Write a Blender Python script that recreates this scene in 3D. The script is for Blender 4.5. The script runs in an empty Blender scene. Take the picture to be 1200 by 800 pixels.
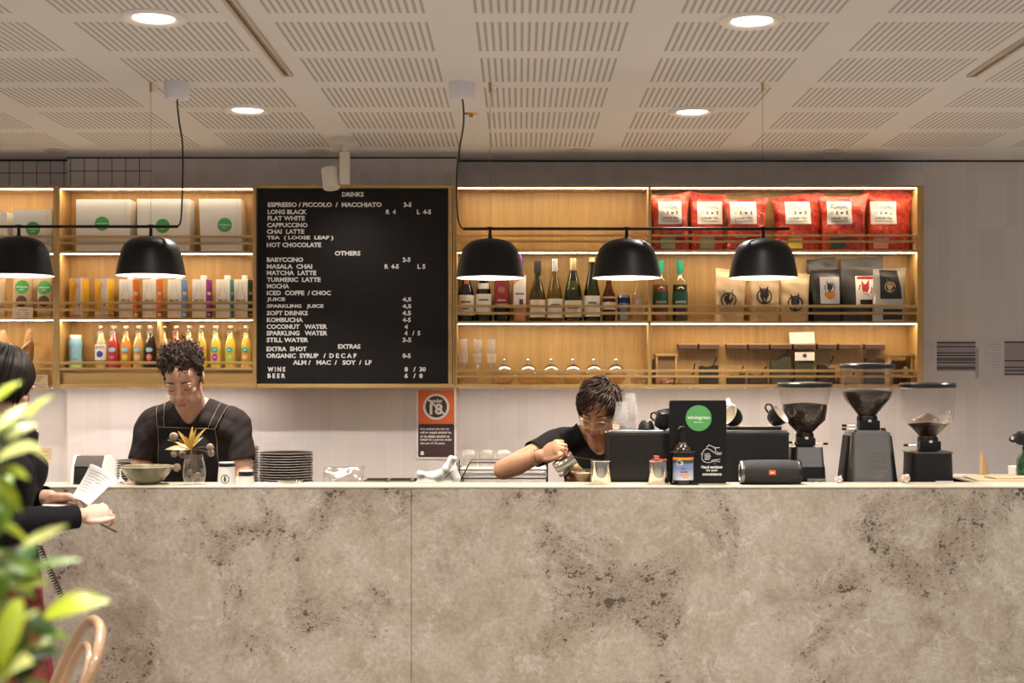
import bpy, bmesh, math, random
from mathutils import Vector, Matrix, Euler
from mathutils.bvhtree import BVHTree
PI = math.pi
rnd = random.Random(7)
S = bpy.context.scene
COL = S.collection

# ------------------------------------------------------------------ camera, world, lights
CH, VX, VY, FP = 1.56, 608.0, 437.0, 1600.0      # eye height, vanishing point and focal length (1200x800 frame)
def wx(px, Y): return (px - VX) * Y / FP
def wz(py, Y): return CH + (VY - py) * Y / FP
def P(px, py, Y): return Vector((wx(px, Y), Y, wz(py, Y)))
cd = bpy.data.cameras.new('camera'); cam = bpy.data.objects.new('camera', cd); COL.objects.link(cam)
cam.location = (0, 0, CH); cam.rotation_euler = (PI/2, 0, 0)
cd.sensor_width = 36; cd.lens = 48; cd.shift_x = -8/1200; cd.shift_y = 37/1200; cd.clip_start = .02
cd.dof.use_dof = True; cd.dof.focus_distance = 5.7; cd.dof.aperture_fstop = 3.2
S.camera = cam
S.view_settings.view_transform = 'Standard'; S.view_settings.look = 'None'
S.view_settings.gamma = 1; S.view_settings.use_curve_mapping = False
S.view_settings.exposure = 0.0
try:
    S.cycles.use_denoising = True; S.cycles.max_bounces = 10; S.cycles.transparent_max_bounces = 24
    S.cycles.caustics_reflective = False; S.cycles.caustics_refractive = False; S.cycles.sample_clamp_indirect = 6
except Exception: pass
W = bpy.data.worlds.new('world'); S.world = W; W.use_nodes = True
W.node_tree.nodes['Background'].inputs[0].default_value = (1.0, .96, .95, 1)
W.node_tree.nodes['Background'].inputs[1].default_value = 0.27
def area_light(name, loc, size, power, col=(1, .84, .66), rot=(0, 0, 0), spread=PI):
    l = bpy.data.lights.new(name, 'AREA'); l.shape = 'DISK'; l.size = size; l.energy = power; l.color = col; l.spread = spread
    o = bpy.data.objects.new(name, l); COL.objects.link(o); o.location = loc; o.rotation_euler = rot; return o
CEIL = 2.606
# the rest of the downlight grid of the room, over and behind the camera
for _x in (-2.84, -1.075, .69, 2.45):
    for _y in (2.63, 1.23, -.2):
        area_light('unseen_downlight', (_x, _y, CEIL - .02), .16, 16, (1, .94, .89), spread=2.2)
area_light('unseen_downlight', (2.45, 5.43, CEIL-.02), .16, 15, (1, .94, .89), spread=1.75)
area_light('unseen_downlight', (-.62, 1.75, CEIL-.02), .16, 12, (1, .94, .89), spread=1.5)  # extra lamp off the grid, added to brighten the plant leaves
area_light('unseen_downlight', (-2.84, 5.43, CEIL-.02), .16, 24, (1, .94, .89), spread=2.2)
for _x in (-2.84, 2.45):
    area_light('unseen_downlight', (_x, 4.03, CEIL - .02), .16, 15 if _x < 0 else 22, (1, .94, .89), spread=2.2)
LED_POWER, DOWN_POWER, BULB_POWER = 33.0, 9.0, 60.0

# ------------------------------------------------------------------ helpers
class MB:
    """collects shapes; build() links them as one mesh object"""
    def __init__(s): s.bm = bmesh.new(); s.mi = 0
    def _new(s, vs, fs, mi=None):
        V = [s.bm.verts.new(v) for v in vs]
        for f in fs:
            try:
                F = s.bm.faces.new([V[i] for i in f]); F.material_index = s.mi if mi is None else mi
            except ValueError: pass
        return s
    def box(s, x0, x1, y0, y1, z0, z1, M=None, bev=0):
        if bev > 0:
            b = min(bev, (x1-x0)*.49, (y1-y0)*.49, (z1-z0)*.49)
            bm = bmesh.new(); bmesh.ops.create_cube(bm, size=1)
            for v in bm.verts: v.co = Vector(((x0+x1)/2+v.co.x*(x1-x0), (y0+y1)/2+v.co.y*(y1-y0), (z0+z1)/2+v.co.z*(z1-z0)))
            bmesh.ops.bevel(bm, geom=list(bm.edges), offset=b, segments=2, profile=.6, affect='EDGES')
            bm.verts.ensure_lookup_table(); bm.verts.index_update()
            vs = [(M @ v.co if M else v.co.copy()) for v in bm.verts]; fs = [[v.index for v in f.verts] for f in bm.faces]; bm.free()
            return s._new(vs, fs)
        vs = [Vector((x, y, z)) for z in (z0, z1) for y in (y0, y1) for x in (x0, x1)]
        if M: vs = [M @ v for v in vs]
        return s._new(vs, [(0,2,3,1), (4,5,7,6), (0,1,5,4), (2,6,7,3), (0,4,6,2), (1,3,7,5)])
    def lathe(s, prof, c=(0,0,0), n=28, M=None, sx=1, sy=1, a0=0, a1=2*PI):
        full = abs(a1-a0-2*PI) < 1e-6; c = Vector(c)
        cnt = n if full else n+1
        vs = []; fs = []
        for r, z in prof:
            for k in range(cnt):
                a = a0 + (a1-a0)*k/n
                v = Vector((r*math.cos(a)*sx, r*math.sin(a)*sy, z)); vs.append((M @ v if M else v) + c)
        for i in range(len(prof)-1):
            for k in range(n):
                k2 = (k+1) % cnt
                a, b, d, e = i*cnt+k, i*cnt+k2, (i+1)*cnt+k2, (i+1)*cnt+k
                if prof[i][0] < 1e-7: fs.append((a, d, e))
                elif prof[i+1][0] < 1e-7: fs.append((a, b, d))
                else: fs.append((a, b, d, e))
        s._new(vs, fs); return s
    def tube(s, pts, r, n=8, closed=False, flat=None):
        pts = [Vector(p) for p in pts]; m = len(pts)
        rs = r if isinstance(r, (list, tuple)) else [r]*m
        up = Vector((0, 0, 1)); prev = None; vs = []
        for i, p in enumerate(pts):
            if closed: t = pts[(i+1) % m] - pts[i-1]
            else: t = pts[min(i+1, m-1)] - pts[max(i-1, 0)]
            t = t.normalized() if t.length > 1e-9 else Vector((0, 0, 1))
            if prev is None:
                ref = up if abs(t.dot(up)) < .9 else Vector((1, 0, 0)); a = t.cross(ref).normalized()
            else:
                a = prev - t*prev.dot(t); a = a.normalized() if a.length > 1e-6 else t.orthogonal().normalized()
            prev = a; b = t.cross(a)
            for k in range(n):
                th = 2*PI*k/n
                vs.append(p + (a*math.cos(th) + b*math.sin(th)*(flat or 1))*rs[i])
        fs = []
        for i in range(m if closed else m-1):
            j = (i+1) % m
            for k in range(n): fs.append((i*n+k, i*n+(k+1) % n, j*n+(k+1) % n, j*n+k))
        if not closed: fs += [tuple(range(n))[::-1], tuple(range((m-1)*n, m*n))]
        return s._new(vs, fs)
    def prism(s, poly, y0, y1, M=None):
        """poly of (x, z) pushed from y0 to y1"""
        n = len(poly)
        vs = [Vector((x, y, z)) for y in (y0, y1) for x, z in poly]
        if M: vs = [M @ v for v in vs]
        fs = [tuple(range(n)), tuple(range(n, 2*n))[::-1]] + [(i, i+n, (i+1) % n+n, (i+1) % n) for i in range(n)]
        return s._new(vs, fs)
    def ell(s, c, r, M=None, u=20, v=12):
        if not hasattr(r, '__len__'): r = (r, r, r)
        c = Vector(c); vs = [Vector((0, 0, -1))]; fs = []
        for i in range(1, v):
            ph = -PI/2 + PI*i/v
            for k in range(u):
                a = 2*PI*k/u; vs.append(Vector((math.cos(ph)*math.cos(a), math.cos(ph)*math.sin(a), math.sin(ph))))
        vs.append(Vector((0, 0, 1))); top = len(vs)-1
        for k in range(u):
            fs.append((0, 1+(k+1) % u, 1+k)); fs.append((top, top-u+k, top-u+(k+1) % u))
        for i in range(v-2):
            for k in range(u):
                a = 1+i*u; fs.append((a+k, a+(k+1) % u, a+u+(k+1) % u, a+u+k))
        out = []
        for q in vs:
            q = Vector((q.x*r[0], q.y*r[1], q.z*r[2])) + c
            out.append(M @ q if M else q)
        return s._new(out, fs)
    def cap(s, a, b, ra, rb, M=None):
        a = Vector(a); b = Vector(b)
        if M: a = M @ a; b = M @ b
        s.ell(a, ra, u=16, v=10); s.ell(b, rb, u=16, v=10)
        return s.tube([a, b], [ra, rb], n=16)
    def sheet(s, f, nu, nv, th=0, ny=None):
        """surface f(u,v) with u,v in 0..1, given thickness th along +Y (or ny)"""
        g = [[Vector(f(i/nu, j/nv)) for i in range(nu+1)] for j in range(nv+1)]
        idx = lambda i, j: j*(nu+1)+i
        vs = [p for row in g for p in row]; N = len(vs)
        fs = [(idx(i, j), idx(i+1, j), idx(i+1, j+1), idx(i, j+1)) for j in range(nv) for i in range(nu)]
        if th:
            d = Vector(ny or (0, 1, 0))*th
            vs += [p + d for p in vs[:N]]
            fs += [tuple(N+q for q in f_[::-1]) for f_ in fs]
            for i in range(nu):
                fs.append((idx(i, 0), N+idx(i, 0), N+idx(i+1, 0), idx(i+1, 0))); fs.append((idx(i, nv), idx(i+1, nv), N+idx(i+1, nv), N+idx(i, nv)))
            for j in range(nv):
                fs.append((idx(0, j), idx(0, j+1), N+idx(0, j+1), N+idx(0, j))); fs.append((idx(nu, j), N+idx(nu, j), N+idx(nu, j+1), idx(nu, j+1)))
        return s._new(vs, fs)
    def text(s, body, x0, x1, z0, z1, y, th=.0006, bold=.0, M=None, cyl=None, fit=True):
        """lettering that fills the box x0..x1, z0..z1 and faces -Y; cyl=(cx, cy, R) wraps it on an upright cylinder"""
        vs, fs = text_geo(body, bold)
        if not vs: return s
        ax = min(v[0] for v in vs); bx = max(v[0] for v in vs); az = min(v[1] for v in vs); bz = max(v[1] for v in vs)
        sx = (x1-x0)/max(bx-ax, 1e-6); sz = (z1-z0)/max(bz-az, 1e-6)
        if not fit: sx = sz = min(sx, sz)
        out = []
        for v in vs:
            X = (x0+x1)/2 + (v[0]-(ax+bx)/2)*sx; Z = (z0+z1)/2 + (v[1]-(az+bz)/2)*sz; d = v[2]*th
            if cyl:
                a = (X-cyl[0])/cyl[2]; R = cyl[2]+d
                q = Vector((cyl[0]+R*math.sin(a), cyl[1]-R*math.cos(a), Z))
            else: q = Vector((X, y-d, Z))
            out.append(M @ q if M else q)
        return s._new(out, fs)
    def patch(s, cx, cy, R, a0, a1, z0, z1, th=.0006, n=14):
        """a label bent around an upright cylinder, angles from -Y"""
        pr = [(R, z0), (R+th, z0), (R+th, z1), (R, z1), (R, z0)]
        s.lathe(pr, (cx, cy, 0), n, a0=a0-PI/2, a1=a1-PI/2); return s
    def xf(s, M):
        bmesh.ops.transform(s.bm, matrix=M, verts=s.bm.verts); return s
    def mesh(s, name, mats, off=None, smooth=40):
        if off is not None:
            o = Vector(off)
            for v in s.bm.verts: v.co -= o
        bmesh.ops.recalc_face_normals(s.bm, faces=s.bm.faces)
        me = bpy.data.meshes.new(name); s.bm.to_mesh(me); s.bm.free()
        for m in (mats if isinstance(mats, (list, tuple)) else [mats]): me.materials.append(m)
        if smooth:
            me.polygons.foreach_set('use_smooth', [True]*len(me.polygons)); me.set_sharp_from_angle(angle=math.radians(smooth))
        return me
    def build(s, name, mats, parent=None, world=False, smooth=40, label=None):
        off = None
        if world and parent is not None:
            off = parent.location + (parent.parent.location if parent.parent else Vector())
        me = s.mesh(name, mats, off, smooth)
        o = bpy.data.objects.new(name, me); COL.objects.link(o)
        if parent is not None: o.parent = parent
        if label: o['label'] = label
        return o
_tg = {}
def text_geo(body, bold=0.0):
    k = (body, bold)
    if k in _tg: return _tg[k]
    c = bpy.data.curves.new('t', 'FONT'); c.body = body; c.resolution_u = 2; c.extrude = .5; c.offset = bold
    o = bpy.data.objects.new('t', c); COL.objects.link(o)
    dg = bpy.context.evaluated_depsgraph_get(); e = o.evaluated_get(dg); m = e.to_mesh()
    vs = [(v.co.x, v.co.y, v.co.z+.5) for v in m.vertices]; fs = [tuple(p.vertices) for p in m.polygons]
    e.to_mesh_clear(); bpy.data.objects.remove(o); bpy.data.curves.remove(c)
    _tg[k] = (vs, fs); return _tg[k]
def tag(o, label, cat, group=None, kind=None):
    if label: o['label'] = label
    if cat: o['category'] = cat
    if group: o['group'] = group
    if kind: o['kind'] = kind
    return o
def thing(name, label, cat, loc=(0,0,0), rz=0, group=None):
    o = bpy.data.objects.new(name, None); COL.objects.link(o); o.location = loc; o.rotation_euler = (0, 0, rz)
    o.empty_display_size = .05
    return tag(o, label, cat, group)
def struct(o): o['kind'] = 'structure'; return o
def dup(o, loc=None, rz=None, label=None, parent=None, scale=None):
    c = o.copy(); COL.objects.link(c)
    if parent is not None: c.parent = parent
    if loc is not None: c.location = loc
    if rz is not None: c.rotation_euler = (0, 0, rz)
    if scale is not None: c.scale = (scale,)*3
    if label: c['label'] = label
    for ch in list(o.children): dup(ch, parent=c)
    return c
def remeshed(mb, voxel, it=3, fac=.5):
    """one continuous surface out of overlapping closed shapes"""
    me = mb.mesh('tmp', [], smooth=0); o = bpy.data.objects.new('tmp', me); COL.objects.link(o)
    r = o.modifiers.new('r', 'REMESH'); r.mode = 'VOXEL'; r.voxel_size = voxel
    if it:
        q = o.modifiers.new('s', 'SMOOTH'); q.factor = fac; q.iterations = it
    dg = bpy.context.evaluated_depsgraph_get(); e = o.evaluated_get(dg)
    m2 = bpy.data.meshes.new_from_object(e); bpy.data.objects.remove(o)
    b = MB(); b.bm.from_mesh(m2); bpy.data.meshes.remove(m2); return b

# ------------------------------------------------------------------ materials
MATS = {}
def mat(name, col, rough=.5, metal=0, var=.06, vscale=18, bump=0, bscale=60, coat=0, trans=0, sub=0, emis=None, estr=0, spec=.5, sheen=0):
    """plain surface whose colour wanders a little with noise"""
    m = bpy.data.materials.new(name); m.use_nodes = True; MATS[name] = m
    nt = m.node_tree; b = nt.nodes['Principled BSDF']; L = nt.links.new
    tc = nt.nodes.new('ShaderNodeTexCoord'); nz = nt.nodes.new('ShaderNodeTexNoise'); nz.inputs['Scale'].default_value = vscale; nz.inputs['Detail'].default_value = 4
    L(tc.outputs['Object'], nz.inputs['Vector'])
    mx = nt.nodes.new('ShaderNodeMix'); mx.data_type = 'RGBA'; L(nz.outputs['Fac'], mx.inputs['Factor'])
    mx.inputs['A'].default_value = (*[max(0, c*(1-var)) for c in col], 1); mx.inputs['B'].default_value = (*[min(1, c*(1+var)) for c in col], 1)
    L(mx.outputs['Result'], b.inputs['Base Color'])
    b.inputs['Roughness'].default_value = rough; b.inputs['Metallic'].default_value = metal
    b.inputs['Coat Weight'].default_value = coat; b.inputs['Transmission Weight'].default_value = trans
    b.inputs['Specular IOR Level'].default_value = spec; b.inputs['Sheen Weight'].default_value = sheen
    if sub: b.inputs['Subsurface Weight'].default_value = sub; b.inputs['Subsurface Radius'].default_value = (.012, .005, .003)
    if emis: b.inputs['Emission Color'].default_value = (*emis, 1); b.inputs['Emission Strength'].default_value = estr
    if bump:
        n2 = nt.nodes.new('ShaderNodeTexNoise'); n2.inputs['Scale'].default_value = bscale; n2.inputs['Detail'].default_value = 3
        L(tc.outputs['Object'], n2.inputs['Vector']); bp = nt.nodes.new('ShaderNodeBump'); bp.inputs['Strength'].default_value = bump; bp.inputs['Distance'].default_value = .004
        L(n2.outputs['Fac'], bp.inputs['Height']); L(bp.outputs['Normal'], b.inputs['Normal'])
    return m
def glass(name, tint=(.97, .98, .97), refl=.09, rough=.03, milk=0):
    """thin clear wall: tinted see-through with a sheen that grows to the rim"""
    m = bpy.data.materials.new(name); m.use_nodes = True; nt = m.node_tree; L = nt.links.new; MATS[name] = m
    nt.nodes.remove(nt.nodes['Principled BSDF']); out = nt.nodes['Material Output']
    t = nt.nodes.new('ShaderNodeBsdfTransparent'); t.inputs[0].default_value = (*tint, 1)
    g = nt.nodes.new('ShaderNodeBsdfGlossy'); g.inputs['Roughness'].default_value = rough; g.inputs[0].default_value = (1, 1, 1, 1)
    lw = nt.nodes.new('ShaderNodeLayerWeight'); lw.inputs[0].default_value = .35
    mr = nt.nodes.new('ShaderNodeMapRange'); mr.inputs['To Min'].default_value = refl*.5; mr.inputs['To Max'].default_value = min(.9, refl*6)
    pw = nt.nodes.new('ShaderNodeMath'); pw.operation = 'POWER'; pw.inputs[1].default_value = 2.2
    L(lw.outputs['Facing'], pw.inputs[0]); L(pw.outputs[0], mr.inputs['Value'])
    mx = nt.nodes.new('ShaderNodeMixShader'); L(mr.outputs[0], mx.inputs[0]); L(t.outputs[0], mx.inputs[1]); L(g.outputs[0], mx.inputs[2])
    if milk:                                     # cut or ribbed glass scatters a little light
        tr = nt.nodes.new('ShaderNodeBsdfTranslucent'); tr.inputs[0].default_value = (1, .98, .95, 1); di = nt.nodes.new('ShaderNodeBsdfDiffuse'); di.inputs[0].default_value = (1, .98, .95, 1)
        ad = nt.nodes.new('ShaderNodeMixShader'); ad.inputs[0].default_value = .5; L(tr.outputs[0], ad.inputs[1]); L(di.outputs[0], ad.inputs[2])
        m2 = nt.nodes.new('ShaderNodeMixShader'); m2.inputs[0].default_value = milk; L(mx.outputs[0], m2.inputs[1]); L(ad.outputs[0], m2.inputs[2]); L(m2.outputs[0], out.inputs['Surface'])
    else: L(mx.outputs[0], out.inputs['Surface'])
    return m
def emit(name, col, strength):
    m = bpy.data.materials.new(name); m.use_nodes = True; nt = m.node_tree; MATS[name] = m
    b = nt.nodes['Principled BSDF']; b.inputs['Base Color'].default_value = (.9, .9, .9, 1)
    b.inputs['Emission Color'].default_value = (*col, 1); b.inputs['Emission Strength'].default_value = strength; return m
class NT:
    """small node-tree shorthand"""
    def __init__(s, name):
        s.m = bpy.data.materials.new(name); s.m.use_nodes = True; s.t = s.m.node_tree; s.b = s.t.nodes['Principled BSDF']; MATS[name] = s.m
        s.tc = s.t.nodes.new('ShaderNodeTexCoord').outputs['Object']
    def link(s, a, b): s.t.links.new(a, b)
    def put(s, sock, v):
        if hasattr(v, 'node'): s.link(v, sock)
        else: sock.default_value = v
    def math(s, op, a, b=0.0, clamp=False):
        n = s.t.nodes.new('ShaderNodeMath'); n.operation = op; n.use_clamp = clamp; s.put(n.inputs[0], a); s.put(n.inputs[1], b); return n.outputs[0]
    def xyz(s):
        n = s.t.nodes.new('ShaderNodeSeparateXYZ'); s.link(s.tc, n.inputs[0]); return n.outputs
    def map(s, scale, loc=(0,0,0)):
        n = s.t.nodes.new('ShaderNodeMapping'); s.link(s.tc, n.inputs[0]); n.inputs['Scale'].default_value = scale; n.inputs['Location'].default_value = loc; return n.outputs[0]
    def noise(s, vec, scale, detail=4, rough=.5, dist=0):
        n = s.t.nodes.new('ShaderNodeTexNoise'); s.link(vec, n.inputs['Vector']); n.inputs['Scale'].default_value = scale; n.inputs['Detail'].default_value = detail
        n.inputs['Roughness'].default_value = rough; n.inputs['Distortion'].default_value = dist; return n.outputs['Fac']
    def voro(s, vec, scale, feat='F1'):
        n = s.t.nodes.new('ShaderNodeTexVoronoi'); s.link(vec, n.inputs['Vector']); n.feature = feat; n.inputs['Scale'].default_value = scale; return n.outputs['Distance']
    def ramp(s, fac, stops):
        n = s.t.nodes.new('ShaderNodeValToRGB'); s.link(fac, n.inputs[0]); e = n.color_ramp.elements
        while len(e) < len(stops): e.new(.5)
        for q, (p, c) in zip(e, stops): q.position = p; q.color = (*c, 1) if hasattr(c, '__len__') else (c, c, c, 1)
        return n.outputs[0]
    def mix(s, fac, a, b):
        n = s.t.nodes.new('ShaderNodeMix'); n.data_type = 'RGBA'; s.put(n.inputs['Factor'], fac)
        s.put(n.inputs['A'], a if hasattr(a, 'node') else (*a, 1)); s.put(n.inputs['B'], b if hasattr(b, 'node') else (*b, 1)); return n.outputs['Result']
    def bump(s, h, strength=.3, dist=.004):
        n = s.t.nodes.new('ShaderNodeBump'); n.inputs['Strength'].default_value = strength; n.inputs['Distance'].default_value = dist; s.link(h, n.inputs['Height']); s.link(n.outputs[0], s.b.inputs['Normal'])
    def done(s, col, rough=.5, metal=0, spec=.5, coat=0):
        s.put(s.b.inputs['Base Color'], col if hasattr(col, 'node') else (*col, 1)); s.put(s.b.inputs['Roughness'], rough); s.put(s.b.inputs['Metallic'], metal)
        s.b.inputs['Specular IOR Level'].default_value = spec; s.b.inputs['Coat Weight'].default_value = coat; return s.m
def wood(name, axis, a=(.42, .255, .088), b=(.59, .385, .15), rough=.42):
    """oak veneer with the grain along one axis"""
    t = NT(name); sc = [9, 9, 9]; sc[axis] = .55
    n1 = t.noise(t.map(tuple(sc), (3, 1, 2)), 3.2, 5, .6, .5); sc2 = [60, 60, 60]; sc2[axis] = 2.0
    n2 = t.noise(t.map(tuple(sc2)), 3.0, 3, .6); sc3 = [1.3, 1.3, 1.3]; sc3[axis] = .3
    n3 = t.noise(t.map(tuple(sc3), (1.7, 0, 5)), 3, 2)
    c = t.mix(t.ramp(n1, [(.3, 0), (.72, 1)]), a, b)
    c = t.mix(t.math('MULTIPLY', t.ramp(n2, [(.42, 1), (.62, 0)]), .30), c, tuple(q*.62 for q in a))
    c = t.mix(t.math('MULTIPLY', t.ramp(n3, [(.35, 0), (.7, 1)]), .35), c, tuple(q*1.08 for q in b))
    t.bump(n2, .08, .002); return t.done(c, rough)
WOODV = wood('oak_upright_grain', 2); WOODH = wood('oak_level_grain', 0)
WOODD = wood('oak_edge_dark', 2, (.20, .105, .045), (.30, .17, .075))
def travertine(name, pits=1.0):
    t = NT(name); v = t.tc
    big = t.noise(v, 1.9, 5, .62, .3); mid = t.noise(v, 6.5, 7, .66, .6); fine = t.noise(v, 60, 4, .7); soft = t.noise(t.map((1, 1, 1), (9, 3, 2)), 11, 5, .6, .9)
    c = t.mix(t.ramp(big, [(.3, 0), (.7, 1)]), (.335, .278, .207), (.41, .354, .28))
    c = t.mix(t.math('MULTIPLY', t.ramp(mid, [(.42, 0), (.66, 1)]), .70), c, (.475, .43, .362))
    c = t.mix(t.math('MULTIPLY', t.ramp(mid, [(.30, 1), (.46, 0)]), .45), c, (.255, .205, .155))
    c = t.mix(t.math('MULTIPLY', t.ramp(soft, [(.56, 0), (.68, 1)]), .32), c, (.53, .485, .41))
    c = t.mix(t.math('MULTIPLY', t.ramp(fine, [(.36, 1), (.54, 0)]), .30), c, (.20, .16, .12))
    c = t.mix(t.math('MULTIPLY', t.ramp(fine, [(.52, 0), (.70, 1)]), .25), c, (.56, .52, .45))
    vein = t.math('ABSOLUTE', t.math('SUBTRACT', t.noise(v, 8.0, 7, .7, .9), .52))
    c = t.mix(t.math('MULTIPLY', t.math('MULTIPLY', t.ramp(vein, [(0, 1), (.020, 0)]), t.ramp(soft, [(.45, 0), (.60, 1)])), .55), c, (.66, .63, .57))
    cl = t.noise(t.map((1, 1, 1), (4.3, 0, 1.1)), 3.0, 6, .72, .5)
    c = t.mix(t.math('MULTIPLY', t.ramp(cl, [(.50, 0), (.64, 1)]), .50), c, (.185, .135, .09))
    vec = t.map((1, 1, 1.4)); warp = t.t.nodes.new('ShaderNodeMix'); warp.data_type = 'VECTOR'
    nw = t.t.nodes.new('ShaderNodeTexNoise'); nw.inputs['Scale'].default_value = 48; nw.inputs['Detail'].default_value = 5; t.link(vec, nw.inputs['Vector'])
    warp.inputs['Factor'].default_value = .055; t.link(vec, warp.inputs['A']); t.link(nw.outputs['Color'], warp.inputs['B'])
    vo = t.voro(warp.outputs['Result'], 50); sel = t.noise(v, 20, 4, .65)
    thr = t.math('MULTIPLY', t.math('MULTIPLY', t.ramp(cl, [(.50, 0), (.63, 1)]), t.ramp(sel, [(.48, 0), (.60, 1)])), .62*pits)
    pit = t.math('LESS_THAN', vo, thr)
    n3 = t.noise(t.map((1, 1, 1.6)), 95, 3, .6, .3)
    sm = t.math('LESS_THAN', n3, t.math('ADD', t.math('MULTIPLY', t.ramp(cl, [(.44, 0), (.62, 1)]), .15*pits), .285))
    c = t.mix(t.math('MULTIPLY', sm, .60), c, (.10, .07, .045))
    c = t.mix(t.math('MULTIPLY', pit, .88), c, (.062, .043, .028))
    h = t.math('SUBTRACT', t.math('MULTIPLY', mid, .3), t.math('MAXIMUM', pit, t.math('MULTIPLY', sm, .5)))
    t.bump(h, .5, .004); return t.done(c, .42)
TRAV = travertine('travertine'); TRAVTOP = None
def trav_top():
    t = NT('honed_stone_top'); a = t.noise(t.tc, 7, 5, .6, .5); return t.done(t.mix(a, (.56, .48, .36), (.70, .62, .49)), .22)
TRAVTOP = trav_top()
def tiles(name, x0, dark):
    """upright stacked glazed tiles; grout in the upper stretch can be dark"""
    t = NT(name); X, Y_, Z = t.xyz(); PW, PH = .0669, .2617
    fx = t.math('FRACT', t.math('ADD', t.math('DIVIDE', t.math('SUBTRACT', X, x0), PW), 200)); fz = t.math('FRACT', t.math('ADD', t.math('DIVIDE', t.math('SUBTRACT', Z, 1.229), PH), 50))
    up = t.math('MULTIPLY', t.math('GREATER_THAN', Z, 2.2), t.math('LESS_THAN', X, dark))
    gw = t.math('ADD', t.math('MULTIPLY', up, .0021), .0016)
    gx = t.math('LESS_THAN', fx, t.math('DIVIDE', gw, PW)); gz = t.math('LESS_THAN', fz, t.math('DIVIDE', gw, PH)); g = t.math('MAXIMUM', gx, gz)
    ix = t.math('FLOOR', t.math('DIVIDE', t.math('SUBTRACT', X, x0), PW)); iz = t.math('FLOOR', t.math('DIVIDE', t.math('SUBTRACT', Z, 1.229), PH))
    cmb = t.t.nodes.new('ShaderNodeCombineXYZ'); t.link(ix, cmb.inputs[0]); t.link(iz, cmb.inputs[2])
    wn = t.t.nodes.new('ShaderNodeTexWhiteNoise'); t.link(cmb.outputs[0], wn.inputs['Vector'])
    tile = t.mix(wn.outputs['Value'], (.635, .585, .575), (.685, .635, .625))
    grout = t.mix(up, (.70, .665, .63), (.035, .032, .035))
    t.bump(t.math('ADD', t.math('SUBTRACT', 1.0, g), t.math('MULTIPLY', t.noise(t.tc, 9, 2), .25)), .25, .002)
    return t.done(t.mix(g, tile, grout), t.math('ADD', t.math('MULTIPLY', g, .5), .20))
def ceiling_mat():
    """white perforated plasterboard: fields of slots"""
    t = NT('perforated_plasterboard'); X, Y_, Z = t.xyz()
    u = t.math('FRACT', t.math('ADD', t.math('DIVIDE', t.math('ADD', X, .129), .6), 50)); v = t.math('FRACT', t.math('ADD', t.math('DIVIDE', t.math('SUBTRACT', Y_, 4.539), .469), 50))
    inx = t.math('LESS_THAN', u, .457/.6); iny = t.math('LESS_THAN', v, .368/.469)
    sl = t.math('FRACT', t.math('DIVIDE', t.math('MULTIPLY', u, .6), .0224)); slot = t.math('LESS_THAN', sl, .40)
    lim = t.math('LESS_THAN', Y_, 6.34)
    k = t.math('MULTIPLY', t.math('MULTIPLY', t.math('MULTIPLY', inx, iny), slot), lim)
    n = t.noise(t.tc, 2.0, 3)
    return t.done(t.mix(k, t.mix(n, (.69, .675, .655), (.73, .715, .695)), (.39, .355, .325)), .75)
BLACK = mat('black_satin', (.009, .0085, .0085), .38, spec=.35); BLACKM = mat('black_matt', (.010, .0095, .0095), .6, spec=.3)
SHADEBLK = mat('black_lamp_paint', (.007, .0065, .0065), .42, spec=.25)
WHITE = mat('white_paint', (.82, .80, .77), .45); OFFWHITE = mat('cream_plastic', (.70, .66, .58), .4)
STEEL = mat('brushed_steel', (.62, .60, .57), .22, 1, .1, 40); CHROME = mat('chrome', (.85, .84, .82), .08, 1)
DSTEEL = mat('dark_steel', (.22, .215, .21), .3, 1); BRASS = mat('brass', (.55, .38, .16), .3, 1); COPPER = mat('rose_copper', (.72, .40, .26), .25, 1)
GLASS = glass('clear_glass'); GLASSH = glass('hopper_plastic', (.97, .96, .955), .055, .05)
GLASSG = glass('bottle_green_glass', (.22, .27, .06), .10); GLASSO = glass('bottle_olive_glass', (.40, .36, .07), .10); GLASSD = glass('bottle_dark_glass', (.035, .025, .02), .10)
GLASSA = glass('bottle_amber_glass', (.38, .10, .03), .10)
KRAFT = mat('kraft_paper', (.56, .40, .235), .6, bump=.3, bscale=30); PAPER = mat('white_paper', (.80, .77, .72), .6); CREAM = mat('cream_label', (.74, .68, .56), .55)
GREEN = mat('brand_green', (.07, .36, .09), .5); INK = mat('black_ink', (.015, .013, .013), .5); WINK = mat('white_ink', (.85, .84, .80), .5)
LED = emit('led_strip_light', (1, .80, .56), LED_POWER)
# ------------------------------------------------------------------ room
FLOORM = mat('grey_concrete_floor', (.30, .27, .24), .5, vscale=3, var=.2)
struct(MB().box(-5, 5, -1.5, 7.3, -.1, 0).build('floor', FLOORM))
struct(MB().box(-5, 5, -1.5, 7.3, CEIL, CEIL+.08).build('ceiling', ceiling_mat()))
YW = 6.62                                       # middle pier of the back wall; the bays beside it stand back
XL, XR = wx(79, YW), wx(535, YW)
struct(MB().box(XL, XR, YW, 7.0, 0, CEIL-.006).build('wall_back', tiles('glazed_tile_pier', -1.239, wx(178, YW)), smooth=0))
struct(MB().box(-5, XL, 6.69, 7.0, 0, CEIL-.009).build('wall_back_left', tiles('glazed_tile_left', -1.239+.012, 0), smooth=0))
struct(MB().box(XR, 5, 6.71, 7.0, 0, CEIL-.009).build('wall_back_right', tiles('glazed_tile_right', -.284, -9), smooth=0))
JOINT = mat('dark_shadow_joint', (.03, .027, .025), .9)
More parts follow.
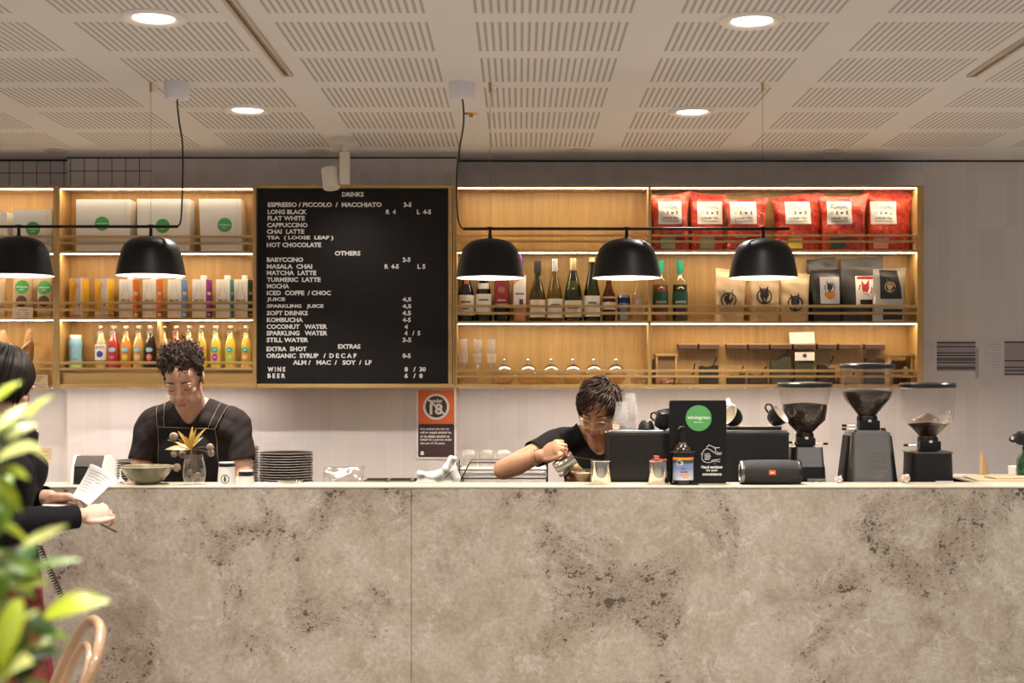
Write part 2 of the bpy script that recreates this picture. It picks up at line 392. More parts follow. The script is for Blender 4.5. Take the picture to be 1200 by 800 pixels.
tr = MB(); tr.box(XL, XR, YW-.004, YW+.05, CEIL-.006, CEIL-.001); tr.box(-5, XL, 6.686, 6.74, CEIL-.009, CEIL-.004); tr.box(XR, 5, 6.706, 6.76, CEIL-.009, CEIL-.004)
struct(tr.build('gap_shade_1', JOINT, smooth=0))  # dark strips coloured as the shade in the gap between wall and ceiling

# ------------------------------------------------------------------ counter
YC, LEDY, LEDZ, BENZ = 4.95, 5.14, 1.150, .95
counter = thing('service_counter', 'long travertine service counter with honed pale stone ledge on top', 'counter', (0, 5.2, 0))
jx = wx(482, YC); XA, XB = -2.75, 2.55
def slab(x0, x1): return MB().box(x0, x1, YC, YC+.03, 0, LEDZ-.0067)
slab(XA, jx-.0012).build('front_slab', TRAV, counter, True); slab(jx+.0012, XB).build('front_slab', TRAV, counter, True)
MB().box(XA, XB, YC+.0302, LEDY-.036, BENZ+.001, LEDZ-.0068).build('core', mat('stone_core', (.20, .145, .095), .8), counter, True); MB().box(jx-.0012, jx+.0012, YC+.003, YC+.03, 0, LEDZ-.0068).build('joint', MATS['stone_core'], counter, True)
XD = 1.72                                       # from here on the ledge is a deep shelf
led = MB()
led.box(XA, XD, YC-.003, LEDY, LEDZ-.0065, LEDZ, bev=.0015); led.box(XD, XB, YC-.003, 5.56, LEDZ-.0065, LEDZ, bev=.0015)
led.build('ledge_top', TRAVTOP, counter, True)
MB().box(XA, XD, LEDY-.03, LEDY-.005, BENZ, LEDZ-.0066).build('ledge_back', OFFWHITE, counter, True)
MB().box(XA, XD-.01, YC+.05, 5.5, BENZ-.04, BENZ).build('worktop', STEEL, counter, True)
MB().box(XA, XB, 5.40, 5.44, 0, BENZ-.04).build('rear_panel', BLACKM, counter, True)
MB().box(XD, XB, 5.50, 5.54, 0, LEDZ-.0066).build('rear_panel', BLACKM, counter, True)
bb = thing('back_bench', 'pale work bench along the tiled back wall below the shelves', 'bench', (0, 6.3, 0))
BBZ = .98
MB().box(-2.9, 2.6, 6.03, 6.615, BBZ-.035, BBZ, bev=.003).build('worktop', TRAVTOP, bb, True)
MB().box(-2.9, 2.6, 6.08, 6.60, 0, BBZ-.035).build('cabinet', BLACKM, bb, True)

# ------------------------------------------------------------------ wall shelves
YF, YB = 6.43, 6.595                            # front edge and face of the back panel
def X(px, Y=YF): return wx(px, Y)
def Z(py, Y=YF): return wz(py, Y)
UNDER = emit('under_shelf_light', (1, .90, .82), 34.0)
def shelf_unit(label, x0, x1, tl, tr_, ys, rails, zb, zt, div=None, plinth=None, led_z=None):
    """ys: (top, bottom) pixel rows of each board's front edge"""
    u = thing('wall_shelf', label, 'shelf', ((x0+x1)/2, YB+.01, zb), 0, 'oak wall shelves with lit boards')
    MB().box(x0, x0+tl, YF, YB+.012, zb, zt, bev=.001).build('side_panel', WOODV, u, True)
    MB().box(x1-tr_, x1, YF, YB+.012, zb, zt, bev=.001).build('side_panel', WOODV, u, True)
    MB().box(x0+tl, x1-tr_, YB, YB+.012, zb, zt).build('back_panel', WOODV, u, True)
    for i, (a, b) in enumerate(ys):
        nm = 'top_panel' if i == 0 else 'bottom_panel' if i == len(ys)-1 else 'shelf_board'
        MB().box(x0+tl, x1-tr_, YF, YB, Z(b), Z(a), bev=.001).build(nm, WOODH, u, True)
        if i < len(ys)-1:
            MB().box(x0+tl+.004, x1-tr_-.004, YF+.001, YF+.021, Z(b)-.0024, Z(b)-.0003).build('led_strip', LED, u, True, label='thin glowing light strip')
    MB().box(x0+.02, x1-.02, YF+.010, YF+.034, zb-.00012, zb+.001).build('led_strip', UNDER, u, True, label='thin light strip under the shelf')
    for a, b in rails:
        segs = [(x0+tl, x1-tr_)]
        if div is not None: segs = [(x0+tl, div-.007), (div+.007, x1-tr_)] if div > 0 else segs
        for p, q in segs: MB().box(p, q, YF+.001, YF+.013, Z(b), Z(a), bev=.0025).build('rail', WOODH, u, True)
    return u
LRAILS = [(275.5, 278.6), (283, 286.3), (353.2, 356.4), (361.2, 364.4), (423.4, 426.8), (430.6, 433.6)]
RRAILS = [(274.5, 277), (281.4, 284.2), (357, 360.3), (365.3, 368.4), (432.8, 436), (439.6, 442.4)]
xd = X(761.3)
unitR = shelf_unit('wide oak wall shelf holding wine bottles and red tea bags', X(533.2), X(1082.8), .010, .032, [(217, 220), (292.6, 295.6), (376.2, 379.2), (450.4, 454.8)], RRAILS, Z(454.8), Z(217), xd)
MB().box(xd-.0075, xd+.0075, YF, YB, Z(450.4), Z(220), bev=.001).build('divider', WOODV, unitR, True)
LYS = [(218, 221), (294, 297), (371.8, 374.8), (450, 454.4)]
xb0, xb1 = X(65.6), X(300.4)
unitB = shelf_unit('oak wall shelf of drink cartons and juice bottles beside the letter board', xb0, xb1, .018, .018, LYS, LRAILS, Z(454.4), Z(218))
MB().box(xb0+.018, xb1-.018, YF+.018, YB, Z(450), Z(432), bev=.001).build('plinth', WOODH, unitB, True)
xdB = X(185); MB().box(xdB-.006, xdB+.006, YF+.014, YB, Z(432), Z(374.8), bev=.001).build('divider', WOODV, unitB, True)
unitA = shelf_unit('oak wall shelf with bread loaves at the frame edge', X(-215), X(65.6), .018, .015, LYS, LRAILS, Z(454.4), Z(218))
# ------------------------------------------------------------------ letter board
def letter_mat():
    t = NT('black_grooved_felt'); X_, Y_, Z_ = t.xyz(); g = t.math('FRACT', t.math('MULTIPLY', Z_, 118.0)); k = t.math('LESS_THAN', g, .34)
    t.bump(t.math('SUBTRACT', 1.0, k), .6, .003); n = t.noise(t.tc, 25, 3)
    return t.done(t.mix(k, t.mix(n, (.013, .0105, .0095), (.018, .0145, .013)), (.004, .0035, .0035)), .6, spec=.25)
mx0, mx1, mz0, mz1 = X(301), X(532.6), Z(454.6), Z(217)
mb_ = thing('letter_board', 'large black letter board listing drinks and prices in oak frame', 'menu board', ((mx0+mx1)/2, 6.5, mz0))
fr = MB(); ft = X(525.4)
fr.box(mx0, mx1, YF-.004, YB, Z(220.4), mz1, bev=.0015); fr.box(mx0, mx1, YF-.004, YB, mz0, Z(449.6), bev=.0015); fr.box(ft, mx1-.010, YF-.004, YB, Z(449.6), Z(220.4), bev=.0015)
fr.box(mx1-.007, mx1, YF-.004, YB, Z(449.6), Z(220.4), bev=.001)
fr.build('frame', WOODH, mb_, True)
YM = YF + .012
MB().box(mx0, ft, YM, YM+.03, Z(449.6), Z(220.4)).build('letter_panel', letter_mat(), mb_, True)
r = MB()
for a, b, c, d in ((mx0+.001, ft-.001, Z(222.3), Z(220.6)), (mx0+.001, ft-.001, Z(449.4), Z(447.6)), (mx0+.001, X(303), Z(449.4), Z(220.6)), (X(523.6), ft-.001, Z(449.4), Z(220.6))): r.box(a, b, YF-.001, YM, c, d)
r.build('inner_trim', BLACK, mb_, True)
ROWS = [(('DRINKS', 331, 411),), 70], [(('ESPRESSO / PICCOLO  /  MACCHIATO', 58, 477), ('3-5', 558, 587)), 108], [(('LONG BLACK', 57, 201), ('R  4', 493, 529), ('L  4-5', 607, 659)), 134.5], \
 [(('FLAT WHITE', 57, 194),), 158], [(('CAPPUCCINO', 55, 204),), 183], [(('CHAI  LATTE', 54, 192),), 207], [(('TEA  ( LOOSE  LEAF )', 54, 299),), 231], [(('HOT CHOCOLATE', 54, 254),), 256], \
 [(('OTHERS', 304, 399),), 287], [(('BABYCCINO', 54, 188), ('2-5', 554, 583)), 310.5], [(('MASALA  CHAI', 54, 221), ('R  4-5', 488, 540), ('L 5', 609, 638)), 335.5], [(('MATCHA  LATTE', 54, 236),), 359], \
 [(('TURMERIC  LATTE', 54, 252),), 384], [(('MOCHA', 54, 136),), 408], [(('ICED  COFFE  / CHOC', 54, 290),), 433], [(('JUICE', 54, 122), ('4,5', 553, 586)), 458], [(('SPARKLING   JUICE', 54, 263), ('4,5', 553, 586)), 483], \
 [(('SOFT DRINKS', 54, 205), ('4.5', 553, 585)), 507], [(('KOMBUCHA', 54, 187), ('4-5', 554, 584)), 532], [(('COCONUT   WATER', 53, 276), ('4', 561, 573)), 557], [(('SPARKLING   WATER', 53, 277), ('4   /  5', 561, 619)), 581], \
 [(('STILL WATER', 53, 207), ('3-5', 554, 586)), 606], [(('EXTRAS', 316, 399),), 630], [(('EXTRA  SHOT', 53, 201),), 639], [(('ORGANIC  SYRUP   /  D E C A F', 52, 384), ('0-5', 554, 584)), 664], \
 [(('ALM /   MAC  /   SOY  /  LF', 150, 440),), 689], [(('W I N E', 57, 122), ('8   /  30', 561, 640)), 714], [(('B E E R', 57, 122), ('6   /  8', 561, 628)), 738]
LET = mat('white_plastic_letters', (.93, .92, .89), .4)
for items, yc in ROWS:
    for s_, a, b in items:
        MB().text(s_, X(a/3.1375+295), X(b/3.1375+295), Z((yc+8.6)/3.1375+205), Z((yc-8.6)/3.1375+205), YM, .0025, .034).build('lettering', LET, mb_, True, smooth=0, label='white letters')

# ------------------------------------------------------------------ ceiling fittings
DL = emit('downlight_lens', (1, .93, .84), DOWN_POWER); RIM = mat('downlight_rim', (.78, .74, .68), .35)
for (x, y), lb in zip(((-1.0735, 4.013), (.690, 4.043), (-1.076, 5.416), (.692, 5.451)), (
        'round recessed downlight close to the lens beside the long slot vent', 'round recessed downlight above the middle pendant and closer to the lens',
        'round recessed downlight above the shelf of paper boxes', 'round recessed downlight above the tea bags, deeper in the room')):
    d = thing('ceiling_downlight', lb, 'ceiling light', (x, y, CEIL), 0, 'recessed ceiling downlights')
    MB().lathe([(.058, .0), (.060, -.004), (.066, -.0075), (.080, -.0115), (.090, -.0105), (.097, -.004), (.097, 0)], n=40).build('rim', RIM, d)
    MB().lathe([(0, -.0035), (.0595, -.0035), (.0595, -.001), (0, -.001)], n=36).build('lens', DL, d)
    area_light('downlight_glow', (x, y, CEIL-.012), .105, 26, (1, .92, .84), spread=1.9)
PLATE = mat('taupe_cover_plate', (.50, .44, .38), .5)
for (x, y, lb) in ((wx(66, 6.42), 6.42, 'flat round cover plate on ceiling over the bread shelf'), (wx(373, 6.43), 6.43, 'flat round cover plate on ceiling behind the track spotlight'),
                   (wx(676, 6.42), 6.42, 'flat round cover plate on ceiling over the wine bottles'), (wx(978, 6.43), 6.43, 'flat round cover plate on ceiling over the red tea bags')):
    o = MB().lathe([(0, -.006), (.046, -.006), (.053, -.003), (.053, 0), (0, 0)], (0, 0, 0), 32).build('ceiling_cover_plate', PLATE); o.location = (x, y, CEIL)
    tag(o, lb, 'cover plate', 'flush ceiling cover plates')
sp = thing('fire_sprinkler', 'small brass sprinkler head in ceiling beside the pendant cord', 'sprinkler', (wx(552, 5.5), 5.5, CEIL))
MB().lathe([(0, -.003), (.030, -.003), (.034, 0), (0, 0)], n=24).build('escutcheon', BRASS, sp); MB().lathe([(0, -.016), (.008, -.016), (.006, -.010), (.006, -.003), (0, -.003)], n=14).build('deflector', BRASS, sp)
FLG = mat('beige_vent_flange', (.52, .44, .34), .45); DARKV = mat('dark_vent_slot', (.03, .024, .018), .8)
for x, y0, y1, lb in ((-.81, 3.1, 4.78, 'long dark ceiling slot vent between the two downlights near the letter board'), (1.59, 3.1, 4.79, 'long dark ceiling slot vent past the downlights on the grinder side')):
    v = thing('slot_vent', lb, 'air vent', (x, y0, CEIL), 0, 'ceiling slot vents')
    L_ = y1-y0; f = MB(); f.box(-.020, -.0075, 0, L_, -.009, 0, bev=.001); f.box(.0075, .020, 0, L_, -.009, 0, bev=.001); f.box(-.0075, .0075, L_-.012, L_, -.009, 0); f.build('flange', FLG, v)
    MB().box(-.0075, .0075, 0, L_-.012, -.0025, -.0005).build('slot', DARKV, v)
    MB().box(-.001, .001, 0, L_-.012, -.006, -.0025).build('blade', FLG, v)
# track spotlight
Y = 6.08
sl = thing('ceiling_spotlight', 'cream adjustable spotlight hanging from ceiling over the letter board', 'spotlight', (wx(403, Y), Y, CEIL))
MB().lathe([(0, -.036), (.047, -.036), (.051, -.032), (.051, -.004), (.048, 0), (0, 0)], n=32).build('base', OFFWHITE, sl)
m = MB(); m.lathe([(0, -.07), (.010, -.07), (.010, -.036), (0, -.036)], (.004, 0, 0), 16); m.lathe([(0, -.062), (.014, -.062), (.014, -.05), (0, -.05)], (.004, 0, 0), 16); m.build('stem', OFFWHITE, sl)
MB().box(-.017, .026, -.022, .022, -.206, -.064, bev=.003).build('driver_box', OFFWHITE, sl)
hd = MB(); hd.lathe([(.0, -.052), (.034, -.052), (.037, -.046), (.037, .040), (.034, .043), (.031, .040), (.031, -.02), (0, -.02)], n=28); T = Matrix.Translation((-.060, 0, -.176)) @ Euler((-.18, -.12, 0)).to_matrix().to_4x4(); hd.xf(T); hd.build('lamp_head', OFFWHITE, sl)
MB().tube([(-.026, 0, -.172), (-.015, 0, -.172)], .008, 12).build('pivot', OFFWHITE, sl)

_l = bpy.data.lights.new('board_spot', 'SPOT'); _l.energy = 7; _l.color = (1, .93, .85); _l.spot_size = 1.9; _l.spot_blend = 1; _l.shadow_soft_size = .03
_o = bpy.data.objects.new('board_spot', _l); COL.objects.link(_o); _o.location = (wx(403, Y)-.060, Y-.03, CEIL-.232); _o.rotation_euler = (.62, 0, -.25)

# ------------------------------------------------------------------ rail pendants
YP = 4.92; SHW = mat('white_shade_lining', (.85, .83, .78), .5); BULB = emit('pendant_bulb', (1, .86, .68), BULB_POWER); CANOPY = mat('white_canopy', (.74, .72, .76), .45)
WIRE = mat('thin_steel_wire', (.30, .25, .20), .4, 1); CORD = mat('black_cord', (.010, .010, .010), .5)
def shade_prof():
    o = [(.1235, 0), (.1185, .030), (.112, .062), (.105, .088), (.097, .106), (.084, .121), (.066, .132), (.045, .138), (.024, .1415), (.009, .1435), (.006, .150)]
    return o
def pendant(label, x0, x1, py, xs, canpx, cable, wires):
    zr = wz(py, YP); p = thing('rail_pendant', label, 'pendant lamp', (wx(canpx, YP), YP, CEIL), 0, 'black rail pendants over the counter')
    MB().tube([(x0, YP, zr), (x1, YP, zr)], .0054, 12).build('rail', SHADEBLK, p, True)
    cx = wx(canpx, YP); MB().lathe([(0, -.060), (.038, -.060), (.043, -.054), (.0455, -.008), (.0455, 0), (0, 0)], (cx, YP, CEIL), 32).build('canopy', CANOPY, p, True)
    pts = [P(a, b, YP) for a, b in cable]; pts[0].z = CEIL-.058
    fine = []
    for i in range(len(pts)-1):
        p0 = pts[max(i-1, 0)]; p1 = pts[i]; p2 = pts[i+1]; p3 = pts[min(i+2, len(pts)-1)]
        for k in range(5):
            t = k/5; fine.append(.5*((2*p1)+(p2-p0)*t+(2*p0-5*p1+4*p2-p3)*t*t+(3*p1-p0-3*p2+p3)*t**3))
    fine.append(pts[-1]); MB().tube(fine, .0032, 8).build('power_cord', CORD, p, True)
    for w in wires:
        a = wx(w, YP); q = MB(); q.tube([(a, YP, zr), (a, YP, CEIL-.03)], .0009, 6); q.build('suspension_wire', WIRE, p, True)
        g = MB(); g.lathe([(0, -.034), (.005, -.034), (.005, -.006), (.0065, -.006), (.0065, 0), (0, 0)], (a, YP, CEIL), 12)
        g.tube([(a+.006+.010*math.cos(t)+.012, YP, CEIL-.02+.011*math.sin(t)) for t in [k*PI/5 for k in range(10)]], .0009, 5, True); g.build('wire_grip', BRASS, p, True)
    for c in xs:
        a = wx(c, YP); zb = zr - .0355 - .1435 - .0045 + .006
        st = MB(); st.lathe([(.006, .148), (.0055, .172), (.0065, .178), (.011, .1835), (.0, .1835)], (a, YP, zb), 16); st.ell((a, YP, zr+.001), (.010, .006, .0062)); st.lathe([(0,.150),(.006,.150),(.006,.148),(0,.148)], (a, YP, zb), 16)
        sh = MB(); pr = shade_prof(); inner = [(r_-.0022, z_-.0016) for r_, z_ in pr[1:]]
        s_ = MB(); s_.lathe(pr, (a, YP, zb), 48); s_.mi = 1; s_.lathe([(.1235, 0), (.1212, .0006)] + inner[:-1] + [(0, .1405)], (a, YP, zb), 48)
        so = s_.build('lamp_shade', [SHADEBLK, SHW], p, True)
        st.build('stem', SHADEBLK, so, False).location = -p.location
        b = MB(); b.ell((a, YP, zb+.062), (.034, .034, .030)); b.lathe([(.014, .088), (.014, .138), (0, .138)], (a, YP, zb), 16)
        b.build('bulb', BULB, so, False).location = -p.location
    return p
pendant('black rail pendant whose cord drops from the canopy above the paper boxes', wx(-172, YP), wx(208.5, YP), 265.4, (-132.5, 22, 176.8), 207.5,
        [(208, 112), (208, 125), (210.5, 146), (213.5, 165), (214.3, 190), (213.6, 225), (212.5, 252), (210.8, 262), (208, 265.4)], (176.8, -132.5))
pendant('black rail pendant hanging in front of wine shelf, three shades in view', wx(543.3, YP), wx(925.3, YP), 268, (574.3, 734.3, 894.5), 541,
        [(542, 114), (543.3, 130), (543, 147), (539.5, 168), (536.8, 188), (535.2, 206), (535.4, 228), (536, 250), (538, 261), (540.6, 266.2), (543.6, 268)], (574.3, 893.5))
# ------------------------------------------------------------------ goods on the shelves
def press(mb, bvh, off=.0010):
    for v in mb.bm.verts:
        h = bvh.ray_cast(Vector((v.co.x, -2, v.co.z)), Vector((0, 1, 0)))[0]
        if h is not None: v.co.y = h.y - off + v.co.y
    return mb
def rect(mb, x0, x1, z0, z1, n=8, y=0, th=.0008):
    return mb.sheet(lambda u, v: (x0+(x1-x0)*u, y-th, z0+(z1-z0)*v), n, n, th)
def disc(mb, cx, cz, R, y=0, th=.0008, r0=0, n=40):
    if r0: return mb.lathe([(r0, 0), (r0, th), (R, th), (R, 0), (r0, 0)], (cx, y, cz), n, M=Euler((PI/2, 0, 0)).to_matrix().to_4x4())
    return mb.lathe([(0, th), (R*.5, th), (R, th), (R, 0), (0, 0)], (cx, y, cz), n, M=Euler((PI/2, 0, 0)).to_matrix().to_4x4())
def line(mb, pts, w, y=0):
    return mb.tube([(a, y, b) for a, b in pts], w, 5)
Z1L, Z2L, Z3L = Z(294), Z(371.8), Z(432); Z1R, Z2R, Z3R = Z(292.6), Z(376.2), Z(450.4)
BOXW = mat('white_card_box', (.78, .755, .71), .55)
# white takeaway boxes with a round green sticker
def paper_box(px0, px1, ptop, cpx, cpy, label, d=.11, lean=0):
    Yb = YF+.022; x0, x1 = wx(px0, Yb), wx(px1, Yb); w = x1-x0; h = wz(ptop, Yb)-Z1L
    t = thing('paper_box', label, 'box', ((x0+x1)/2, Yb+d/2, Z1L), 0, 'white paper boxes on the top shelf')
    b = MB(); k = .012*lean
    b.sheet(lambda u, v: (-w/2+w*u, -d/2, h*v), 4, 4); b.sheet(lambda u, v: (w/2, -d/2+d*u, h*v), 4, 4); b.sheet(lambda u, v: (w/2-w*u, d/2, h*v), 4, 4); b.sheet(lambda u, v: (-w/2, d/2-d*u, h*v), 4, 4)
    b.sheet(lambda u, v: (-w/2+w*u, -d/2+d*v, h), 4, 4); b.sheet(lambda u, v: (-w/2+w*u, -d/2+d*v, 0), 4, 4)
    bmesh.ops.remove_doubles(b.bm, verts=b.bm.verts, dist=1e-4)
    for v in b.bm.verts: v.co.x += -k*(1-v.co.z/h) + k*.5; 
    b.build('box_body', BOXW, t)
    e = MB(); e.box(w/2-.022, w/2-.0195, -d/2-.0006, -d/2, 0, h) ; e.build('folded_edge', mat('box_fold', (.66, .63, .58), .6), t)
    if cpx:
        cx = wx(cpx, Yb)-t.location.x; cz = wz(cpy, Yb)-Z1L; R = 8.4*Yb/FP
        s = disc(MB(), cx, cz, R, -d/2-.0002).build('sticker', GREEN, t, label='round green sticker')
        MB().text('wholegreen', cx-R*.8, cx+R*.8, cz-R*.16, cz+R*.16, -d/2-.0011, .0004, .01).build('lettering', WINK, s, smooth=0)
        MB().text('BAKERY', cx-R*.34, cx+R*.34, cz-R*.42, cz-R*.30, -d/2-.0011, .0004).build('lettering', WINK, s, smooth=0)
paper_box(89.2, 152, 233.5, 119.6, 262, 'white paper box with green sticker above the yellow cartons')
paper_box(160.7, 222, 233, 190.7, 264.8, 'white paper box with green sticker crossed by pendant rail, between two other boxes')
paper_box(234.2, 283, 233, 263.4, 263.6, 'white paper box with green sticker beside the letter board', lean=-.9)
paper_box(15.2, 60.8, 245.2, 38.7, 268, 'white paper box with green sticker above the kraft pouches')
paper_box(-30, 8.2, 248, None, None, 'plain white paper box cut off by the frame edge on top shelf')

# pouches and bags
def pouch_mesh(w, h, d, seed=0, crinkle=.004, top=.10, flare=0, n=44, lv=20):
    r_ = random.Random(seed); ph = [r_.uniform(0, 6.28) for _ in range(8)]
    m = MB(); vs = []; fs = []
    for j in range(lv+1):
        v = j/lv
        b = min(1, .80+.8*v) * (1-max(0, (v-.30)/.70)**1.5*.93) if v < 1-top else .05
        hw = w/2*(1 - .03*math.sin(PI*v) + .02*v + flare*max(0, (v-.55)/.45)**2); hd = max(.0016, d/2*b)
        for k in range(n):
            a = 2*PI*k/n; ca, sa = math.cos(a), math.sin(a); e = 2/3.2
            x = hw*math.copysign(abs(ca)**e, ca); y = hd*math.copysign(abs(sa)**e, sa)
            cr = crinkle*(math.sin(9*v+ph[0]+3*x/w)*.5+math.sin(17*v*1.3+ph[1]+7*x/w)*.4+math.sin(13*x/w+ph[2]+5*v)*.5)*min(1, b+.35)
            z = h*v + (h*.03*math.sin(2.2*x/w+ph[3]) if v > .97 else 0) - (abs(flare)*.35*h*max(0, (v-.8)/.2)*(.5+.5*math.sin(3.2*x/w+ph[4])) if flare else 0)
            vs.append((x + cr*.4, y + cr, z))
    for j in range(lv):
        for k in range(n): fs.append((j*n+k, j*n+(k+1) % n, (j+1)*n+(k+1) % n, (j+1)*n+k))
    fs += [tuple(range(n))[::-1], tuple(range(lv*n, lv*n+n))]
    m._new(vs, fs); return m
def pouch(label, cat, px0, px1, ptop, z0, Yc, d, m_, group, seed, lean=0, back=0, cr=.004, name='paper_pouch', rz=0, top=.10, flare=0):
    Yf = Yc-d/2; w = (px1-px0)*Yf/FP; h = wz(ptop, Yf)-z0
    t = thing(name, label, cat, (wx((px0+px1)/2, Yf), Yc, z0), rz, group)
    pm = pouch_mesh(w, h, d, seed, cr, top, flare)
    Mx = Matrix.Identity(4); Mx[0][2] = lean; Mx[1][2] = back; pm.xf(Mx)
    bvh = BVHTree.FromBMesh(pm.bm); pm.build('pouch_body', m_, t, smooth=60)
    f = lambda px, py: (wx(px, Yf)-t.location.x, wz(py, Yf)-z0)
    return t, bvh, f
for a, b, tp, cx, cy, lb, sd, yc in ((13, 36, 318, 25, 336, 'kraft pouch with green sticker under the lamp rim, behind kraft price card', 1, 6.49), (34, 42.5, 322, 40, 337, 'kraft pouch half hidden between two others on the bread shelf', 2, 6.555),
                                     (42, 60.5, 316, 51, 336.8, 'kraft pouch with green sticker beside the shelf post', 3, 6.49), (-18, 4.5, 322, None, 0, 'kraft pouch cut off by the frame edge', 4, 6.49)):
    t, bv, f = pouch(lb, 'pouch', a, b, tp, Z2L, yc, .055, KRAFT, 'kraft pouches on the bread shelf', sd, cr=.002)
    if cx and a != 34:
        c = f(cx, cy); R = 8.2*.00405
        s = press(disc(MB(), c[0], c[1], R), bv).build('sticker', GREEN, t, label='round green sticker')
        press(MB().text('wholegreen', c[0]-R*.8, c[0]+R*.8, c[1]-R*.17, c[1]+R*.17, 0, .0004, .01), bv, .002).build('lettering', WINK, s, smooth=0)
        press(MB().text('BAKERY', c[0]-R*.34, c[0]+R*.34, c[1]-R*.45, c[1]-R*.30, 0, .0004), bv, .002).build('lettering', WINK, s, smooth=0)
        q = f(cx, 352); press(disc(MB(), q[0], q[1]-.003, .026), bv).build('window', mat('brown_biscuit', (.10, .045, .03), .7, bump=.6, bscale=90), t, label='dark window showing brown biscuits')
def card(name, label, px0, px1, py0, py1, Y, lines, m_=None):
    t = thing(name, label, 'price card', (wx((px0+px1)/2, Y), Y, wz(py1, Y)), 0, 'kraft price cards')
    w = (px1-px0)*Y/FP; h = (py1-py0)*Y/FP
    c = MB().box(-w/2, w/2, -.0012, .0012, 0, h).build('card', m_ or KRAFT, t, smooth=0)
    for s_, fx, fz, hh in lines: MB().text(s_, -w*fx, w*fx, h*fz-h*hh, h*fz+h*hh, -.0013, .0003).build('lettering', INK, c, smooth=0)
    MB().box(-.010, .010, .0012, .012, h*.72, h*.98).build('clip', STEEL, t)
card('price_card', 'kraft card with small print hooked on the rail below the pouches', 14.6, 38.4, 360, 375.2, YF-.013, [('-----', .2, .8, .02), ('----   ----', .33, .55, .02), ('---     ---', .3, .42, .02), ('--------', .26, .27, .015), ('--------------', .38, .12, .015)])
card('price_card', 'kraft card with small print hooked on the lowest rail beside dark-haired woman', 33.4, 56.2, 438.8, 456.4, YF-.013, [('------------', .28, .84, .02), ('------', .16, .70, .02), ('----', .09, .57, .02), ('-- ------ -- ----', .38, .32, .015), ('---- --------', .34, .18, .015)])
# bread
CRUST = mat('seeded_crust', (.30, .15, .06), .7, var=.5, vscale=55, bump=.8, bscale=70); CRUST2 = mat('brown_crust', (.40, .20, .085), .65, var=.35, vscale=30, bump=.5, bscale=40)
def loaf(label, px, py0, py1, wpx, m_, tilt, seed, zz, Y=6.50):
    H = (py1-py0)*.00406*1.0; w = wpx*.00406/2; m = MB(); vs = []; rr = random.Random(seed); n = 18; L_ = 18
    for j in range(L_+1):
        v = j/L_; R = w*max(0.0, math.sin(PI*(.04+.92*v)))**.6*(1-.28*v)
        for k in range(n):
            a = 2*PI*k/n; q = 1+.10*math.sin(3*a+9*v)+.05*math.sin(7*a-14*v)
            vs.append((R*q*math.cos(a), R*.8*q*math.sin(a), H*v))
    fs = [(j*n+k, j*n+(k+1) % n, (j+1)*n+(k+1) % n, (j+1)*n+k) for j in range(L_) for k in range(n)] + [tuple(range(n))[::-1], tuple(range(L_*n, L_*n+n))]
    m._new(vs, fs); o = m.build('bread_loaf', m_, smooth=70); o.location = (wx(px, Y), Y, zz); o.rotation_euler = (.05, tilt, 0)
    s = MB()
    for i in range(3):
        z = H*(.30+.2*i); s.tube([(-w*.55, -w*.70, z-.02), (0, -w*.84, z), (w*.5, -w*.68, z+.025)], [.003, .007, .002], 6)
    s.build('score_marks', mat('pale_crumb', (.58, .40, .20), .8), o); return tag(o, label, 'bread', 'loaves on the bread shelf')
loaf('dark seeded pointed loaf standing on the bread shelf above the woman', 28, 386, 451, 18, CRUST, .12, 1, Z3R+.002)
loaf('brown loaf standing at the frame edge above the woman', 2, 388, 451, 20, CRUST2, .05, 2, Z3R+.002)

# soy cartons and milk cartons
YEL = mat('yellow_carton', (.72, .44, .035), .45); LIL = mat('lilac_trim', (.42, .28, .46), .5); GREYC = mat('grey_band', (.55, .53, .56), .5); ORS = mat('orange_script', (.62, .20, .03), .5)
def soy(px0, px1, label):
    Yc = 6.51; w = .066; d = .062; h = wz(325, 6.47)-Z2L; t = thing('soy_milk_carton', label, 'carton', (wx((px0+px1)/2, Yc), Yc, Z2L), -.36, 'yellow soy cartons')
    MB().box(-w/2, w/2, -d/2, d/2, 0, h, bev=.0015).build('carton_body', YEL, t)
    MB().box(-w/2-.0006, w/2+.0006, -d/2-.0006, d/2+.0006, 0, .016).build('trim_band', LIL, t); MB().box(-w/2-.0006, w/2+.0006, -d/2-.0006, d/2+.0006, h-.006, h+.0008).build('trim_band', LIL, t)
    MB().box(w/2-.026, w/2+.0010, -d/2-.0010, -d/2+.006, .016, h-.006).build('corner_band', GREYC, t)
    T = Matrix.Translation((-.012, -d/2-.001, h*.56)) @ Euler((0, -1.25, 0)).to_matrix().to_4x4()
    MB().text('Bonsoy', -.062, .062, -.016, .016, 0, .0005, .0, M=T).build('lettering', ORS, t, smooth=0, label='orange script lettering')
    disc(MB(), w/2-.009, h*.33, .006, -d/2-.0010).build('badge', mat('brown_badge', (.10, .05, .04), .5), t)
    MB().box(w/2, w/2+.0008, -.012, .014, h*.25, h*.72).build('print_panel', mat('ochre_print', (.62, .36, .03), .5), t)
soy(79, 106.5, 'yellow soy carton with orange script beside the shelf post'); soy(109, 136, 'yellow soy carton with orange script next to the white milk cartons')
MCW = mat('white_milk_carton', (.76, .72, .66), .45); OUT = mat('grey_outline', (.38, .35, .32), .5)
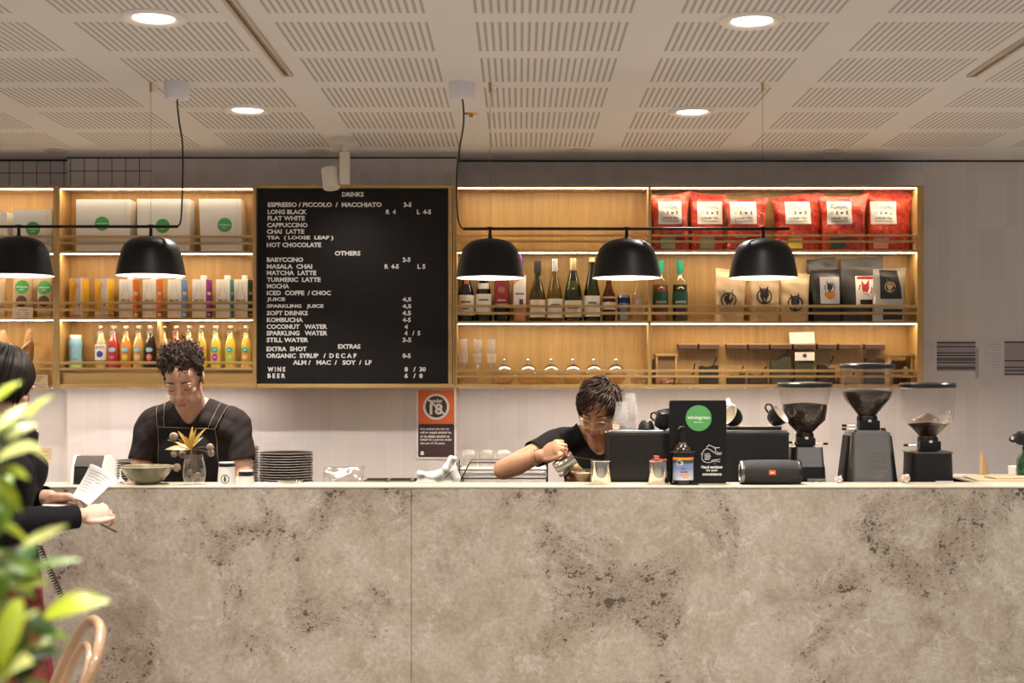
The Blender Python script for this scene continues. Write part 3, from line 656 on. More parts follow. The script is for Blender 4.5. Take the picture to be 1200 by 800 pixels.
def milk(px0, pxs, px1, col, label, capped=True, h_px=327):
    Yc = 6.51; w = .0715; d = .064; h = wz(h_px, 6.47)-Z2L; t = thing('milk_carton', label, 'carton', (wx((px0+px1)/2, Yc), Yc, Z2L), -.24, 'tall milk cartons')
    MB().box(-w/2, w/2, -d/2, d/2, 0, h, bev=.0012).build('carton_body', MCW, t)
    c = mat('carton_side', col, .45, var=.03)
    s = MB().box(w/2, w/2+.0007, -d/2+.0005, d/2-.0005, .001, h-.001).build('side_print', c, t)
    for a, b in ((.60, .68), (.36, .44), (.05, .12)): MB().box(w/2+.0006, w/2+.0011, -.018, .016, h*a, h*b).build('print_panel', MCW, s)
    q = MB(); pts = [(-.022, 0), (-.024, .055), (-.023, .085), (-.010, .118), (-.009, .150), (.009, .150), (.010, .118), (.023, .085), (.024, .055), (.022, 0)]
    line(q, [(a-.002, b+.016) for a, b in pts], .0007, -d/2-.0004); q.build('bottle_outline', OUT, t)
    MB().text('MILK LAB', -.022, .020, h*.43, h*.48, -d/2-.0002, .0005, .02).build('lettering', INK, t, smooth=0)
    MB().box(-.024, .020, -d/2-.0006, -d/2, h*.355, h*.39).build('print_bar', c, t)
    if capped: MB().lathe([(0, .020), (.0145, .020), (.0155, .017), (.0155, 0), (0, 0)], (.008, 0, h), 20).build('cap', WHITE, t)
ORC, BLC, PUC, TEC, DGC = (.66, .17, .035), (.16, .30, .62), (.30, .04, .33), (.10, .36, .31), (.045, .13, .075)
milk(138, 157, 165, ORC, 'white milk carton with orange side next to yellow soy cartons'); milk(166, 183.6, 192, ORC, 'white milk carton with orange side under the lamp, next to blue-sided carton')
milk(195, 213, 221.4, BLC, 'white milk carton with pale blue side'); milk(224, 241, 250, PUC, 'white milk carton with purple side'); milk(252, 267, 277.4, TEC, 'white milk carton with teal side'); milk(276.5, 289.4, 294.6, DGC, 'white milk carton with dark green side against the shelf panel')

# ---- bottles
def bottle(label, cat, name, px, z0, ptop, wpx, prof, body, liquid=None, lprof=None, cap=None, capz=(.8, 1.0), capr=.17, labels=(), group=None, Y=6.51, foil=None):
    """prof: (radius, height) as fractions of half width and height"""
    R = wpx*Y/FP/2; H = wz(ptop, Y-.03)-z0
    t = thing(name, label, cat, (wx(px, Y), Y, z0), 0, group)
    pr = [(0, 0)] + [(a*R, b*H) for a, b in prof]; g = MB().lathe(pr, n=32).build('bottle_glass', body, t, smooth=50)
    if liquid:
        zt = lprof; lp = [(0, .004)] + [(max(.001, a*R-.0022), max(.004, b*H)) for a, b in prof if b <= zt]; last = lp[-1]; lp.append((0, last[1])); MB().lathe(lp, n=28).build('drink', liquid, t, smooth=50)
    if cap:
        a, b = capz; MB().lathe([(capr*R, a*H), (capr*R*1.06, a*H+.001), (capr*R*1.06, b*H-.002), (capr*R*.92, b*H), (0, b*H)], n=20).build('cap', cap, t)
    for la in labels:
        z_0, z_1, ang, m_ = la[:4]; rr_ = (la[4] if len(la) > 4 else 1.0)*R+.0004
        lo = MB().patch(0, 0, rr_, -ang, ang, z_0*H, z_1*H, .0005, 16).build('label_print', m_, t)
        if len(la) > 5:
            for tx, m2, f0, f1, wd in la[5]:
                MB().text(tx, -wd*R, wd*R, z_0*H+(z_1-z_0)*H*f0, z_0*H+(z_1-z_0)*H*f1, 0, .0005, .01, cyl=(0, 0, rr_+.0007)).build('lettering', m2, lo, smooth=0)
    return t, R, H
JUICE = [(.86, 0), (1, .02), (1, .50), (.97, .55), (.80, .66), (.55, .75), (.38, .83), (.34, .90), (.38, .92), (.38, .95), (.34, .955)]
SKY = mat('sky_label', (.28, .52, .68), .5); MAGL = mat('magenta_label', (.42, .02, .22), .5); TEAL = mat('teal_label', (.03, .38, .33), .5); LIME = mat('lime_label', (.40, .58, .06), .5); YLAB = mat('lemon_label', (.75, .62, .05), .5)
REDL = mat('red_label', (.62, .03, .06), .5); ORL = mat('orange_label', (.80, .36, .12), .5); PEACH = mat('peach_label', (.80, .52, .25), .5); CORAL = mat('coral_label', (.75, .15, .08), .5); VIOL = mat('violet_label', (.42, .02, .38), .5); BLUEP = mat('blue_print', (.05, .06, .32), .5)
CAPJ = mat('pale_cap', (.55, .52, .46), .4)
def liq(name, col): return mat(name, col, .12, var=.03, coat=.6)
juices = [(118.8, 'clear bottled drink with white label and blue dot beside the squat blue bottle', (.62, .46, .22), None, None), (133.2, 'red bottled drink with blue and red labels', (.50, .035, .03), SKY, REDL), (148, 'orange bottled drink with blue and lemon labels', (.68, .25, .035), SKY, YLAB),
          (162.6, 'pale amber bottled drink with blue and peach labels next to cola', (.62, .36, .10), SKY, PEACH), (176.5, 'dark cola bottle with blue and red labels beside shelf divider', (.018, .008, .006), SKY, CORAL),
          (191.8, 'pale bottled drink just past the shelf divider, half behind curly hair', (.60, .44, .20), SKY, PEACH), (206.7, 'orange-red bottled drink mostly hidden by curly hair', (.55, .13, .03), SKY, REDL), (221.6, 'amber bottled drink mostly hidden behind curly hair', (.60, .38, .10), SKY, YLAB),
          (236.3, 'yellow bottled drink with magenta and lime labels beside curly hair', (.64, .42, .05), MAGL, LIME), (253, 'yellow bottled drink with teal and violet labels', (.66, .47, .05), TEAL, VIOL), (270, 'yellow bottled drink with teal and lime labels', (.66, .50, .06), TEAL, LIME), (288.6, 'yellow bottled drink with teal and orange labels against the shelf panel', (.68, .45, .06), TEAL, ORL)]
for i, (px, lb, col, la, lc) in enumerate(juices):
    Ls = []
    t, R, H = bottle(lb, 'bottle', 'juice_bottle', px, Z3L, 381.2, 14.2, JUICE, GLASS, liq('bottled_drink', col), .83, CAPJ, (.945, 1.0), .44, [(.20, .56, 1.2, PAPER, 1.0, [('SPLIT ROCK', BLUEP, .74, .92, .78)])] if la is None else [], 'bottled drinks on the low shelf')
    if la is None:
        o = MB(); ring = [(.0155*math.cos(2*PI*k/24), .34*H+.0155*math.sin(2*PI*k/24)) for k in range(24)]; vs = [(0, .34*H)]+[(x*.5, .34*H+(z-.34*H)*.5) for x, z in ring]+ring
        o._new([((R+.0012)*math.sin(x/R), -(R+.0012)*math.cos(x/R), z) for x, z in vs], [(0, 1+k, 1+(k+1) % 24) for k in range(24)]+[(1+k, 25+k, 25+(k+1) % 24, 1+(k+1) % 24) for k in range(24)]); o.build('label_print', BLUEP, t)
    else:
        for m_, cz, rr, ry in ((la, .44*H, .0165, .0115), (lc, .27*H, .0135, .0165)):
            d = MB()
            ring = [(rr*math.cos(a)*(1+.05*math.sin(5*a)), cz+ry*math.sin(a)) for a in [2*PI*k/28 for k in range(28)]]
            vs = [(0, 0, cz)] + [(a, 0, b) for a, b in ring] + [(.55*a, 0, cz+(b-cz)*.55) for a, b in ring]
            fs = [(0, 29+k, 29+(k+1) % 28) for k in range(28)] + [(29+k, 1+k, 1+(k+1) % 28, 29+(k+1) % 28) for k in range(28)]
            d._new([(  (R+.0012)*math.sin(x/R), -(R+.0012)*math.cos(x/R), z) for x, y, z in vs], fs)
            o = d.build('label_print', m_, t, label='coloured label')
            MB().box(-rr*.5, rr*.5, -R-.0019, -R-.0006, cz-.0012, cz+.0012).build('lettering', WINK, o, smooth=0)
    h = MB(); h.tube([((.42*R)*math.sin(a)*1.0, -(.52*R+.001)*1.0, H*.80+H*.075*math.cos(a)*(1.0)) for a in [2*PI*k/14 for k in range(14)]], .0009, 5, True)
    h.build('hang_tag_loop', WINK, t, label='white loop around the neck')
SKB = mat('aqua_bottle_wrap', (.25, .50, .66), .35, var=.15, vscale=8)
t, R, H = bottle('squat light blue bottle with white lid at the end of the juice row', 'bottle', 'drink_bottle', 88.4, Z3L, 392, 15.6, [(.94, 0), (1, .03), (1, .26), (.93, .40), (.93, .55), (1, .70), (.98, .80), (.86, .875)], SKB, cap=WHITE, capz=(.875, 1), capr=.84, group=None)
MB().lathe([(.97*R, .0005), (R+.0005, .006), (R+.0005, .016), (R+.0002, .016)], n=28).build('base_band', LIME, t)
l = MB(); l.text('COCO', -.022, .022, -.006, .006, 0, .0006, .02, M=Matrix.Translation((-.003, -R*.95-.001, H*.45)) @ Euler((0, -PI/2, 0)).to_matrix().to_4x4()); l.build('lettering', mat('pale_blue_ink', (.62, .74, .80), .5), t, smooth=0)
MB().ell((.012, -R*.94, H*.30), (.006, .003, .008)).build('leaf_print', LIME, t)

# ---- wine shelf
BURG = [(.92, 0), (1, .03), (1, .36), (.96, .43), (.80, .53), (.58, .63), (.42, .72), (.35, .80), (.34, .97), (.38, .975), (.38, .99), (.30, 1.0)]
BORD = [(.92, 0), (1, .03), (1, .60), (.95, .65), (.72, .71), (.45, .755), (.36, .80), (.35, .97), (.40, .975), (.40, .99), (.30, 1.0)]
CHAM = [(.90, 0), (1, .04), (1, .36), (.95, .45), (.80, .56), (.60, .67), (.43, .77), (.36, .85), (.36, .95)]
BEER = [(.92, 0), (1, .03), (1, .52), (.95, .58), (.70, .68), (.48, .78), (.40, .90), (.42, .97)]
WINE = mat('dark_red_wine', (.012, .004, .006), .2); ROSE = liq('rose_wine', (.70, .30, .16)); WHITEW = None
GOLDF = mat('gold_foil', (.70, .52, .26), .35, .9, .35, 40, bump=.5); WAX = mat('wine_red_label', (.24, .02, .03), .5); PURC = mat('purple_capsule', (.20, .05, .30), .3, .4); GREENC = mat('green_capsule', (.02, .30, .19), .3, .3); DKG = mat('dark_green_label', (.012, .085, .055), .5); BLKC = mat('black_capsule', (.02, .018, .018), .3); SILC = mat('silver_capsule', (.75, .73, .72), .25, .8)
AMB = mat('amber_beer_glass', (.20, .04, .012), .1, coat=.5); BLUE = mat('navy_can_print', (.015, .03, .12), .25, .5); CANS = mat('silver_blue_can', (.25, .33, .45), .25, .8)
GW = 'wine bottles on the lit shelf'; DW = 'wine_bottle'; ytop = 303
bottle('dark wine bottle with red neck tag and cream label beside the shelf edge', 'wine bottle', DW, 546, Z2R, ytop, 20, BURG, GLASSD, WINE, .7, BLKC, (.78, 1.0), .40, [(.10, .42, 1.25, CREAM, 1.0, [('----------', INK, .62, .70, .6), ('------', INK, .3, .36, .4)])], GW)
_t = [o for o in bpy.data.objects if o.get('label', '').startswith('dark wine bottle with red neck')][0]
MB().box(-.006, .012, -.031, -.0295, .178, .222).build('neck_tag', mat('red_gold_tag', (.65, .10, .03), .4), _t, label='red and gold neck tag')
bottle('dark wine bottle with white shoulder crest and white label', 'wine bottle', DW, 566.8, Z2R, ytop, 19, BURG, GLASSD, WINE, .7, WAX, (.74, 1.0), .41, [(.12, .44, 1.25, PAPER, 1.0, [('-----------', INK, .66, .74, .62), ('-------', INK, .36, .42, .45)]), (.52, .61, .95, PAPER, .80)], GW)
bottle('dark straight-sided wine bottle with deep red label', 'wine bottle', DW, 588, Z2R, ytop, 17.6, BORD, GLASSD, WINE, .7, BLKC, (.78, 1.0), .42, [(.28, .64, 1.3, WAX, 1.0, [('--------', GOLDF, .12, .2, .6), ('(())', GOLDF, .5, .75, .4)]), (.24, .29, 1.3, GOLDF, 1.0)], GW)
tt, R, H = bottle('pale pink rose bottle with purple capsule half behind the lamp', 'wine bottle', DW, 609, Z2R, 297.5, 18, BORD, GLASS, ROSE, .80, PURC, (.78, 1.0), .42, [], GW)
pp = MB(); pp.sheet(lambda u, v: ((R+.0008)*math.sin(-.9+1.8*u), -(R+.0008)*math.cos(-.9+1.8*u), H*(.20+.03*(1-u)) + (H*(.30+.20*u))*v), 14, 4); lo = pp.build('label_print', PAPER, tt, smooth=60)
MB().text('---------', -.022, .022, H*.40, H*.42, 0, .0004, .02, cyl=(0, 0, R+.0012)).build('lettering', INK, lo, smooth=0)
o = MB(); o.patch(0, 0, R+.0014, -.05, .45, H*.25, H*.33, .0004); o.build('label_print', mat('dark_violet_print', (.10, .05, .12), .5), tt)
bottle('olive white-wine bottle with black capsule and cream label', 'wine bottle', DW, 630, Z2R, 305.3, 19.4, BURG, GLASSO, None, .7, BLKC, (.80, 1.0), .40, [(.07, .36, 1.25, CREAM, 1.0, [('-------', INK, .62, .70, .5)])], GW)
bottle('pale yellow-green wine bottle with silver capsule', 'wine bottle', DW, 650, Z2R, 302.3, 18.4, BURG, glass('pale_wine_glass', (.62, .56, .16), .1), None, .7, SILC, (.79, 1.0), .42, [(.06, .36, 1.25, PAPER, 1.0, [('-----------', INK, .66, .73, .6)])], GW)
t, R, H = bottle('green champagne bottle with gold foil top and shoulder crest', 'wine bottle', DW, 671.6, Z2R, 301.5, 21, CHAM, GLASSG, None, .7, GOLDF, (.80, 1.0), .40, [(.07, .33, 1.2, CREAM, 1.0, [('---------', INK, .5, .6, .6)])], GW)
o = MB(); o.sheet(lambda u, v: (R*(.60-.1*v)*math.sin(-.8+1.6*u), -R*(.80-.25*v)*math.cos(-.8+1.6*u)-.004, H*(.50+.14*v)), 10, 4); o.build('neck_crest', GOLDF, t, smooth=60, label='gold crest on the shoulder')
bottle('green champagne bottle with bare cork top beside the amber beer', 'wine bottle', DW, 693.6, Z2R, 301, 19.4, CHAM, GLASSG, None, .7, mat('cork', (.62, .42, .20), .7), (.93, 1.0), .38, [(.08, .40, 1.2, PAPER, 1.0, [('--------', INK, .62, .7, .5)])], GW)
bottle('small amber beer bottle with white band label', 'beer bottle', 'beer_bottle', 713.5, Z2R, 322, 14.6, BEER, GLASSA, liq('amber_beer', (.30, .07, .015)), .70, COPPER, (.96, 1.0), .46, [(.26, .42, 1.3, PAPER, 1.0, [('--------', INK, .4, .55, .6)]), (.50, .54, 1.3, GOLDF, 1.0)])
t = thing('drink_can', 'navy and silver drink can between beer and clear bottle', 'can', (wx(731, 6.51), 6.51, Z2R)); R = 7.3*.00407; H = wz(345.4, 6.48)-Z2R
MB().lathe([(0, 0), (.8*R, 0), (R, .008), (R, H-.012), (.84*R, H-.002), (.84*R, H), (.80*R, H-.003), (0, H-.003)], n=28).build('can_body', CANS, t)
lo = MB().patch(0, 0, R+.0003, -PI*.98, PI*.98, H*.52, H*.90, .0004, 40).build('label_print', BLUE, t); MB().text('CITRUS', -R*.8, R*.8, H*.60, H*.70, 0, .0004, .02, cyl=(0, 0, R+.0012)).build('lettering', SILC, lo, smooth=0)
bottle('empty clear glass bottle behind the middle lamp, next to the can', 'bottle', 'water_bottle', 747.8, Z2R, 322, 14.6, JUICE, GLASS, None, 0, SILC, (.95, 1.0), .40, [(.28, .48, .5, mat('lavender_print', (.45, .40, .50), .5), 1.0)])
for px, lq, lb in ((774, liq('rose_syrup', (.26, .07, .03)), 'syrup bottle with green cap, reddish-brown filling, half behind lamp rim'), (797, mat('black_syrup', (.012, .010, .012), .25), 'syrup bottle with green cap, nearly black filling')):
    t, R, H = bottle(lb, 'bottle', 'syrup_bottle', px, Z2R, 304.6, 18, BORD, GLASS, lq, .60, GREENC, (.79, 1.0), .44, [(.22, .48, 1.35, DKG, 1.0, [('BARISTA', WINK, .30, .46, .72), ('Coffee Syrup', GOLDF, .10, .22, .6)])], 'syrup bottles')
    MB().tube([(-.014, -R-.0016, .155), (-.004, -R-.0022, .163), (.004, -R-.0022, .163), (.014, -R-.0016, .155)], .0014, 5).build('crest', GOLDF, t)

# ---- red tea bags on the top shelf
def redbag_mat():
    t = NT('red_foil_bag'); n = t.noise(t.tc, 26, 4, .6, 1.0); t.bump(n, .8, .009)
    return t.done(t.mix(t.ramp(n, [(.38, 0), (.62, 1)]), (.40, .022, .018), (.62, .085, .035)), .27)
REDB = redbag_mat()
tea = [(765.2, 808, 222.5, 771.8, 799, 'first red tea bag from the divider, with crumpled top', (.30, .42, .25), -.02), (809.6, 850.5, 222.5, 817.5, 847, 'red tea bag with pale green sticker, next to the gap in the row', (.22, .36, .24), .0), (853, 899, 229.5, 856.2, 887.2, 'shorter red tea bag with a full label, half behind the pendant shade', (.50, .06, .04), 0),
       (908.5, 964, 226.5, 920.8, 950.4, 'red tea bag with yellow sticker', (.72, .58, .08), .0), (964.8, 1016, 225.5, 970, 998.6, 'red tea bag with dark green sticker', (.03, .11, .075), .0), (1018, 1069, 222.8, 1021.4, 1051, 'red tea bag with pink sticker at the end of the row', (.72, .33, .36), .01)]
for i, (a, b, tp, l0, l1, lb, sc, ln) in enumerate(tea):
    t, bv, f = pouch(lb, 'tea bag', a, b, tp, Z1R, (6.492, 6.534)[i % 2], .078, REDB, 'red bags of tea on the top shelf', 20+i, lean=ln, cr=.0075, name='tea_bag', top=.09, flare=.16)
    p0 = f(l0, 262.4); p1 = f(l1, 235.4); x0, x1, z0, z1 = p0[0], p1[0], p0[1], p1[1]; w = x1-x0; h = z1-z0
    lo = press(rect(MB(), x0, x1, z0, z1, 12), bv, .0012).build('label_print', mat('tea_label', (.78, .74, .69), .5, var=.03), t, label='white paper label')
    q = MB(); pts = [(x0+w*(.16+.68*k/26), z0+h*(.74+.055*math.sin(k*1.9)+.04*math.sin(k*.7))) for k in range(27)]; line(q, pts, .0009); q.tube([(x0+w*.14, 0, z0+h*.66), (x0+w*.2, 0, z0+h*.90), (x0+w*.34, 0, z0+h*.88)], .0011, 5); press(q, bv, .003).build('script_print', INK, lo)
    for k in range(4):
        cx = x0+w*(.20+.2*k); cz = z0+h*.50; g = MB()
        if k == 0: disc(g, cx, cz, .006, 0, .0005, .0045, 16)
        elif k == 1: g.prism([(cx-.005, cz-.008), (cx+.005, cz-.008), (cx+.002, cz), (cx+.004, cz+.008), (cx-.004, cz+.008), (cx-.002, cz)], -.0005, 0)
        elif k == 2: g.prism([(cx-.008, cz+.003), (cx-.003, cz-.006), (cx+.003, cz-.006), (cx+.008, cz+.003)], -.0005, 0)
        else: disc(g, cx, cz+.004, .0045, 0, .0005, 0, 14); g.prism([(cx-.006, cz-.008), (cx+.006, cz-.008), (cx, cz)], -.0005, 0)
        press(g, bv, .0024).build('icon_print', INK, lo)
    press(MB().text('LUXURY TEA', x0+w*.16, x0+w*.84, z0+h*.20, z0+h*.31, 0, .0005, .012), bv, .0024).build('lettering', INK, lo, smooth=0)
    g = MB(); rect(g, x0+w*.14, x0+w*.86, z0+h*.115, z0+h*.135, 6); press(g, bv, .0024).build('rule_print', INK, lo)
    c0 = f(l0+3, 291.0); c1 = f(l0+3+17, 279.2); press(rect(MB(), c0[0], c1[0], c0[1], c1[1], 6), bv, .0012).build('sticker', mat('bag_sticker', sc, .5), t, label='coloured sticker')
    d0 = f(l0+6, 277.4); press(MB().text('FULL LEAF', d0[0]-.005, d0[0]+.055, d0[1]-.003, d0[1]+.004, 0, .0004, .01), bv, .0016).build('lettering', WINK, t, smooth=0)

# ---- coffee bags
HORSE = [(-.26, -.78), (-.34, -.35), (-.56, .0), (-.52, .48), (-.62, 1.38), (-.20, .78), (.12, .78), (.52, 1.40), (.52, .52), (.56, .08), (.28, -.36), (.16, -.80)]
def horse(t, bv, c, R, m_, m2):
    g = MB(); disc(g, c[0], c[1], R, 0, .0006, R*.83, 36); press(g, bv, .0014).build('ring_print', m_, t)
    g = MB()
    def fan(P_):
        cx, cz = c[0], c[1]-R*.02; vs = [(cx, -.0006, cz)] + [(c[0]+a*R, -.0006, c[1]+b*R) for a, b in P_]; n = len(P_)
        g._new(vs, [(0, 1+k, 1+(k+1) % n) for k in range(n)])
    fan(HORSE); press(g, bv, .0016).build('horse_head_print', m_, t)
    g = MB(); g.prism([(c[0]-.10*R, c[1]-.40*R), (c[0]+.08*R, c[1]-.40*R), (c[0]+.04*R, c[1]-.62*R), (c[0]-.08*R, c[1]-.62*R)], -.0004, 0); press(g, bv, .0026).build('muzzle_print', m2, t)
DGREY = mat('charcoal_foil', (.040, .037, .036), .42, bump=.25, bscale=18); BKF = mat('black_foil', (.018, .016, .016), .38, bump=.35, bscale=22); SILF = mat('silver_foil', (.58, .54, .48), .3, .7, .15, 12, bump=.3, bscale=20); KR2 = mat('kraft_coffee_bag', (.62, .46, .275), .5, bump=.35, bscale=26)
CB = 'coffee bags on the middle shelf'
for a, b, tp, lx, ly, lb, ln, sd in ((837.5, 873, 313, 854, 351.5, 'kraft coffee bag with horse ring logo, tallest of the kraft three', .05, 31), (880, 914, 316, 896, 347, 'kraft coffee bag with horse logo directly under the lamp', .0, 32), (915, 949, 321, 932, 355.5, 'kraft coffee bag with horse logo beside the black bags', .02, 33)):
    t, bv, f = pouch(lb, 'coffee bag', a, b, tp, Z2R, 6.50, .075, KR2, CB, sd, lean=ln, cr=.0055, name='coffee_bag', flare=.03); horse(t, bv, f(lx, ly), 9.2*.00403, INK, KR2)
pouch('tall plain black coffee bag behind the one with clear label', 'coffee bag', 947, 980, 301.5, Z2R, 6.567, .042, BKF, CB, 34, cr=.004, name='coffee_bag')
t, bv, f = pouch('black coffee bag with clear silver label and horse logo', 'coffee bag', 954, 987, 314.5, Z2R, 6.488, .07, BKF, CB, 35, lean=-.02, cr=.004, name='coffee_bag')
a = f(961.6, 355.6); b = f(984.6, 324); lo = press(rect(MB(), a[0], b[0], a[1], b[1], 10), bv, .0012).build('label_print', mat('pale_silver_label', (.55, .54, .55), .3, .3), t); horse(lo, bv, f(973, 337), 6.3*.00403, INK, SILF)
q = MB(); c = f(973, 344); disc(q, c[0]-.012, c[1]-.004, .014); disc(q, c[0]+.014, c[1]-.003, .012); disc(q, c[0], c[1]-.014, .013); press(q, bv, .0022).build('flower_print', mat('orange_flower_print', (.70, .25, .05), .5), lo)
t, bv, f = pouch('big charcoal coffee bag with white and red label', 'coffee bag', 986, 1036, 300.5, Z2R, 6.56, .06, DGREY, CB, 36, cr=.004, name='coffee_bag')
a = f(1003, 357); b = f(1025, 323); lo = press(rect(MB(), a[0], b[0], a[1], b[1], 10), bv, .0012).build('label_print', PAPER, t); RDI = mat('red_ink', (.50, .02, .03), .5); horse(lo, bv, f(1014.6, 338.5), 8.2*.00403, RDI, PAPER)
a = f(1005, 326.8); b = f(1024, 323.8); press(rect(MB(), a[0], b[0], a[1], b[1], 4), bv, .0024).build('heading_print', RDI, lo); a = f(1008, 356.6); b = f(1025, 351); press(rect(MB(), a[0], b[0], a[1], b[1], 4), bv, .0024).build('footer_print', INK, lo)
t, bv, f = pouch('black and silver coffee bag with gold horse, leaning in front at shelf end', 'coffee bag', 1024, 1062, 313, Z2R, 6.478, .06, SILF, CB, 37, lean=.02, cr=.0045, name='coffee_bag')
g = MB(); A = [f(1032, 315.5), f(1053, 316.5), f(1057.5, 350), f(1032, 350)]
g.sheet(lambda u, v: ((A[0][0]*(1-u)+A[1][0]*u)*(1-v)+(A[3][0]*(1-u)+A[2][0]*u)*v, -.0006, (A[0][1]*(1-u)+A[1][1]*u)*(1-v)+(A[3][1]*(1-u)+A[2][1]*u)*v), 10, 10, .0006); lo = press(g, bv, .0012).build('front_print', BKF, t)
horse(lo, bv, f(1043.6, 336), 6.5*.00403, GOLDF, BKF)
g = MB(); a = f(1035, 374.5); b = f(1058, 362); rect(g, a[0], b[0], a[1], b[1], 6); press(g, bv, .0012).build('lower_print', BKF, t)

# ---- flutes, glass teapots, tea jars
fl = thing('champagne_flute', 'champagne flute at the end of the glass shelf', 'glass', (0, 0, 0), 0, 'champagne flutes')
fH = wz(397.3, 6.50)-Z3R; fr_ = .0195
MB().lathe([(0, 0), (.026, .001), (.026, .003), (.004, .008), (.003, .05), (.006, .075), (.017, .11), (.0205, .15), (fr_, fH), (fr_-.001, fH), (.0195, .15), (.016, .112), (.004, .08), (0, .078)], n=28).build('flute_glass', glass('cut_crystal', (.98, .98, .97), .2, .03, .16), fl, smooth=50)
k = MB()
for a in range(12):
    th = 2*PI*a/12
    for s_ in (1, -1): k.tube([((.0175+.0035*q)*math.cos(th+s_*.5*q), (.0175+.0035*q)*math.sin(th+s_*.5*q), .102+.045*q) for q in (0, .25, .5, .75, 1)], .0008, 4)
k.build('cut_pattern', WHITE, fl)
for i, (px, lb) in enumerate(((543.2, 'champagne flute nearest the letter board, end of the row of three'), (559.8, 'champagne flute standing between two others'), (576.2, 'champagne flute next to the glass teapots'))):
    o = fl if i == 0 else dup(fl); o.location = (wx(px, 6.50), 6.50, Z3R); o['label'] = lb
tp = thing('glass_teapot', 'x', 'teapot', (0, 0, 0), 0, 'glass teapots on the low shelf')
AMG = glass('teapot_glass', (.93, .82, .58), .25, .03, .10)
MB().lathe([(0, 0), (.030, 0), (.042, .010), (.050, .030), (.050, .044), (.044, .060), (.034, .070)], n=32).build('pot_body', AMG, tp, smooth=50)
MB().lathe([(.047, .052), (.050, .054), (.047, .064), (.036, .076), (.020, .086), (.006, .090), (.0, .090)], n=32).build('lid', CHROME, tp, smooth=50)
o = MB(); o.ell((0, 0, .101), (.0095, .0095, .0095)); o.lathe([(.005, .088), (.004, .096), (0, .096)], n=12); o.build('lid_knob', CHROME, tp)
MB().tube([(.046, -.004, .028), (.060, -.006, .040), (.066, -.006, .054), (.072, -.006, .064)], [.009, .006, .005, .005], 10).build('spout', AMG, tp)
MB().tube([(-.046, 0, .056), (-.060, 0, .060), (-.066, 0, .046), (-.060, 0, .030), (-.048, 0, .024)], .0032, 8).build('handle', CHROME, tp)
for i, (px, lb) in enumerate(((590.8, 'glass teapot with chrome lid next to the flutes'), (618.5, 'second glass teapot along from the flutes'), (645.5, 'third glass teapot along from the flutes'), (671, 'glass teapot just beside the dark-haired barista\'s crown, flute side'), (695.5, 'glass teapot directly above the barista\'s hair'), (721.3, 'last glass teapot of the row, beside the small glass dish'))):
    o = tp if i == 0 else dup(tp); o.location = (wx(px, 6.515), 6.515, Z3R); o.rotation_euler = (0, 0, -.62); o['label'] = lb; o.scale = (1, .9, 1.12)
gd = thing('glass_dish', 'small glass dish with metal clips beside the shelf divider', 'dish', (wx(747.5, 6.51), 6.51, Z3R))
MB().lathe([(0, 0), (.030, 0), (.036, .03), (.038, .045), (.036, .045), (.033, .03), (.028, .004), (0, .004)], n=28).build('dish_glass', AMG, gd); MB().lathe([(.037, .043), (.040, .045), (.037, .049), (.020, .052), (0, .052)], n=28).build('lid', GLASS, gd)
for s_ in (-1, 1): MB().box(s_*.026-.007, s_*.026+.007, -.040, -.034, .008, .022, bev=.001).build('clip', STEEL, gd)
WJ = mat('walnut_lid', (.075, .045, .033), .5); JL = glass('jar_glass', (.975, .965, .95), .05)
def heap(w, d, h0, h1, seed, m_, t, nm='loose_tea'):
    r_ = random.Random(seed); ph = [r_.uniform(0, 6) for _ in range(4)]
    top = lambda u, v: h0+(h1-h0)*u + .004*math.sin(9*u+ph[0]) + .003*math.sin(21*u+ph[1]+7*v) + r_.uniform(-.0018, .0018)
    n = 14; g = MB(); vs = [(-w/2+w*i/n, -d/2+d*j/n, top(i/n, j/n)) for j in range(n+1) for i in range(n+1)]
    fs = [(j*(n+1)+i, j*(n+1)+i+1, (j+1)*(n+1)+i+1, (j+1)*(n+1)+i) for j in range(n) for i in range(n)]
    b0 = len(vs); ring = [(i, 0) for i in range(n)] + [(n, j) for j in range(n)] + [(n-i, n) for i in range(n)] + [(0, n-j) for j in range(n)]
    for i, j in ring: vs.append((-w/2+w*i/n, -d/2+d*j/n, .003))
    q = len(ring)
    for k in range(q):
        i, j = ring[k]; i2, j2 = ring[(k+1) % q]; fs.append((j*(n+1)+i, b0+k, b0+(k+1) % q, j2*(n+1)+i2))
    fs.append(tuple(range(b0, b0+q))); g._new(vs, fs); o = g.build(nm, m_, t, smooth=0); o['kind'] = 'stuff'; return o
def leafmat(n, c): return mat(n, c, .85, var=.6, vscale=140, bump=1.0, bscale=160)
TB, TG, TBR, TTAN = leafmat('black_tea', (.022, .017, .014)), leafmat('green_tea', (.055, .058, .030)), leafmat('dark_brown_tea', (.05, .030, .022)), leafmat('tan_tea', (.26, .17, .085))
jars = [(795.2, 817.4, .028, .036, TTAN, 1, 'square tea jar of tan leaves with black scoop, next to the wooden box'), (819, 843.6, .082, .088, TB, 1, 'square tea jar of black leaves before the gap in the row'), (851.4, 875, .036, .048, TB, 1, 'square tea jar with a little black tea just after the gap'), (877.2, 901.3, .045, .042, TBR, 1, 'square tea jar with low brown tea and upright scoop, next to green tea'),
        (902.8, 928.2, .108, .132, TG, 1, 'square tea jar nearly full of green tea'), (930.2, 955.8, .112, .140, TG, 0, 'square tea jar full of dark tea with white label'), (958.2, 980.6, .098, .070, TB, 1, 'square tea jar with a slanting heap of black leaves beside the labelled jar'), (983, 1008.6, .040, .042, TTAN, 1, 'square tea jar with pale low filling behind the tall grinder'), (1013.8, 1037.6, .118, .122, TBR, 0, 'last square tea jar of the row, dark brown filling, behind the tall grinder')]
jh = wz(402.4, 6.535)-Z3R
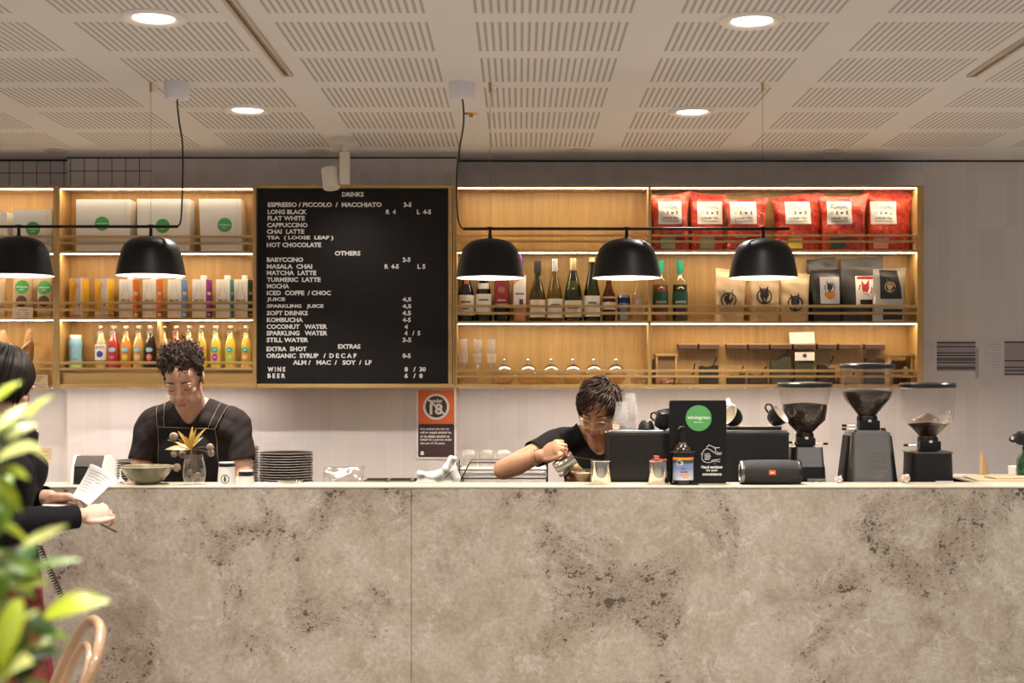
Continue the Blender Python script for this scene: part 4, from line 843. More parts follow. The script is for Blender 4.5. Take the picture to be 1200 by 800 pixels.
for i, (a, b, h0, h1, m_, sc, lb) in enumerate(jars):
    Yj = 6.535; w = (b-a)*Yj/FP-.003; d = .055; t = thing('tea_jar', lb, 'jar', (wx((a+b)/2, Yj), Yj+d/2, Z3R), 0, 'square tea jars with wooden lids')
    g = MB(); zt = jh-.030; g.box(-w/2, w/2, -d/2, d/2, 0, zt, bev=.004); g.build('jar_glass', JL, t)
    l = MB(); l.box(-w/2, w/2, -d/2, d/2, jh-.028, jh-.005, bev=.002); lo = l.build('lid', WJ, t); MB().box(-w/2-.001, w/2+.001, -d/2-.001, d/2+.001, jh-.005, jh, bev=.001).build('lid_rim', WOODH, lo)
    heap(w-.010, d-.010, h0, h1, i, m_, t)
    if sc:
        e = (.010 if i else .034); MB().tube([(w*.12, -.01, max(h0, h1)-.01), (w*.20+.01, -.015, max(h0, h1)+.022), (w*.30+.006, -.02, max(h0, h1)+.030+e)], [.0022, .0032, .0036], 8).build('scoop', BLACK, t)
    if i == 5:
        q = MB(); rect(q, -w/2+.004, w/2-.004, zt-.052, zt-.012, 2, -d/2-.0004); lo = q.build('label_print', PAPER, t); disc(MB(), 0, zt-.028, .010, -d/2-.0013, .0006, 0, 24).build('stamp', mat('navy_stamp', (.06, .06, .12), .5), lo)
cb = MB().box(-.060, .060, -.001, .001, 0, .055).build('paper_card', PAPER); cb.location = (wx(941, 6.53), 6.545, Z3R+jh+.0005); cb.rotation_euler = (-.12, -.03, 0)
tag(cb, 'blank white card standing on the lid of the labelled tea jar', 'card')
wb = thing('wooden_stand', 'open wooden box of small pink sweets beside the tea jars', 'box', (wx(781, 6.47), 6.52, Z3R)); w = .050; h = wz(414.5, 6.47)-Z3R
MB().box(-w, -w+.009, -.05, .05, 0, h-.012, bev=.001).build('side_board', WOODV, wb); MB().box(w-.009, w, -.05, .05, 0, h-.012, bev=.001).build('side_board', WOODV, wb); MB().box(-w-.003, w+.003, -.052, .052, h-.012, h, bev=.001).build('top_board', WOODH, wb); MB().box(-w+.009, w-.009, -.03, .045, h*.28, h-.012).build('inner_tray', mat('brown_tray', (.34, .19, .09), .6), wb)
g = MB(); r_ = random.Random(3)
for k in range(70): g.ell((r_.uniform(-.036, .036), r_.uniform(-.046, -.034), r_.uniform(.007, .032)), .006, u=8, v=5)
o = g.build('sweets', mat('pink_sweets', (.66, .40, .30), .5, var=.2), wb); o['kind'] = 'stuff'
ws = thing('wooden_stand', 'low wooden stand holding spoons and a small jar at the shelf end', 'stand', (wx(1056.5, 6.47), 6.52, Z3R)); w = .058
MB().box(-w, -w+.011, -.045, .045, 0, h-.012, bev=.001).build('side_board', WOODV, ws); MB().box(w-.011, w, -.045, .045, 0, h-.012, bev=.001).build('side_board', WOODV, ws); MB().box(-w-.004, w+.004, -.048, .048, h-.012, h, bev=.001).build('top_board', WOODH, ws); MB().box(-w+.011, w-.011, -.045, .045, h*.30, h*.30+.008).build('shelf_board', WOODH, ws)
o = MB(); o.tube([(-.036, -.02, h*.30+.012), (-.040, -.025, .075), (-.034, -.03, .092)], .003, 8); o.ell((-.034, -.03, .096), (.006, .004, .010)); o.build('spoon', BLACK, ws)
o = MB(); o.lathe([(0, 0), (.013, 0), (.013, .022), (0, .022)], (.026, -.02, h*.30+.008), 16); o.build('small_jar', CREAM, ws); MB().lathe([(0, .022), (.014, .022), (.014, .034), (0, .034)], (.026, -.02, h*.30+.008), 16).build('jar_lid', STEEL, ws)
# ------------------------------------------------------------------ on and behind the counter
YL = 5.05                                        # middle of the ledge
def thg(name, label, cat, px, Y, z, rz=0, group=None): return thing(name, label, cat, (wx(px, Y), Y, z), rz, group)
sc = YL/FP
CERW = mat('white_glazed_cup', (.78, .75, .70), .25, coat=.3); OLIVE = mat('olive_glaze', (.135, .125, .065), .25, var=.3, vscale=14, coat=.4)
# bowl
t = thg('serving_bowl', 'wide olive glazed bowl on the ledge in front of the barista', 'bowl', 172.3, YL, LEDZ); R = 30.3*sc; H = 20.5*sc
MB().lathe([(0, .002), (.43*R, 0), (.46*R, .004), (.62*R, .22*H), (.82*R, .55*H), (.95*R, .86*H), (R, H), (.985*R, H+.001), (.92*R, .86*H), (.78*R, .55*H), (.5*R, .2*H), (0, .14*H)], n=48).build('bowl_body', OLIVE, t, smooth=70)
MB().lathe([(.985*R, H-.001), (R+.0008, H), (.992*R, H+.0022), (.972*R, H)], n=48).build('rim', mat('pale_olive_rim', (.27, .24, .14), .3), t)
# vase and dried flowers
t = thg('glass_vase', 'stemless clear glass holding dried gum nuts and yellow leaves', 'vase', 227.7, YL-.01, LEDZ); s2 = (YL-.01)/FP; R = 13.3*s2; H = 34.5*s2
MB().lathe([(0, 0), (.70*R, 0), (.86*R, .004), (.98*R, .25*H), (R, .42*H), (.93*R, .70*H), (.74*R, H), (.72*R, H), (.90*R, .70*H), (.965*R, .42*H), (.945*R, .25*H), (.80*R, .012), (0, .009)], n=40).build('vase_glass', glass('vase_glass_wall', (.95, .95, .94), .14), t, smooth=70)
dfl = thg('dried_flowers', 'dried bunch of yellow leaves and round brown gum nuts in glass vase', 'flowers', 227.7, YL-.01, LEDZ+.012)
NUT = mat('gum_nut', (.215, .155, .11), .75, var=.35, vscale=60, bump=.6, bscale=90); STEM = mat('dry_stem', (.17, .10, .06), .7)
def lp(px, py, dy=0): return Vector(((px-227.7)*s2, dy, wz(py, YL-.01)-LEDZ-.012))
nuts = [(204.4, 511.4, 5.2, -.01), (206, 531, 4.4, -.02), (213, 532.6, 4.4, .012), (210, 546.8, 4.8, -.034), (247, 523.6, 4.4, -.01), (246.6, 531, 4.2, .01), (222.5, 553, 3.7, -.004), (227, 558.5, 3.7, .006), (232.5, 556.5, 3.6, -.006), (221.5, 541, 3.4, .0), (215.0, 527.5, 3.6, .02)]
for a, b, r_, dy in nuts:
    o = MB(); c = lp(a, b, dy); o.ell(c, r_*s2, u=14, v=9); o.ell(c+Vector((0, -r_*s2*.8, r_*s2*.45)), r_*s2*.3, u=8, v=6); o.build('gum_nut', NUT, dfl)
st = MB(); root = lp(228, 566, 0); root.z = .003; hub = lp(224, 527, 0)
for a, b, r_, dy in nuts:
    c = lp(a, b, dy)
    if b < 545: st.tube([root, lp(227, 545), hub+Vector((0, dy*.4, 0)), c*.5+hub*.5+Vector((0, 0, .006)), c], .0011, 5)
for k in range(4): st.tube([root+Vector((.004*k-.006, .003*(k % 2), 0)), lp(224+2.2*k, 540, .004*k-.006), lp(222+2*k, 524)], .0014, 5)
st.build('stems', STEM, dfl)
LF = [mat('ochre_leaf', (.42, .235, .03), .55, var=.2), mat('pale_dry_leaf', (.50, .44, .22), .55, var=.2), mat('golden_leaf', (.50, .33, .06), .55, var=.2)]
def blade(mb, a, b, w, up=Vector((0, -.5, .5)), fold=.25, curl=.1, n=10, th=.0008):
    a = Vector(a); b = Vector(b); d = b-a; L_ = d.length; s_ = d.cross(up).normalized(); nrm = s_.cross(d).normalized(); rows = []
    for i in range(n+1):
        u = i/n; hw = w*math.sin(PI*min(1, (.04+.96*u)))**.8*(1-.35*u) if u < 1 else .0003; c = a+d*u+nrm*(curl*L_*math.sin(PI*u*.9)); rows.append([c-s_*hw+nrm*fold*hw, c-s_*hw*.5+nrm*fold*hw*.35, c, c+s_*hw*.5+nrm*fold*hw*.35, c+s_*hw+nrm*fold*hw])
    vs = [p for r_ in rows for p in r_]; N = len(vs); vs += [p-nrm*th for p in vs]; fs = []
    for i in range(n):
        for j in range(4):
            q = i*5+j; fs += [(q, q+1, q+6, q+5), (N+q, N+q+5, N+q+6, N+q+1)]
        for e in (0, 4):
            q = i*5+e; fs.append((q, q+5, N+q+5, N+q) if e == 0 else (q, N+q, N+q+5, q+5))
    fs += [(0, N, N+1, 1), (1, N+1, N+2, 2), (2, N+2, N+3, 3), (3, N+3, N+4, 4)]
    mb._new(vs, fs)
for i, (a, b, w, k, dy) in enumerate([(209, 504.5, .009, 0, -.01), (225, 499.6, .009, 2, .01), (231, 502, .009, 0, -.01), (243.6, 501, .008, 2, -.015), (239.8, 512, .009, 1, -.02), (196, 526.5, .016, 1, -.03), (197, 515.5, .006, 0, -.01), (219, 511, .010, 0, -.02), (213, 521, .012, 1, -.03), (233, 519, .008, 2, -.03)]):
    m = MB(); blade(m, lp(224, 526, -.004), lp(a, b, dy), w, curl=.08); m.build('leaf', LF[k], dfl)
# white cups with black band, standing upside down
for px, tp, hw, lb in ((265.8, 541.2, 10.9, 'taller white paper cup upside down with black band and round stamp'), (288.6, 551, 9.6, 'short white paper cup upside down with black band')):
    Yc = 5.03; k = Yc/FP; t = thg('paper_cup', lb, 'cup', px, Yc, LEDZ, group='upside-down paper cups'); R = hw*k; H = (567.5-tp)*k
    rr = lambda z: R*(1-.16*z/H)
    MB().lathe([(R-.002, 0), (R+.0012, 0), (R+.0012, .004), (R, .0045), (rr(H), H), (rr(H)-.003, H), (rr(H)-.004, H-.004), (0, H-.004)], n=36).build('cup_body', CERW, t, smooth=50)
    zb = (.80 if tp < 545 else .62)*H; zc = (.95 if tp < 545 else .92)*H; MB().lathe([(rr(zb)+.0004, zb), (rr(zb)+.001, zb), (rr(zc)+.001, zc), (rr(zc)+.0004, zc)], n=36).build('band', BLACK, t, label='black band')
    if tp < 545:
        zc = wz(560.5, Yc)-LEDZ-.0; g = MB(); rg = .0175
        for r0, r1 in ((.0135, .0165),):
            n = 32; vs = []
            for q in range(n):
                a = 2*PI*q/n
                for r_ in (r0, r1): vs.append((r_*math.cos(a), zc+r_*math.sin(a)))
            vs = [((rr(z)+.0008)*math.sin(x/R), -(rr(z)+.0008)*math.cos(x/R), z) for x, z in vs]; g._new(vs, [(2*q, 2*q+1, (2*q+3) % (2*n), (2*q+2) % (2*n)) for q in range(n)])
        g.build('stamp_ring', INK, t); g = MB(); g.ell((0, -rr(zc)-.0005, zc-.002), (.0045, .0012, .009)); g.build('stamp_figure', INK, t); g = MB(); g.ell((0, -rr(zc)-.0005, zc+.008), (.003, .0012, .003)); g.build('stamp_figure', INK, t)
# dispenser by the woman's papers
t = thg('napkin_dispenser', 'white-sided dispenser with black front and chrome top behind the papers', 'dispenser', 109, 5.07, LEDZ, -.10); k = 5.07/FP; w = 20*k; h = 33*k
side = [(-.055, 0), (.055, 0), (.050, h*.82), (.020, h), (-.020, h), (-.046, h*.62)]
for x in (-w, w-.010): MB().prism(side, x, x+.010, M=Matrix(((0, 1, 0, 0), (1, 0, 0, 0), (0, 0, 1, 0), (0, 0, 0, 1)))).build('side_panel', WHITE, t)
q = MB(); q.prism([(-.050, .004), (.050, .004), (.045, h*.80), (.018, h-.004), (-.018, h-.006), (-.041, h*.62)], -w+.010, w-.010, M=Matrix(((0, 1, 0, 0), (1, 0, 0, 0), (0, 0, 1, 0), (0, 0, 0, 1)))); q.build('front_panel', BLACK, t)
q = MB(); q.prism([(-.0425, h*.62), (-.019, h-.005), (.018, h-.003), (.018, h), (-.020, h), (-.046, h*.63)], -w+.010, w-.010, M=Matrix(((0, 1, 0, 0), (1, 0, 0, 0), (0, 0, 1, 0), (0, 0, 0, 1)))); q.build('top_cover', CHROME, t, label='chrome top cover')
t = thg('nozzle_bottle', 'tiny white nozzle bottle on the ledge beside olive bowl', 'bottle', 141, 5.10, LEDZ); MB().lathe([(0, 0), (.015, 0), (.015, .006), (.006, .016), (.0035, .022), (.003, .046), (.0045, .048), (.0045, .052), (0, .052)], n=20).build('bottle_body', WHITE, t); MB().tube([(.0, 0, .048), (.010, -.003, .049)], .002, 8).build('spout', WHITE, t)
t = thg('glass_dish', 'shallow clear glass dish lying on the ledge before the plates', 'dish', 340, 5.07, LEDZ); MB().lathe([(0, 0), (.035, 0), (.047, .010), (.049, .013), (.047, .013), (.034, .003), (0, .003)], n=36).build('dish_glass', glass('dish_wall', (.97, .97, .96), .16), t); MB().lathe([(.035, .0005), (.038, .0005), (.038, .003)], n=30).build('foot_ring', GLASS, t)
# plates on the back bench
YB2 = 6.25; kb = YB2/FP
PLD = mat('dark_stoneware', (.028, .019, .016), .4, spec=.3); PLR = mat('pale_plate_rim', (.46, .41, .36), .35)
def plate_mesh(R):
    g = MB(); g.lathe([(0, .004), (.55*R, .004), (.62*R, .0), (.66*R, .0), (.72*R, .004), (.97*R, .0125), (1.0*R, .0142)], n=48); g.mi = 1; g.lathe([(1.0*R, .0142), (1.003*R, .0158), (1.0*R, .0168)], n=48); g.mi = 0; g.lathe([(1.0*R, .0168), (.985*R, .0180), (.72*R, .0085), (.6*R, .0075), (0, .0075)], n=48)
    return g.mesh('dinner_plate', [PLD, PLR])
PM = plate_mesh(31.3*kb)
for px, top, gl, gr in ((335.3, 531, 'dark stoneware dinner plate in the stack standing clear of the barista', 'free-standing stack of dinner plates'), (271.5, 524, 'dark stoneware dinner plate in the tall stack behind the barista\'s elbow', 'stack of dinner plates behind the elbow'), (169, 539, 'dark stoneware dinner plate in the stack behind the olive bowl', 'stack of dinner plates behind the bowl')):
    n = int(round((wz(top, YB2)-BBZ-.018)/.0118))+1
    for k in range(n):
        o = bpy.data.objects.new('dinner_plate', PM); COL.objects.link(o); o.location = (wx(px, YB2)+rnd.uniform(-.0012, .0012), YB2+rnd.uniform(-.0015, .0015), BBZ+.0118*k); o.rotation_euler = (0, 0, rnd.uniform(0, 6))
        tag(o, gl, 'plate', gr)
# plastic bag with a barcode label
POLY = glass('clear_polythene', (.93, .91, .88), .20, .12)
t = thing('plastic_bag', 'clear plastic bag with white barcode label on the back bench', 'bag', (wx(400, 6.2), 6.2, BBZ)); kk = 6.2/FP; w = 47*kk; h = wz(545.5, 6.2)-BBZ
pm = pouch_mesh(w, h, .09, 77, .010, .06); Mx = Matrix.Identity(4); Mx[0][2] = .10; pm.xf(Mx); bv = BVHTree.FromBMesh(pm.bm); pm.build('bag_film', POLY, t, smooth=60)
f = lambda px, py: ((px-400)*kk, wz(py, 6.2)-BBZ)
Q = [f(389.5, 554), f(412.5, 546.5), f(413, 553), f(390, 563)]
g = MB(); g.sheet(lambda u, v: ((Q[3][0]*(1-u)+Q[2][0]*u)*(1-v)+(Q[0][0]*(1-u)+Q[1][0]*u)*v, -.0006, (Q[3][1]*(1-u)+Q[2][1]*u)*(1-v)+(Q[0][1]*(1-u)+Q[1][1]*u)*v), 8, 4, .0006); lo = press(g, bv, .002).build('label_print', PAPER, t)
for u0, u1 in ((.04, .2), (.74, .90)):
    for j in range(5):
        a = u0+(u1-u0)*j/5; b = a+(u1-u0)*.1; g = MB(); g.sheet(lambda u, v: ((Q[3][0]*(1-(a+(b-a)*u))+Q[2][0]*(a+(b-a)*u))*(1-(.2+.6*v))+(Q[0][0]*(1-(a+(b-a)*u))+Q[1][0]*(a+(b-a)*u))*(.2+.6*v), -.0006, (Q[3][1]*(1-(a+(b-a)*u))+Q[2][1]*(a+(b-a)*u))*(1-(.2+.6*v))+(Q[0][1]*(1-(a+(b-a)*u))+Q[1][1]*(a+(b-a)*u))*(.2+.6*v)), 1, 1, .0006); press(g, bv, .0036).build('barcode_print', INK, lo)
# steel pans
for i, (px, lb) in enumerate(((442, 'steel food pan next to the plastic bag'), (469.5, 'middle steel food pan of three'), (497, 'steel food pan partly under the white cloth'))):
    Yp = 6.28; kk = Yp/FP; w = 12.8*kk; h = wz(561.2, Yp)-BBZ-.002; t = thg('food_pan', lb, 'pan', px, Yp, BBZ, group='steel food pans')
    q = MB(); q.box(-w, w, -.08, .08, 0, .0015); q.box(-w, -w+.0015, -.08, .08, 0, h); q.box(w-.0015, w, -.08, .08, 0, h); q.box(-w, w, -.08, -.0785, 0, h); q.box(-w, w, .0785, .08, 0, h); q.build('pan_body', STEEL, t)
    q = MB(); q.box(-w-.004, w+.004, -.086, -.078, h-.002, h+.001); q.box(-w-.004, w+.004, .078, .086, h-.002, h+.001); q.box(-w-.004, -w+.002, -.086, .086, h-.002, h+.001); q.box(w-.002, w+.004, -.086, .086, h-.002, h+.001); q.build('rim', STEEL, t)
# white cloth
CLOTH = mat('white_tea_towel', (.72, .70, .67), .85, var=.08, vscale=30, bump=.4, bscale=70)
Yt = 6.09; g = MB(); r_ = random.Random(5)
for px, py, rx, rz in ((494, 556, 7, 5), (503, 558, 9, 7), (513, 557, 9, 6), (522, 556, 9, 8), (530, 552, 6.5, 10), (529, 541, 5, 8), (533, 536, 3.2, 3.5), (524, 548, 6, 7), (534, 560, 6, 8), (500, 566, 14, 8), (520, 568, 17, 9)):
    k = Yt/FP; g.ell((wx(px, Yt), Yt+r_.uniform(-.02, .02), wz(py, Yt)), (rx*k, .045, rz*k), u=16, v=10)
g.box(wx(490, Yt), wx(538, Yt), Yt-.05, Yt+.05, BBZ, BBZ+.08)
g = remeshed(g, .006, 4)
for v in g.bm.verts: v.co += Vector((0, .006*math.sin(70*v.co.x+30*v.co.z), .004*math.sin(55*v.co.x+80*v.co.z))); v.co.z = max(v.co.z, BBZ)
o = g.build('tea_towel', CLOTH, smooth=80); tag(o, 'crumpled white tea towel on the back bench below the age sign', 'towel')
s_ = MB(); bv = BVHTree.FromPolygons([v.co[:] for v in o.data.vertices], [p.vertices[:] for p in o.data.polygons])
for dx in (0, 4): s_.sheet(lambda u, v: (wx(520+10*u+dx*.5, Yt)+.002*math.sin(9*v), -.0005, wz(556-9*u+dx-2*v, Yt)), 8, 2, .0005)
press(s_, bv, .0006).build('stripe', mat('blue_grey_stripe', (.30, .33, .42), .85), o)
# wire glass rack
Yr = 6.27; kr = Yr/FP
rk = thing('wire_rack', 'black wire rack of drinking glasses behind the barista\'s elbow', 'rack', (wx(589, Yr), Yr, BBZ)); BW = mat('black_wire', (.02, .014, .012), .4)
lx = lambda px: (px-589)*kr
zt_, zm, zl = wz(540, Yr)-BBZ, wz(548.4, Yr)-BBZ, wz(558.3, Yr)-BBZ
q = MB(); y0, y1 = -.11, .11
for y in (y0, y1):
    q.tube([(lx(542), y, 0), (lx(542), y, zl), (lx(551), y, zt_-.004), (lx(553), y, zt_), (lx(640), y, zt_), (lx(641), y, zt_-.004), (lx(641), y, 0)], .0032, 8)
    q.tube([(lx(537), y, zm), (lx(641), y, zm)], .0025, 8); q.tube([(lx(537), y, zl), (lx(641), y, zl)], .0035, 8); q.tube([(lx(537), y, zt_), (lx(537), y, zl)], .0025, 8)
for k in range(7): q.tube([(lx(537+17.3*k), y0, zl), (lx(537+17.3*k), y1, zl)], .002, 6); q.tube([(lx(537+17.3*k), y0, zm), (lx(537+17.3*k), y1, zm)], .002, 6)
q.tube([(lx(640), y0, zt_), (lx(640), y1, zt_)], .0025, 8); q.build('rack_frame', BW, rk)
MB().box(lx(541), lx(640), y0+.01, y1-.01, zl+.004, zm+.0045, bev=.003).build('drip_mat', PAPER, rk)
GT = glass('tumbler_glass', (.97, .965, .95), .14, .03, .06)
tum = thing('drinking_glass', 'x', 'glass', (0, 0, 0), 0, 'upturned glasses on the rack')
MB().lathe([(.036, 0), (.038, .001), (.0385, .03), (.036, .062), (.031, .074), (.022, .080), (0, .081), (0, .074), (.022, .072), (.030, .066), (.0345, .055), (.037, .03), (.0365, .0)], n=32).build('glass_wall', GT, tum, smooth=60)
MB().lathe([(.020, .0802), (.023, .0797), (.021, .0822), (0, .0822)], n=24).build('glass_base', GT, tum)
for i, (px, up, lb) in enumerate(((549.5, 1, 'upturned glass on rack\'s upper deck beside the tea towel'), (570, 1, 'upturned glass in the middle of the rack\'s upper deck'), (590.5, 1, 'upturned glass on the upper deck just above the bent elbow'))):
    o = tum if i == 0 else dup(tum); o.location = (wx(px, Yr), Yr, BBZ+zm+.0046); o['label'] = lb
for i, (px, lb) in enumerate(((548.5, 'glass under the rack nearest the tea towel'), (568, 'glass under the rack, second along from the tea towel'), (587.5, 'glass under the rack directly below the bent elbow'), (607, 'glass under the rack below the forearm'), (627, 'glass under the rack next to the black apron'))):
    o = dup(tum); o.location = (wx(px, Yr), Yr, BBZ); o['label'] = lb; o['group'] = 'glasses below the rack'
# age sign
Yg = YW-.006; k = Yg/FP; t = thing('age_sign', 'orange and brown under 18 alcohol notice on white tile wall', 'sign', (wx(511.2, Yg), YW-.0005, wz(537.5, Yg)))
f = lambda px, py: ((px-511.2)*k, wz(py, Yg)-wz(537.5, Yg))
def rrect(x0, x1, z0, z1, r, n=6):
    out = []
    for cx, cz, a0 in ((x1-r, z1-r, 0), (x0+r, z1-r, 90), (x0+r, z0+r, 180), (x1-r, z0+r, 270)):
        for i in range(n+1): a = math.radians(a0+90*i/n); out.append((cx+r*math.cos(a), cz+r*math.sin(a)))
    return out
a, b = f(488, 537.5), f(534.4, 456); MB().prism(rrect(a[0], b[0], 0, b[1], .012), -.005, 0).build('plate', mat('sign_white', (.80, .77, .73), .4), t)
OR = mat('sign_orange', (.72, .155, .045), .4); BRN = mat('sign_brown', (.052, .026, .028), .4)
a, b = f(490.1, 496.6), f(532.4, 457); MB().box(a[0], b[0], -.0058, -.005, a[1], b[1]).build('orange_panel', OR, t)
a, b = f(490.1, 535.5), f(532.4, 496.6); MB().prism(rrect(a[0], b[0], a[1], b[1], .008), -.0058, -.005).build('brown_panel', BRN, t)
c = f(511.2, 476.4); SW = MATS['sign_white']; disc(MB(), c[0], c[1], 15.4*k, -.0058, .0005).build('symbol_disc', SW, t); disc(MB(), c[0], c[1], 12.6*k, -.0063, .0005).build('symbol_field', BRN, t)
MB().text('under', c[0]-6.6*k, c[0]+7.6*k, c[1]+4.6*k, c[1]+9.4*k, -.0068, .0005, .03).build('lettering', SW, t, smooth=0)
MB().text('18', c[0]-7.6*k, c[0]+7.6*k, c[1]-9.4*k, c[1]+3.9*k, -.0068, .0005, .035).build('lettering', SW, t, smooth=0)
q = MB(); q.box(-15*k, 15*k, -.0004, 0, -1.1*k, 1.1*k, M=Matrix.Translation((c[0], -.0074, c[1])) @ Euler((0, math.radians(42), 0)).to_matrix().to_4x4()); q.build('slash', SW, t)
for i, s_ in enumerate(('It is against the law to', 'sell or supply alcohol to,', 'or to obtain alcohol on', 'behalf of, a person under', 'the age of 18 years.')):
    a = f(492.7, 502.6+4.22*i); w_ = (33.5, 36.5, 34.2, 37.2, 29)[i]; MB().text(s_, a[0], a[0]+w_*k, a[1]-.0068, a[1]+.0068, -.0058, .0004, .03).build('lettering', SW, t, smooth=0)
q = MB(); a = f(494.8, 531); q.prism(rrect(a[0]-.0085, a[0]+.0085, a[1]-.008, a[1]+.0035, .002), -.0063, -.0058); q.ell((a[0], -.006, a[1]+.006), (.0075, .0006, .005), u=12, v=8); q.build('crest_print', SW, t)
# wall notices
PAP2 = mat('laminated_grey_sheet', (.64, .58, .61), .22, coat=.3); PGR = mat('grey_table_print', (.36, .31, .33), .4); TAPE = glass('clear_tape', (.93, .92, .92), .25, .1)
for px0, px1, top, bot, sp, rows, lb in ((1084, 1145.5, 397.5, 445.5, 1097.8, (.925, .82, .67, .605, .53, .49, .43, .32, .28), 'taped printed timetable sheet beside the shelf end'), (1155, 1222, 396.8, 444.6, 1177, (.92, .46, .30, .22, .125), 'taped printed timetable sheet at the frame edge')):
    Yn = 6.71-.003; kk = Yn/FP; w = (px1-px0)*kk; h = (bot-top)*kk
    t = thing('wall_notice', lb, 'notice', (wx((px0+px1)/2, Yn), 6.7095, wz(bot, Yn)), 0, 'printed sheets taped on the tile wall')
    MB().box(-w/2, w/2, -.0012, 0, 0, h).build('sheet', PAP2, t)
    x0 = (sp-(px0+px1)/2)*kk; x1 = w/2-.010
    MB().box(x0, x1, -.0016, -.0012, h*(.22 if px0 < 1100 else .10), h*.93).build('table_print', PGR, t)
    for r_ in rows: MB().box(x0, x1, -.0020, -.0016, h*r_-(.004 if r_ > .9 else .0022), h*r_+.003).build('ruled_bar', INK, t)
    for j in range(9): MB().box(-w/2+.012+(.02 if j % 3 else 0), x0-.012-(j % 4)*.004, -.0014, -.0012, h*(.86-.07*j)-.0012, h*(.86-.07*j)+.0012).build('small_print', PGR, t)
    MB().box(w/2-.009, w/2+.006, -.0022, -.0012, h*.05, h*.8).build('tape', TAPE, t)
o = MB(); w = .034; o.box(-w, w, -.002, 0, 0, .058); o = o.build('price_card', KRAFT); o.location = (wx(51.5, 6.68), 6.6895, wz(539, 6.68)); tag(o, 'blank kraft card fixed to tile wall behind the woman\'s shoulder', 'price card')
MB().box(-.02, .012, -.0024, -.002, .040, .042).build('lettering', INK, o); MB().box(-.015, .015, -.0024, -.002, .022, .0235).build('lettering', INK, o)
t = thing('storage_jar', 'glass jar with black lid on back bench behind the woman', 'jar', (wx(33, 6.25), 6.25, BBZ)); h = wz(512.5, 6.25)-BBZ
MB().lathe([(0, 0), (.042, 0), (.045, .005), (.045, h-.02), (.038, h), (.0, h)], n=28).build('jar_glass', GLASS, t); MB().lathe([(.040, h), (.047, h), (.047, h+.024), (0, h+.024)], n=28).build('lid', BLACK, t)

# ---- coffee machine
Ym = 5.17; km = Ym/FP; mz = wz(506.6, Ym)
cm = thing('coffee_machine', 'big black coffee machine behind the sanitiser sign', 'coffee machine', (wx(819.5, Ym), Ym+.17, BENZ+.0008)); w = 105.4*km; h = mz-BENZ-.0008
MB().box(-w, w, -.17, .13, .03, h-.004, bev=.006).build('machine_body', mat('black_machine_panel', (.010, .0095, .0095), .38, spec=.4), cm)
MB().box(-w-.001, w+.001, -.172, .132, h-.010, h, bev=.002).build('top_panel', mat('dark_cup_tray', (.03, .028, .027), .3), cm)
q = MB(); q.tube([(-w+.004, -.160, h+.006), (w-.004, -.160, h+.006)], .0024, 8)
for k in range(7): x = -w+.01+(2*w-.02)*k/6; q.tube([(x, -.160, h-.001), (x, -.160, h+.006)], .002, 6)
q.build('cup_rail', DSTEEL, cm)
q = MB(); q.tube([(-w-.012, -.155, h+.002), (-w-.012, -.10, h+.002), (-w+.012, -.10, h+.004), (-w+.012, -.155, h+.004)], .003, 8, True); q.build('rail_handle', COPPER, cm)
for sx in (-1, 1):
    for sy in (-1, 1): MB().lathe([(0, 0), (.02, 0), (.018, .03), (0, .03)], (sx*(w-.05), sy*.11-.02, 0), 16).build('foot', STEEL, cm)
for x in (.02, .22):
    q = MB(); q.lathe([(0, 0), (.035, 0), (.035, .045), (0, .045)], (x, .135, h-.19), 20); q.tube([(x, .165, h-.175), (x, .22, h-.18), (x, .26, h-.185)], [.010, .012, .013], 10); q.build('portafilter', DSTEEL, cm)
MZ = mz+.0012
def settle(t, z):
    bpy.context.view_layer.update(); lo = min((ch.matrix_world @ v.co).z for ch in t.children for v in ch.data.vertices); t.location.z += z-lo
# stacked tumblers on the machine
ng = thing('stacked_glass', 'x', 'glass', (0, 0, 0), 0, 'glasses stacked on the coffee machine')
GK = glass('ribbed_glass', (.99, .99, .99), .12, .03, .15)
def ribbed(R, R2, H):
    g = MB(); prof = [(R, 0), (R*.99, .004), ((R+R2)/2, H*.5), (R2, H-.006), (R2*.85, H), (0, H)]; g.lathe(prof, n=36)
    for v in g.bm.verts:
        a = math.atan2(v.co.y, v.co.x); q = 1+.025*math.cos(9*a); v.co.x *= q; v.co.y *= q
    return g
ribbed(.0285, .020, .062).build('glass_wall', GK, ng, smooth=60); MB().lathe([(.0285, -.0), (.0300, .001), (.0285, .003)], n=32).build('rim', GK, ng)
first = True
for px, n, yy, w_ in ((727.5, 4, 5.30, 'front'), (737.5, 6, 5.375, 'taller')):
    for k in range(n):
        o = ng if first else dup(ng); first = False; o.location = (wx(px, yy)+.0005*k, yy, MZ+.0165*k)
        o['label'] = 'clear ribbed glass nested in the %s stack on the coffee machine beside the barista\'s face' % ('shorter' if w_ == 'front' else 'taller'); o['group'] = 'shorter stack of ribbed glasses' if w_ == 'front' else 'taller stack of ribbed glasses'
